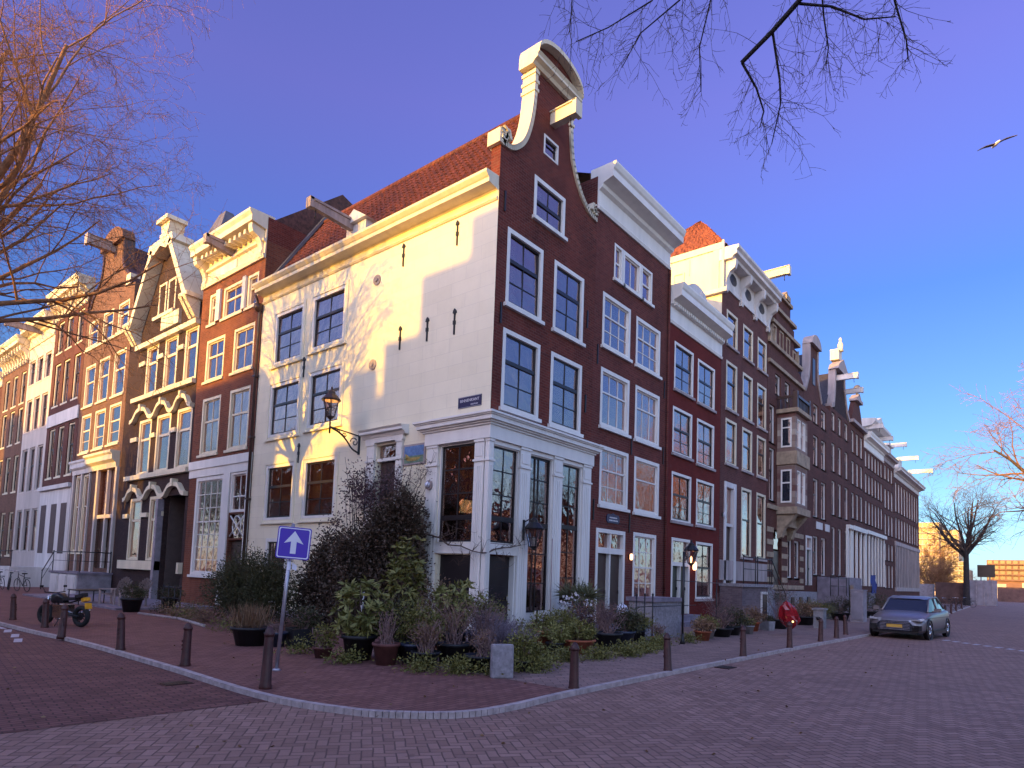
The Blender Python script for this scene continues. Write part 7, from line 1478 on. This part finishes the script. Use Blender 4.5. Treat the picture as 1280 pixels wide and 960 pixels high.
wb = thing('white_pillar', 'small white stone pillar with a dark hole beside the planter', 'pillar', (16.9, -4.3, PZ)); mb = MB(FW); mb.box(16.7, 17.2, -4.5, -4.1, PZ, .85); mb.box(16.65, 17.25, -4.55, -4.05, .85, .93); mb.build('block', 'pot_grey', wb); mb = MB(FW); mb.lathe((16.69, -4.3, .5), [(.07, -.07), (.09, 0), (.07, .07)], 8); mb.build('hole', 'window_dark', wb)
cb = thing('utility_cabinet', 'grey metal utility cabinet behind the parked car', 'cabinet', (25.0, -4.2, PZ)); mb = MB(FW); mb.box(24.6, 25.5, -4.5, -3.9, PZ, 1.7); mb.build('body', 'concrete', cb); mb = MB(FW); mb.box(24.58, 25.52, -4.53, -3.87, 1.7, 1.76); mb.box(24.55, 24.6, -4.45, -3.95, .2, 1.6); mb.build('door', 'hoarding', cb)
bt = thing('blue_tarp', 'blue cloth hung over the railing of a far stoop', 'cloth', (40, -2.2, 1.8)); mb = MB(FW)
vs = []; fs = []
for i in range(9):
    for j in range(7): vs.append((39.3 + i * .2, -2.2 + .07 * math.sin(i * 1.7 + j), 2.8 - j * .22 + .03 * math.sin(i * 2.3)))
for i in range(8):
    for j in range(6): q = i * 7 + j; fs.append((q, q + 1, q + 8, q + 7))
mb.add(vs, fs, True); mb.build('cloth', 'cloth_blue', bt)
# left street stoop with white cupboard doors, chairs
s1 = thing('stoop', 'grey plastered stoop with white cupboard doors and iron railing before the brown neck gable house', 'stoop', (-.8, 28.6, PZ))
mb = MB(FW); mb.box(-1.6, -.05, 26.45, 30.9, -.2, 1.12); mb.build('wall', 'concrete', s1)
mb = MB(FW); mb.box(-1.68, -.02, 26.38, 30.98, 1.12, 1.22); mb.build('landing', 'bluestone', s1)
for y in (26.6, 28.0, 29.4):
    m2 = MB(FW); m2.box(-1.66, -1.6, y, y + 1.3, -.1, 1.08); m2.box(-1.69, -1.66, y + .12, y + 1.18, 0, .98); m2.build('cupboard_door', 'old_white', s1)
railing('iron_railing', 'black iron railing on the stoop of the brown neck gable house', [(-.15, 26.5), (-1.55, 26.5), (-1.55, 28.2), (-1.55, 30.8), (-1.55, 32.6)], 1.05, 0, [1.22, 1.22, 1.22, 1.22, .1])
s0 = thing('stoop', 'stone steps with a pale side wall beyond the brown neck gable house', 'stoop', (-1, 38, PZ))
mb = MB(FW); mb.box(-2.2, -.05, 36.6, 39.2, -.2, 1.3); mb.build('wall', 'old_white', s0); mb = MB(FW)
for k in range(6): mb.box(-2.2, -.2, 39.2 + k * .35, 39.55 + k * .35, -.2, 1.2 - k * .2)
mb.build('steps', 'bluestone', s0)
railing('iron_railing', 'dark railing along the far stoops at the left edge', [(-2.1, 36.7), (-2.1, 39.2), (-2.1, 43.0), (-2.1, 47.0)], .95, 0, [1.3, 1.3, 1.0, 1.0])
plt = thing('terrace', 'low stone terrace edge before the hooded gable house', 'terrace', (-2, 17, PZ)); mb = MB(FW); mb.box(-3.9, -.1, 14.6, 26.3, -.1, PZ + .07); mb.build('slab', 'bluestone', plt)

def adirondack(label, x, y, rz):
    t = thing('garden_chair', label, 'chair', (x, y, PZ + .07), 'slatted garden chairs', rz)
    mb = MB(FW)
    for k in range(7):
        a = (k - 3) * .085; lean = .30; h = .78 - .03 * abs(k - 3) ** 1.5
        mb.add([(a * .8 - .035, .22, .34), (a * .8 + .035, .22, .34), (a * 1.25 + .04, .22 + lean, .34 + h), (a * 1.25 - .04, .22 + lean, .34 + h), (a * .8 - .035, .245, .34), (a * .8 + .035, .245, .34), (a * 1.25 + .04, .245 + lean, .34 + h), (a * 1.25 - .04, .245 + lean, .34 + h)],
               [(3, 2, 1, 0), (4, 5, 6, 7), (0, 1, 5, 4), (2, 3, 7, 6), (1, 2, 6, 5), (3, 0, 4, 7)])
    local_build(mb, 'backrest', 'wood_old', t); mb = MB(FW)
    for k in range(6): mb.obox((0, -.32 + k * .1, .42 - k * .018), .52, .085, .022)
    local_build(mb, 'seat', 'wood_old', t)
    for s in (-1, 1):
        mb = MB(FW); mb.box(s * .30 - .05, s * .30 + .05, -.42, .38, .60, .625); local_build(mb, 'armrest', 'wood_old', t)
        for yy, hh in ((-.36, .6), (.3, .6)): mb = MB(FW); mb.box(s * .30 - .015, s * .30 + .015, yy - .04, yy + .04, 0, hh); local_build(mb, 'leg', 'wood_old', t)
    return t
adirondack('pale slatted garden chair nearer the grey stoop', -3.1, 17.2, math.radians(-150)); adirondack('pale slatted garden chair nearer the black planter', -2.9, 15.7, math.radians(-150))
dt = thing('garden_table', 'dark low table beside the garden chairs', 'table', (-3.6, 18.6, PZ)); mb = MB(FW); mb.box(-4.1, -3.1, 18.0, 19.3, .62, .66); mb.build('tabletop', 'iron_black', dt)
for x in (-4.05, -3.15):
    for y in (18.05, 19.25): m2 = MB(FW); m2.tube([(x, y, PZ), (x, y, .62)], .02, 6); m2.build('leg', 'iron_black', dt)
railing('iron_railing', 'low black iron fence with spikes before the rust red house', [(-2.4, 12.8), (-2.4, 13.3), (-2.4, 13.8), (-2.4, 14.3)], .9, 0, PZ)
edge = MB(FW); edge.tube([(-3.9, 12.5, PZ + .03), (-3.7, 9.8, PZ + .03), (-4.2, 7.0, PZ + .03)], .05, 6); tag(edge.build('edging', 'stone_trim', None, (-3.9, 9.8, PZ)), 'thin pale stone edging along the left garden strip', 'edging')
wp = MB(FW); wp.tube([(-3.3, 1.05, PZ), (-3.25, 1.0, 1.35)], .03, 8); tag(wp.build('white_stake', 'old_white', None, (-3.3, 1.05, PZ)), 'thin white stake standing behind the black planter', 'stake')
# red glossy bundle
rb_ = thing('red_bundle', 'shiny red plastic bundle with a small light hanging in the dark bush', 'bundle', (11.5, -4.6, .3)); mb = MB(FW); vs = []; fs = []; rr_ = random.Random(4)
nn_, mm = 14, 9
for j in range(mm):
    for i in range(nn_): t_ = math.pi * j / (mm - 1); a = 2 * math.pi * i / nn_; k = 1 + .16 * math.sin(i * 2.3 + j) + .1 * rr_.uniform(-1, 1); R_ = math.sin(t_) * (.20 + .16 * math.sin(t_ * .5 + .4)) * k; vs.append((11.5 + R_ * math.cos(a) - .25 * math.cos(t_), -4.6 + R_ * math.sin(a), .78 + .50 * math.cos(t_) * (1 + .1 * math.sin(i))))
for j in range(mm - 1):
    for i in range(nn_): fs.append((j * nn_ + i, j * nn_ + (i + 1) % nn_, (j + 1) * nn_ + (i + 1) % nn_, (j + 1) * nn_ + i))
mb.add(vs, fs); mb.build('cover', 'red_gloss', rb_); mb = MB(FW); mb.lathe((11.12, -4.85, .55), [(.02, 0), (.04, .03), (.02, .07)], 8); mb.build('light', 'lampshade', rb_)
wc = thing('white_ball', 'white round ornament in the shrubs by the door of the brick house', 'ornament', (4.4, -1.9, 1.0)); mb = MB(FW); mb.lathe((4.0, -2.0, .95), [(.02, -.2), (.14, -.14), (.19, 0), (.14, .14), (.02, .2)], 14); mb.build('ball', 'sign_white', wc); mb = MB(FW); mb.tube([(4.0, -2.0, PZ), (4.0, -2.0, .8)], .015, 5); mb.build('stick', 'iron_black', wc)
pc = MB(FW); pc.tube([(.9, -1.6, PZ), (.9, -1.6, 2.9)], .014, 6); tag(pc.build('plant_pole', 'wood_old', None, (.9, -1.6, PZ)), 'tall thin wooden pole in front of the right hand shop window', 'pole')

# ------------------------------------------------------------------ wheels, motorcycle, bicycles, car
def torus(mb, c, R, r, ax, n=28, m=8):
    a1 = Vector((0, 0, 1)); a2 = Vector(ax).cross(a1).normalized(); w = Vector(ax).normalized(); vs = []; fs = []
    for i in range(n):
        t = 2 * math.pi * i / n; rad = a2 * math.cos(t) + a1 * math.sin(t)
        for j in range(m): p = 2 * math.pi * j / m; vs.append(tuple(Vector(c) + rad * (R + r * math.cos(p)) + w * r * math.sin(p)))
    for i in range(n):
        for j in range(m): fs.append((i * m + j, ((i + 1) % n) * m + j, ((i + 1) % n) * m + (j + 1) % m, i * m + (j + 1) % m))
    mb.add(vs, fs, True)
def disc(mb, c, R, h, ax, n=24):
    w = Vector(ax).normalized(); a1 = Vector((0, 0, 1)); a2 = w.cross(a1).normalized(); vs = []
    for s in (-h / 2, h / 2): vs += [tuple(Vector(c) + (a2 * math.cos(2 * math.pi * i / n) + a1 * math.sin(2 * math.pi * i / n)) * R + w * s) for i in range(n)]
    mb.add(vs, [tuple(range(n)), tuple(range(2 * n - 1, n - 1, -1))] + [(i, (i + 1) % n, n + (i + 1) % n, n + i) for i in range(n)])
def motorcycle(label, x, y, rz):
    t = thing('motorcycle', label, 'motorcycle', (x, y, PZ), None, rz); AX = (0, 1, 0)
    for xx, R in ((.72, .30), (-.68, .30)):
        w = MB(FW); torus(w, (xx, 0, .31), .245, .068, AX); wh = local_build(w, 'wheel', 'rubber', t); q = MB(FW); torus(q, (xx, 0, .31), .20, .018, AX, 24, 6)
        for k in range(5): a = k * 2 * math.pi / 5; q.tube([(xx, 0, .31), (xx + .2 * math.cos(a), 0, .31 + .2 * math.sin(a))], .014, 5)
        disc(q, (xx, .03, .31), .12, .008, AX); local_build(q, 'rim', 'iron_black', wh)
    m = MB(FW); m.tube([(.72, .09, .31), (.52, .09, .85)], .024, 6); m.tube([(.72, -.09, .31), (.52, -.09, .85)], .024, 6); m.tube([(.5, -.09, .86), (.5, .09, .86)], .02, 6); local_build(m, 'fork', 'chrome', t)
    m = MB(FW); m.tube([(.42, .32, .98), (.5, .16, .95), (.5, -.16, .95), (.42, -.32, .98)], .016, 6)
    for s in (-1, 1): m.tube([(.44, s * .28, .98), (.5, s * .34, 1.12)], .008, 5); m.obox((.5, s * .36, 1.14), .02, .10, .06)
    local_build(m, 'handlebar', 'iron_black', t)
    m = MB(FW); m.tube([(.48, 0, .8), (.2, .1, .5), (-.1, .12, .35)], .022, 6); m.tube([(.48, 0, .8), (.2, -.1, .5), (-.1, -.12, .35)], .022, 6); m.tube([(.45, 0, .72), (-.2, 0, .68), (-.6, 0, .78)], .024, 6); m.tube([(-.15, .1, .36), (-.68, .1, .31)], .028, 6); m.tube([(-.15, -.1, .36), (-.68, -.1, .31)], .028, 6); local_build(m, 'frame', 'iron_black', t)
    m = MB(FW); m.box(-.20, .26, -.16, .16, .24, .62); m.tube([(.3, .0, .5), (.34, 0, .25), (.1, .1, .2), (-.2, .14, .22)], .035, 6)
    for k in range(5): m.box(.0, .26, -.16, .16, .40 + k * .04, .415 + k * .04)
    local_build(m, 'engine', 'chrome', t)
    m = MB(FW); pr = [(.48, .78, .06), (.38, .93, .13), (.15, .95, .15), (-.02, .84, .10), (-.05, .72, .08)]
    vs = []; fs = []
    for (px_, pz_, hw) in pr: vs += [(px_, -hw, pz_ - .04), (px_, -hw * .6, pz_), (px_, hw * .6, pz_), (px_, hw, pz_ - .04), (px_, hw * .7, .66), (px_, -hw * .7, .66)]
    for i in range(4):
        for j in range(6): fs.append((i * 6 + j, i * 6 + (j + 1) % 6, (i + 1) * 6 + (j + 1) % 6, (i + 1) * 6 + j))
    fs += [(0, 1, 2, 3, 4, 5), (29, 28, 27, 26, 25, 24)]; m.add(vs, fs, True); local_build(m, 'tank', 'car_black', t)
    m = MB(FW); m.obox((-.28, 0, .80), .5, .24, .09, ry=.06); m.obox((-.62, 0, .90), .30, .18, .10, ry=.25); local_build(m, 'saddle', 'seat_black', t)
    m = MB(FW); m.obox((-.80, 0, .80), .16, .16, .10, ry=.3); m.obox((-.92, 0, .62), .02, .21, .17, ry=.2); local_build(m, 'tail_panel', 'moto_yellow', t)
    m = MB(FW); m.lathe((.60, 0, .80), [(.03, -.09), (.09, -.04), (.09, .04), (.03, .09)], 12); local_build(m, 'headlight', 'headlamp', t)
    m = MB(FW); m.tube([(.05, -.17, .34), (-.3, -.19, .34), (-.75, -.2, .48)], .045, 8); local_build(m, 'exhaust', 'chrome', t)
    m = MB(FW); m.tube([(0, .12, .25), (-.05, .30, 0)], .012, 5); local_build(m, 'kickstand', 'iron_black', t)
    return t
motorcycle('black motorcycle with yellow tail parked on the pavement behind the bollards', -7.15, 8.95, math.radians(112)).scale = (.93, .93, .93)
def bicycle_proto():
    t = thing('bicycle', 'x', 'bicycle', (0, 0, 0), None)
    AX = (0, 1, 0)
    for xx in (.53, -.53):
        w = MB(FW); torus(w, (xx, 0, .34), .325, .018, AX, 24, 5); wh = local_build(w, 'wheel', 'rubber', t); q = MB(FW)
        for k in range(10): a = k * 2 * math.pi / 10; q.tube([(xx, 0, .34), (xx + .32 * math.cos(a), 0, .34 + .32 * math.sin(a))], .003, 3, cap=False)
        local_build(q, 'spokes', 'chrome', wh)
    m = MB(FW)
    for a, b in (((.53, 0, .34), (.38, 0, .95)), ((.42, 0, .82), (-.08, 0, .30)), ((.40, 0, .90), (-.22, 0, .80)), ((-.08, 0, .30), (-.26, 0, .92)), ((-.08, 0, .30), (-.53, 0, .34)), ((-.53, 0, .34), (-.23, 0, .80))): m.tube([a, b], .017, 6)
    local_build(m, 'frame', 'iron_black', t); m = MB(FW); m.obox((-.28, 0, .96), .25, .15, .06); local_build(m, 'saddle', 'seat_black', t)
    m = MB(FW); m.tube([(.38, 0, .95), (.36, 0, 1.06)], .014, 5); m.tube([(.20, .28, 1.06), (.36, .2, 1.08), (.36, -.2, 1.08), (.20, -.28, 1.06)], .014, 5); local_build(m, 'handlebar', 'chrome', t)
    m = MB(FW); m.tube([(-.35, 0, .74), (-.85, 0, .74)], .03, 4); local_build(m, 'carrier', 'iron_black', t)
    return t
BK = [(-3.2, 32.0, 80, 'black bicycle leaning nearest the stoop steps at the left edge'), (-3.3, 33.4, 95, 'second bicycle in the row at the left edge'), (-3.5, 35.0, 70, 'third bicycle at the left edge in front of the pale wall'), (-3.6, 37.0, 85, 'farthest bicycle at the left edge'),
      (-3.0, 30.2, 100, 'bicycle with bent handlebars right beside the white cupboard doors'),
      (38.5, -3.6, 20, 'dark bicycle parked just behind the car roof'), (42.0, -4.2, 60, 'bicycle behind the four far bollards, leftmost'), (46.0, -4.3, 50, 'bicycle behind the four far bollards, middle'), (51, -4.2, 75, 'bicycle behind the four far bollards, right of the middle'),
      (56, -4.3, 40, 'bicycle leaning under the grey hoarding'), (62, -4.5, 65, 'bicycle in the heap at the hoarding corner'), (68, -4.8, 30, 'bicycle right of the dark trunk'), (75, -5.2, 70, 'rightmost bicycle at the end of the quay')]
bp = bicycle_proto()
for i, (x, y, a, lab) in enumerate(BK):
    b = bp if i == 0 else copy_tree(bp); b.location = (x, y, PZ); b.rotation_euler = (random.Random(i).uniform(-.12, .12), 0, math.radians(a)); b['label'] = lab; b['group'] = 'parked bicycles'
# car
def car(label, x, y, rz):
    t = thing('parked_car', label, 'car', (x, y, 0), None, rz)
    # stations along x (front at +x): (x, half width at sill, half width at belt, belt z, hood/deck z, bottom z)
    ST = [(2.42, .62, .60, .52, .60, .34), (2.36, .82, .80, .62, .74, .24), (2.15, .93, .90, .74, .86, .20), (1.7, .96, .93, .86, .95, .20), (1.15, .97, .94, .94, 1.03, .20), (.9, .97, .94, .97, 1.06, .20), (.2, .97, .94, 1.0, 1.0, .20), (-.8, .97, .94, 1.03, 1.03, .20), (-1.6, .97, .94, 1.06, 1.08, .20), (-2.1, .95, .90, 1.06, 1.10, .24), (-2.4, .84, .80, .98, 1.04, .34), (-2.46, .7, .68, .80, .9, .44)]
    m = MB(FW); vs = []; fs = []
    for (sx, ws, wb, zb, zh, z0) in ST:
        h = [(ws * .9, z0), (ws, z0 + .12), (ws + .01, (z0 + zb) * .55), (wb + .01, zb - .06), (wb - .03, zb), (wb * .72, zh - .01), (wb * .3, zh + .012)]
        vs += [(sx, a, b) for a, b in h] + [(sx, -a, b) for a, b in reversed(h)]
    k = 14
    for i in range(len(ST) - 1):
        for j in range(k - 1): fs.append((i * k + j, i * k + j + 1, (i + 1) * k + j + 1, (i + 1) * k + j))
        fs.append((i * k + k - 1, i * k, (i + 1) * k, (i + 1) * k + k - 1))
    fs += [tuple(range(k)), tuple(range(len(ST) * k - 1, (len(ST) - 1) * k - 1, -1))]
    m.add(vs, fs, True); body_ = local_build(m, 'body', 'car_paint', t); ss = body_.modifiers.new('s', 'SUBSURF'); ss.levels = 1; ss.render_levels = 1
    # greenhouse: dark glass volume with painted roof and pillars
    GS = [(1.0, .76, 1.02, .76, 1.03), (.35, .82, 1.02, .66, 1.50), (-.2, .84, 1.03, .67, 1.585), (-.9, .84, 1.04, .66, 1.58), (-1.6, .80, 1.06, .60, 1.42), (-2.2, .74, 1.07, .66, 1.12)]
    m = MB(FW); vs = []; fs = []
    for (sx, wl, zl, wu, zu) in GS: vs += [(sx, wl, zl), (sx, wu, zu), (sx, -wu, zu), (sx, -wl, zl)]
    for i in range(len(GS) - 1):
        for j in range(3): fs.append((i * 4 + j, i * 4 + j + 1, (i + 1) * 4 + j + 1, (i + 1) * 4 + j))
    m.add(vs, fs); local_build(m, 'windows', 'car_glass', t)
    m = MB(FW); vs = []; fs = []
    for (sx, wl, zl, wu, zu) in [(.40, 0, 0, .63, 1.49), (.1, 0, 0, .66, 1.565), (-.2, 0, 0, .67, 1.60), (-.9, 0, 0, .66, 1.595), (-1.35, 0, 0, .63, 1.51)]: vs += [(sx, wu + .02, zu - .02), (sx, wu * .6, zu + .02), (sx, -wu * .6, zu + .02), (sx, -wu - .02, zu - .02)]
    for i in range(4):
        for j in range(3): fs.append((i * 4 + j, i * 4 + j + 1, (i + 1) * 4 + j + 1, (i + 1) * 4 + j))
    m.add(vs, fs, True); local_build(m, 'roof', 'car_paint', t)
    for s in (-1, 1):
        m = MB(FW); m.tube([(1.02, s * .79, 1.02), (.38, s * .69, 1.50), (-.2, s * .70, 1.575), (-.95, s * .69, 1.57), (-1.65, s * .63, 1.42), (-2.2, s * .70, 1.12)], .03, 6); m.tube([(-.25, s * .85, 1.03), (-.3, s * .70, 1.57)], .025, 5); local_build(m, 'pillar', 'car_paint', t)
        m = MB(FW); m.obox((.72, s * 1.06, 1.10), .16, .22, .14); m.obox((.75, s * .95, 1.05), .08, .14, .04); local_build(m, 'mirror', 'car_paint', t)
        m = MB(FW); m.add([(2.37, s * .45, .70), (2.20, s * .90, .80), (2.22, s * .90, .70), (2.40, s * .50, .62), (2.12, s * .93, .79)], [(0, 1, 2, 3), (1, 4, 2)] if s > 0 else [(3, 2, 1, 0), (2, 4, 1)]); m.obox((2.24, s * .72, .735), .34, .40, .05, rz=-s * .42); local_build(m, 'headlight', 'headlamp', t)
        m = MB(FW); m.obox((2.36, s * .72, .44), .16, .26, .20, rz=-s * .35); local_build(m, 'air_intake', 'car_black', t)
        for xx in (1.55, -1.45):
            m = MB(FW); torus(m, (xx, s * .89, .345), .255, .10, (0, 1, 0), 28, 8); wh = local_build(m, 'wheel', 'rubber', t); q = MB(FW); disc(q, (xx, s * .965, .345), .225, .03, (0, 1, 0)); 
            for kk in range(5): a = kk * 2 * math.pi / 5; q.tube([(xx, s * .985, .345), (xx + .21 * math.cos(a), s * .985, .345 + .21 * math.sin(a))], .022, 5)
            local_build(q, 'rim', 'chrome', wh)
            m = MB(FW); torus(m, (xx, s * .955, .355), .39, .045, (0, 1, 0), 28, 6); local_build(m, 'wheel_arch', 'car_black', t)
    for s in (-1, 1): m = MB(FW); m.box(-1.0, 1.1, s * .93, s * 1.0, .18, .33); m.box(-2.0, 2.0, s * .955, s * .975, .80, .815); local_build(m, 'sill_trim', 'car_black', t)
    m = MB(FW); m.prism_uz([(-.52, .32), (.52, .32), (.60, .52), (.48, .70), (-.48, .70), (-.60, .52)], 2.30, 2.455) ; 
    m2 = MB(FW)
    for v in m.v: pass
    g = MB(FW); pts = [(-.52, .32), (.52, .32), (.60, .52), (.48, .68), (-.48, .68), (-.60, .52)]; n = 6
    g.add([(2.30, a, b) for a, b in pts] + [(2.452, a, b) for a, b in pts], [tuple(range(n)), tuple(range(2 * n - 1, n - 1, -1))] + [(i, (i + 1) % n, n + (i + 1) % n, n + i) for i in range(n)]); local_build(g, 'grille', 'car_glass', t)
    g = MB(FW)
    for k in range(6): g.box(2.452, 2.462, -.5, .5, .36 + k * .055, .375 + k * .055)
    local_build(g, 'grille_bars', 'hoarding', t)
    g = MB(FW); g.box(2.465, 2.48, -.26, .26, .44, .55); local_build(g, 'number_plate', 'plate_yellow', t)
    g = MB(FW); g.box(2.2, 2.44, -.75, .75, .22, .30); local_build(g, 'bumper', 'car_black', t)
    return t
car('silver grey coupe suv parked at the kerb facing the camera', 17.5, -7.6, math.radians(180 - 5)).scale = (1.0, 1.0, 1.0)

# ------------------------------------------------------------------ far end of the quay
ho = thing('hoarding', 'grey hoarding and containers at the end of the quay under the dark trunk', 'hoarding', (98, -2, 0))
for i, (x0, x1, y0, y1, z) in enumerate([(96, 97, -6.9, -3.2, 3.4), (97, 98, -3.1, .2, 3.0), (98, 100, .6, 3.4, 2.7)]): m = MB(FW); m.box(x0, x1, y0, y1, 0, z); m.build('panel', ['hoarding', 'quay_brown', 'concrete'][i], ho)
m = MB(FW)
for y in (-6.5, -5.6, -4.7, -3.8): m.box(95.9, 96.0, y, y + .12, 0, 3.5)
m.build('batten', 'concrete', ho)
sg_ = thing('notice_board', 'dark square notice board on posts above the hoarding', 'sign', (99, -5.5, 0)); m = MB(FW); m.box(99, 99.2, -6.6, -4.6, 3.9, 5.6); m.build('board', 'window_dark', sg_); m = MB(FW); m.tube([(99.1, -6, 0), (99.1, -6, 4)], .08, 6); m.tube([(99.1, -5, 0), (99.1, -5, 4)], .08, 6); m.build('post', 'hoarding', sg_)
tb = thing('tower_block', 'sunlit cream tower block with rows of balconies behind the bare trees', 'tower', (250, 15, 0))
def block(t, x, y0, y1, z0, z1, mat, nz, ny, wd='window_dark'):
    m = MB(FW); m.box(x, x + 14, y0, y1, 0, z1); m.build('wall', mat, t); m = MB(FW)
    for i in range(nz):
        z = z0 + (z1 - z0) * (i + .3) / nz
        for j in range(ny): a = y0 + (y1 - y0) * (j + .15) / ny; b = y0 + (y1 - y0) * (j + .85) / ny; m.box(x - .12, x + .1, a, b, z, z + (z1 - z0) / nz * .58)
    o = m.build('window_rows', wd, t)
    m = MB(FW)
    for i in range(nz): z = z0 + (z1 - z0) * (i + .08) / nz; m.box(x - .9, x, y0, y1, z, z + (z1 - z0) / nz * .1)
    m.build('balcony_slabs', mat, t)
block(tb, 250, 15.5, 22, 3, 25, 'tower_cream', 11, 4); block(tb, 252, 10.2, 15.4, 3, 22.5, 'tower_cream', 10, 3)
block(tb, 246, 8.0, 13.5, 3, 11.5, 'tower_cream', 5, 3); block(tb, 244, 6.8, 8.0, 3, 8.8, 'tower_cream', 3, 1)
ob = thing('apartment_block', 'long low orange brick apartment block on the far bank', 'apartment block', (250, -25, 0)); block(ob, 248, -70, 2.4, 5.4, 12.2, 'block_orange', 4, 44)
lb = thing('quayside_sheds', 'pale sunlit sheds and boats along the foot of the far bank', 'shed', (240, -20, 0)); m = MB(FW); rr_ = random.Random(3); y = 2.0
while y > -40: w = rr_.uniform(1.5, 4); m.box(238, 242, y - w, y, 0, rr_.uniform(3.2, 5.2)); y -= w + .4
m.build('wall', 'tower_cream', lb)
qw = MB(FW); qw.box(150, 151, -60, -4.6, 0, 2.9); tag(qw.build('quay_wall', 'quay_brown', None, (150, -20, 0)), 'low dark red quay wall at the right edge of the road', 'wall')
# gull
gu = thing('seagull', 'seagull gliding alone in the blue sky at the right', 'seagull', (25.8, -10.35, 24.4)); SP0 = Vector((25.8, -10.35, 24.4)); sx = Vector((.45, -.82, .34)).normalized(); fw = Vector((.8, .5, .05)).normalized(); upv = sx.cross(fw).normalized()
if upv.z < 0: upv = -upv
m = MB(FW)
def wing(s):
    st = [(.0, .16, -.08, .0), (.25, .20, -.02, .05), (.5, .16, -.03, .07), (.75, .06, -.06, .03), (.95, -.06, -.10, -.02)]; vs = []
    for d, a, b, u in st:
        for ff in (a, b - .02): vs.append(tuple(SP0 + sx * d * s + fw * ff + upv * (u + .02))); vs.append(tuple(SP0 + sx * d * s + fw * ff + upv * u))
    fs = []
    for i in range(4): q = i * 4; fs += [(q, q + 2, q + 6, q + 4), (q + 1, q + 5, q + 7, q + 3), (q, q + 4, q + 5, q + 1), (q + 2, q + 3, q + 7, q + 6)]
    m3 = MB(FW); m3.add(vs, fs); m3.build('wing', 'gull_grey', gu)
wing(1); wing(-1)
m.tube([tuple(SP0 - fw * .30), tuple(SP0 - fw * .12), tuple(SP0 + fw * .08), tuple(SP0 + fw * .20), tuple(SP0 + fw * .30), tuple(SP0 + fw * .36)], [.03, .075, .085, .055, .05, .01], 10); m.build('body', 'gull_white', gu)
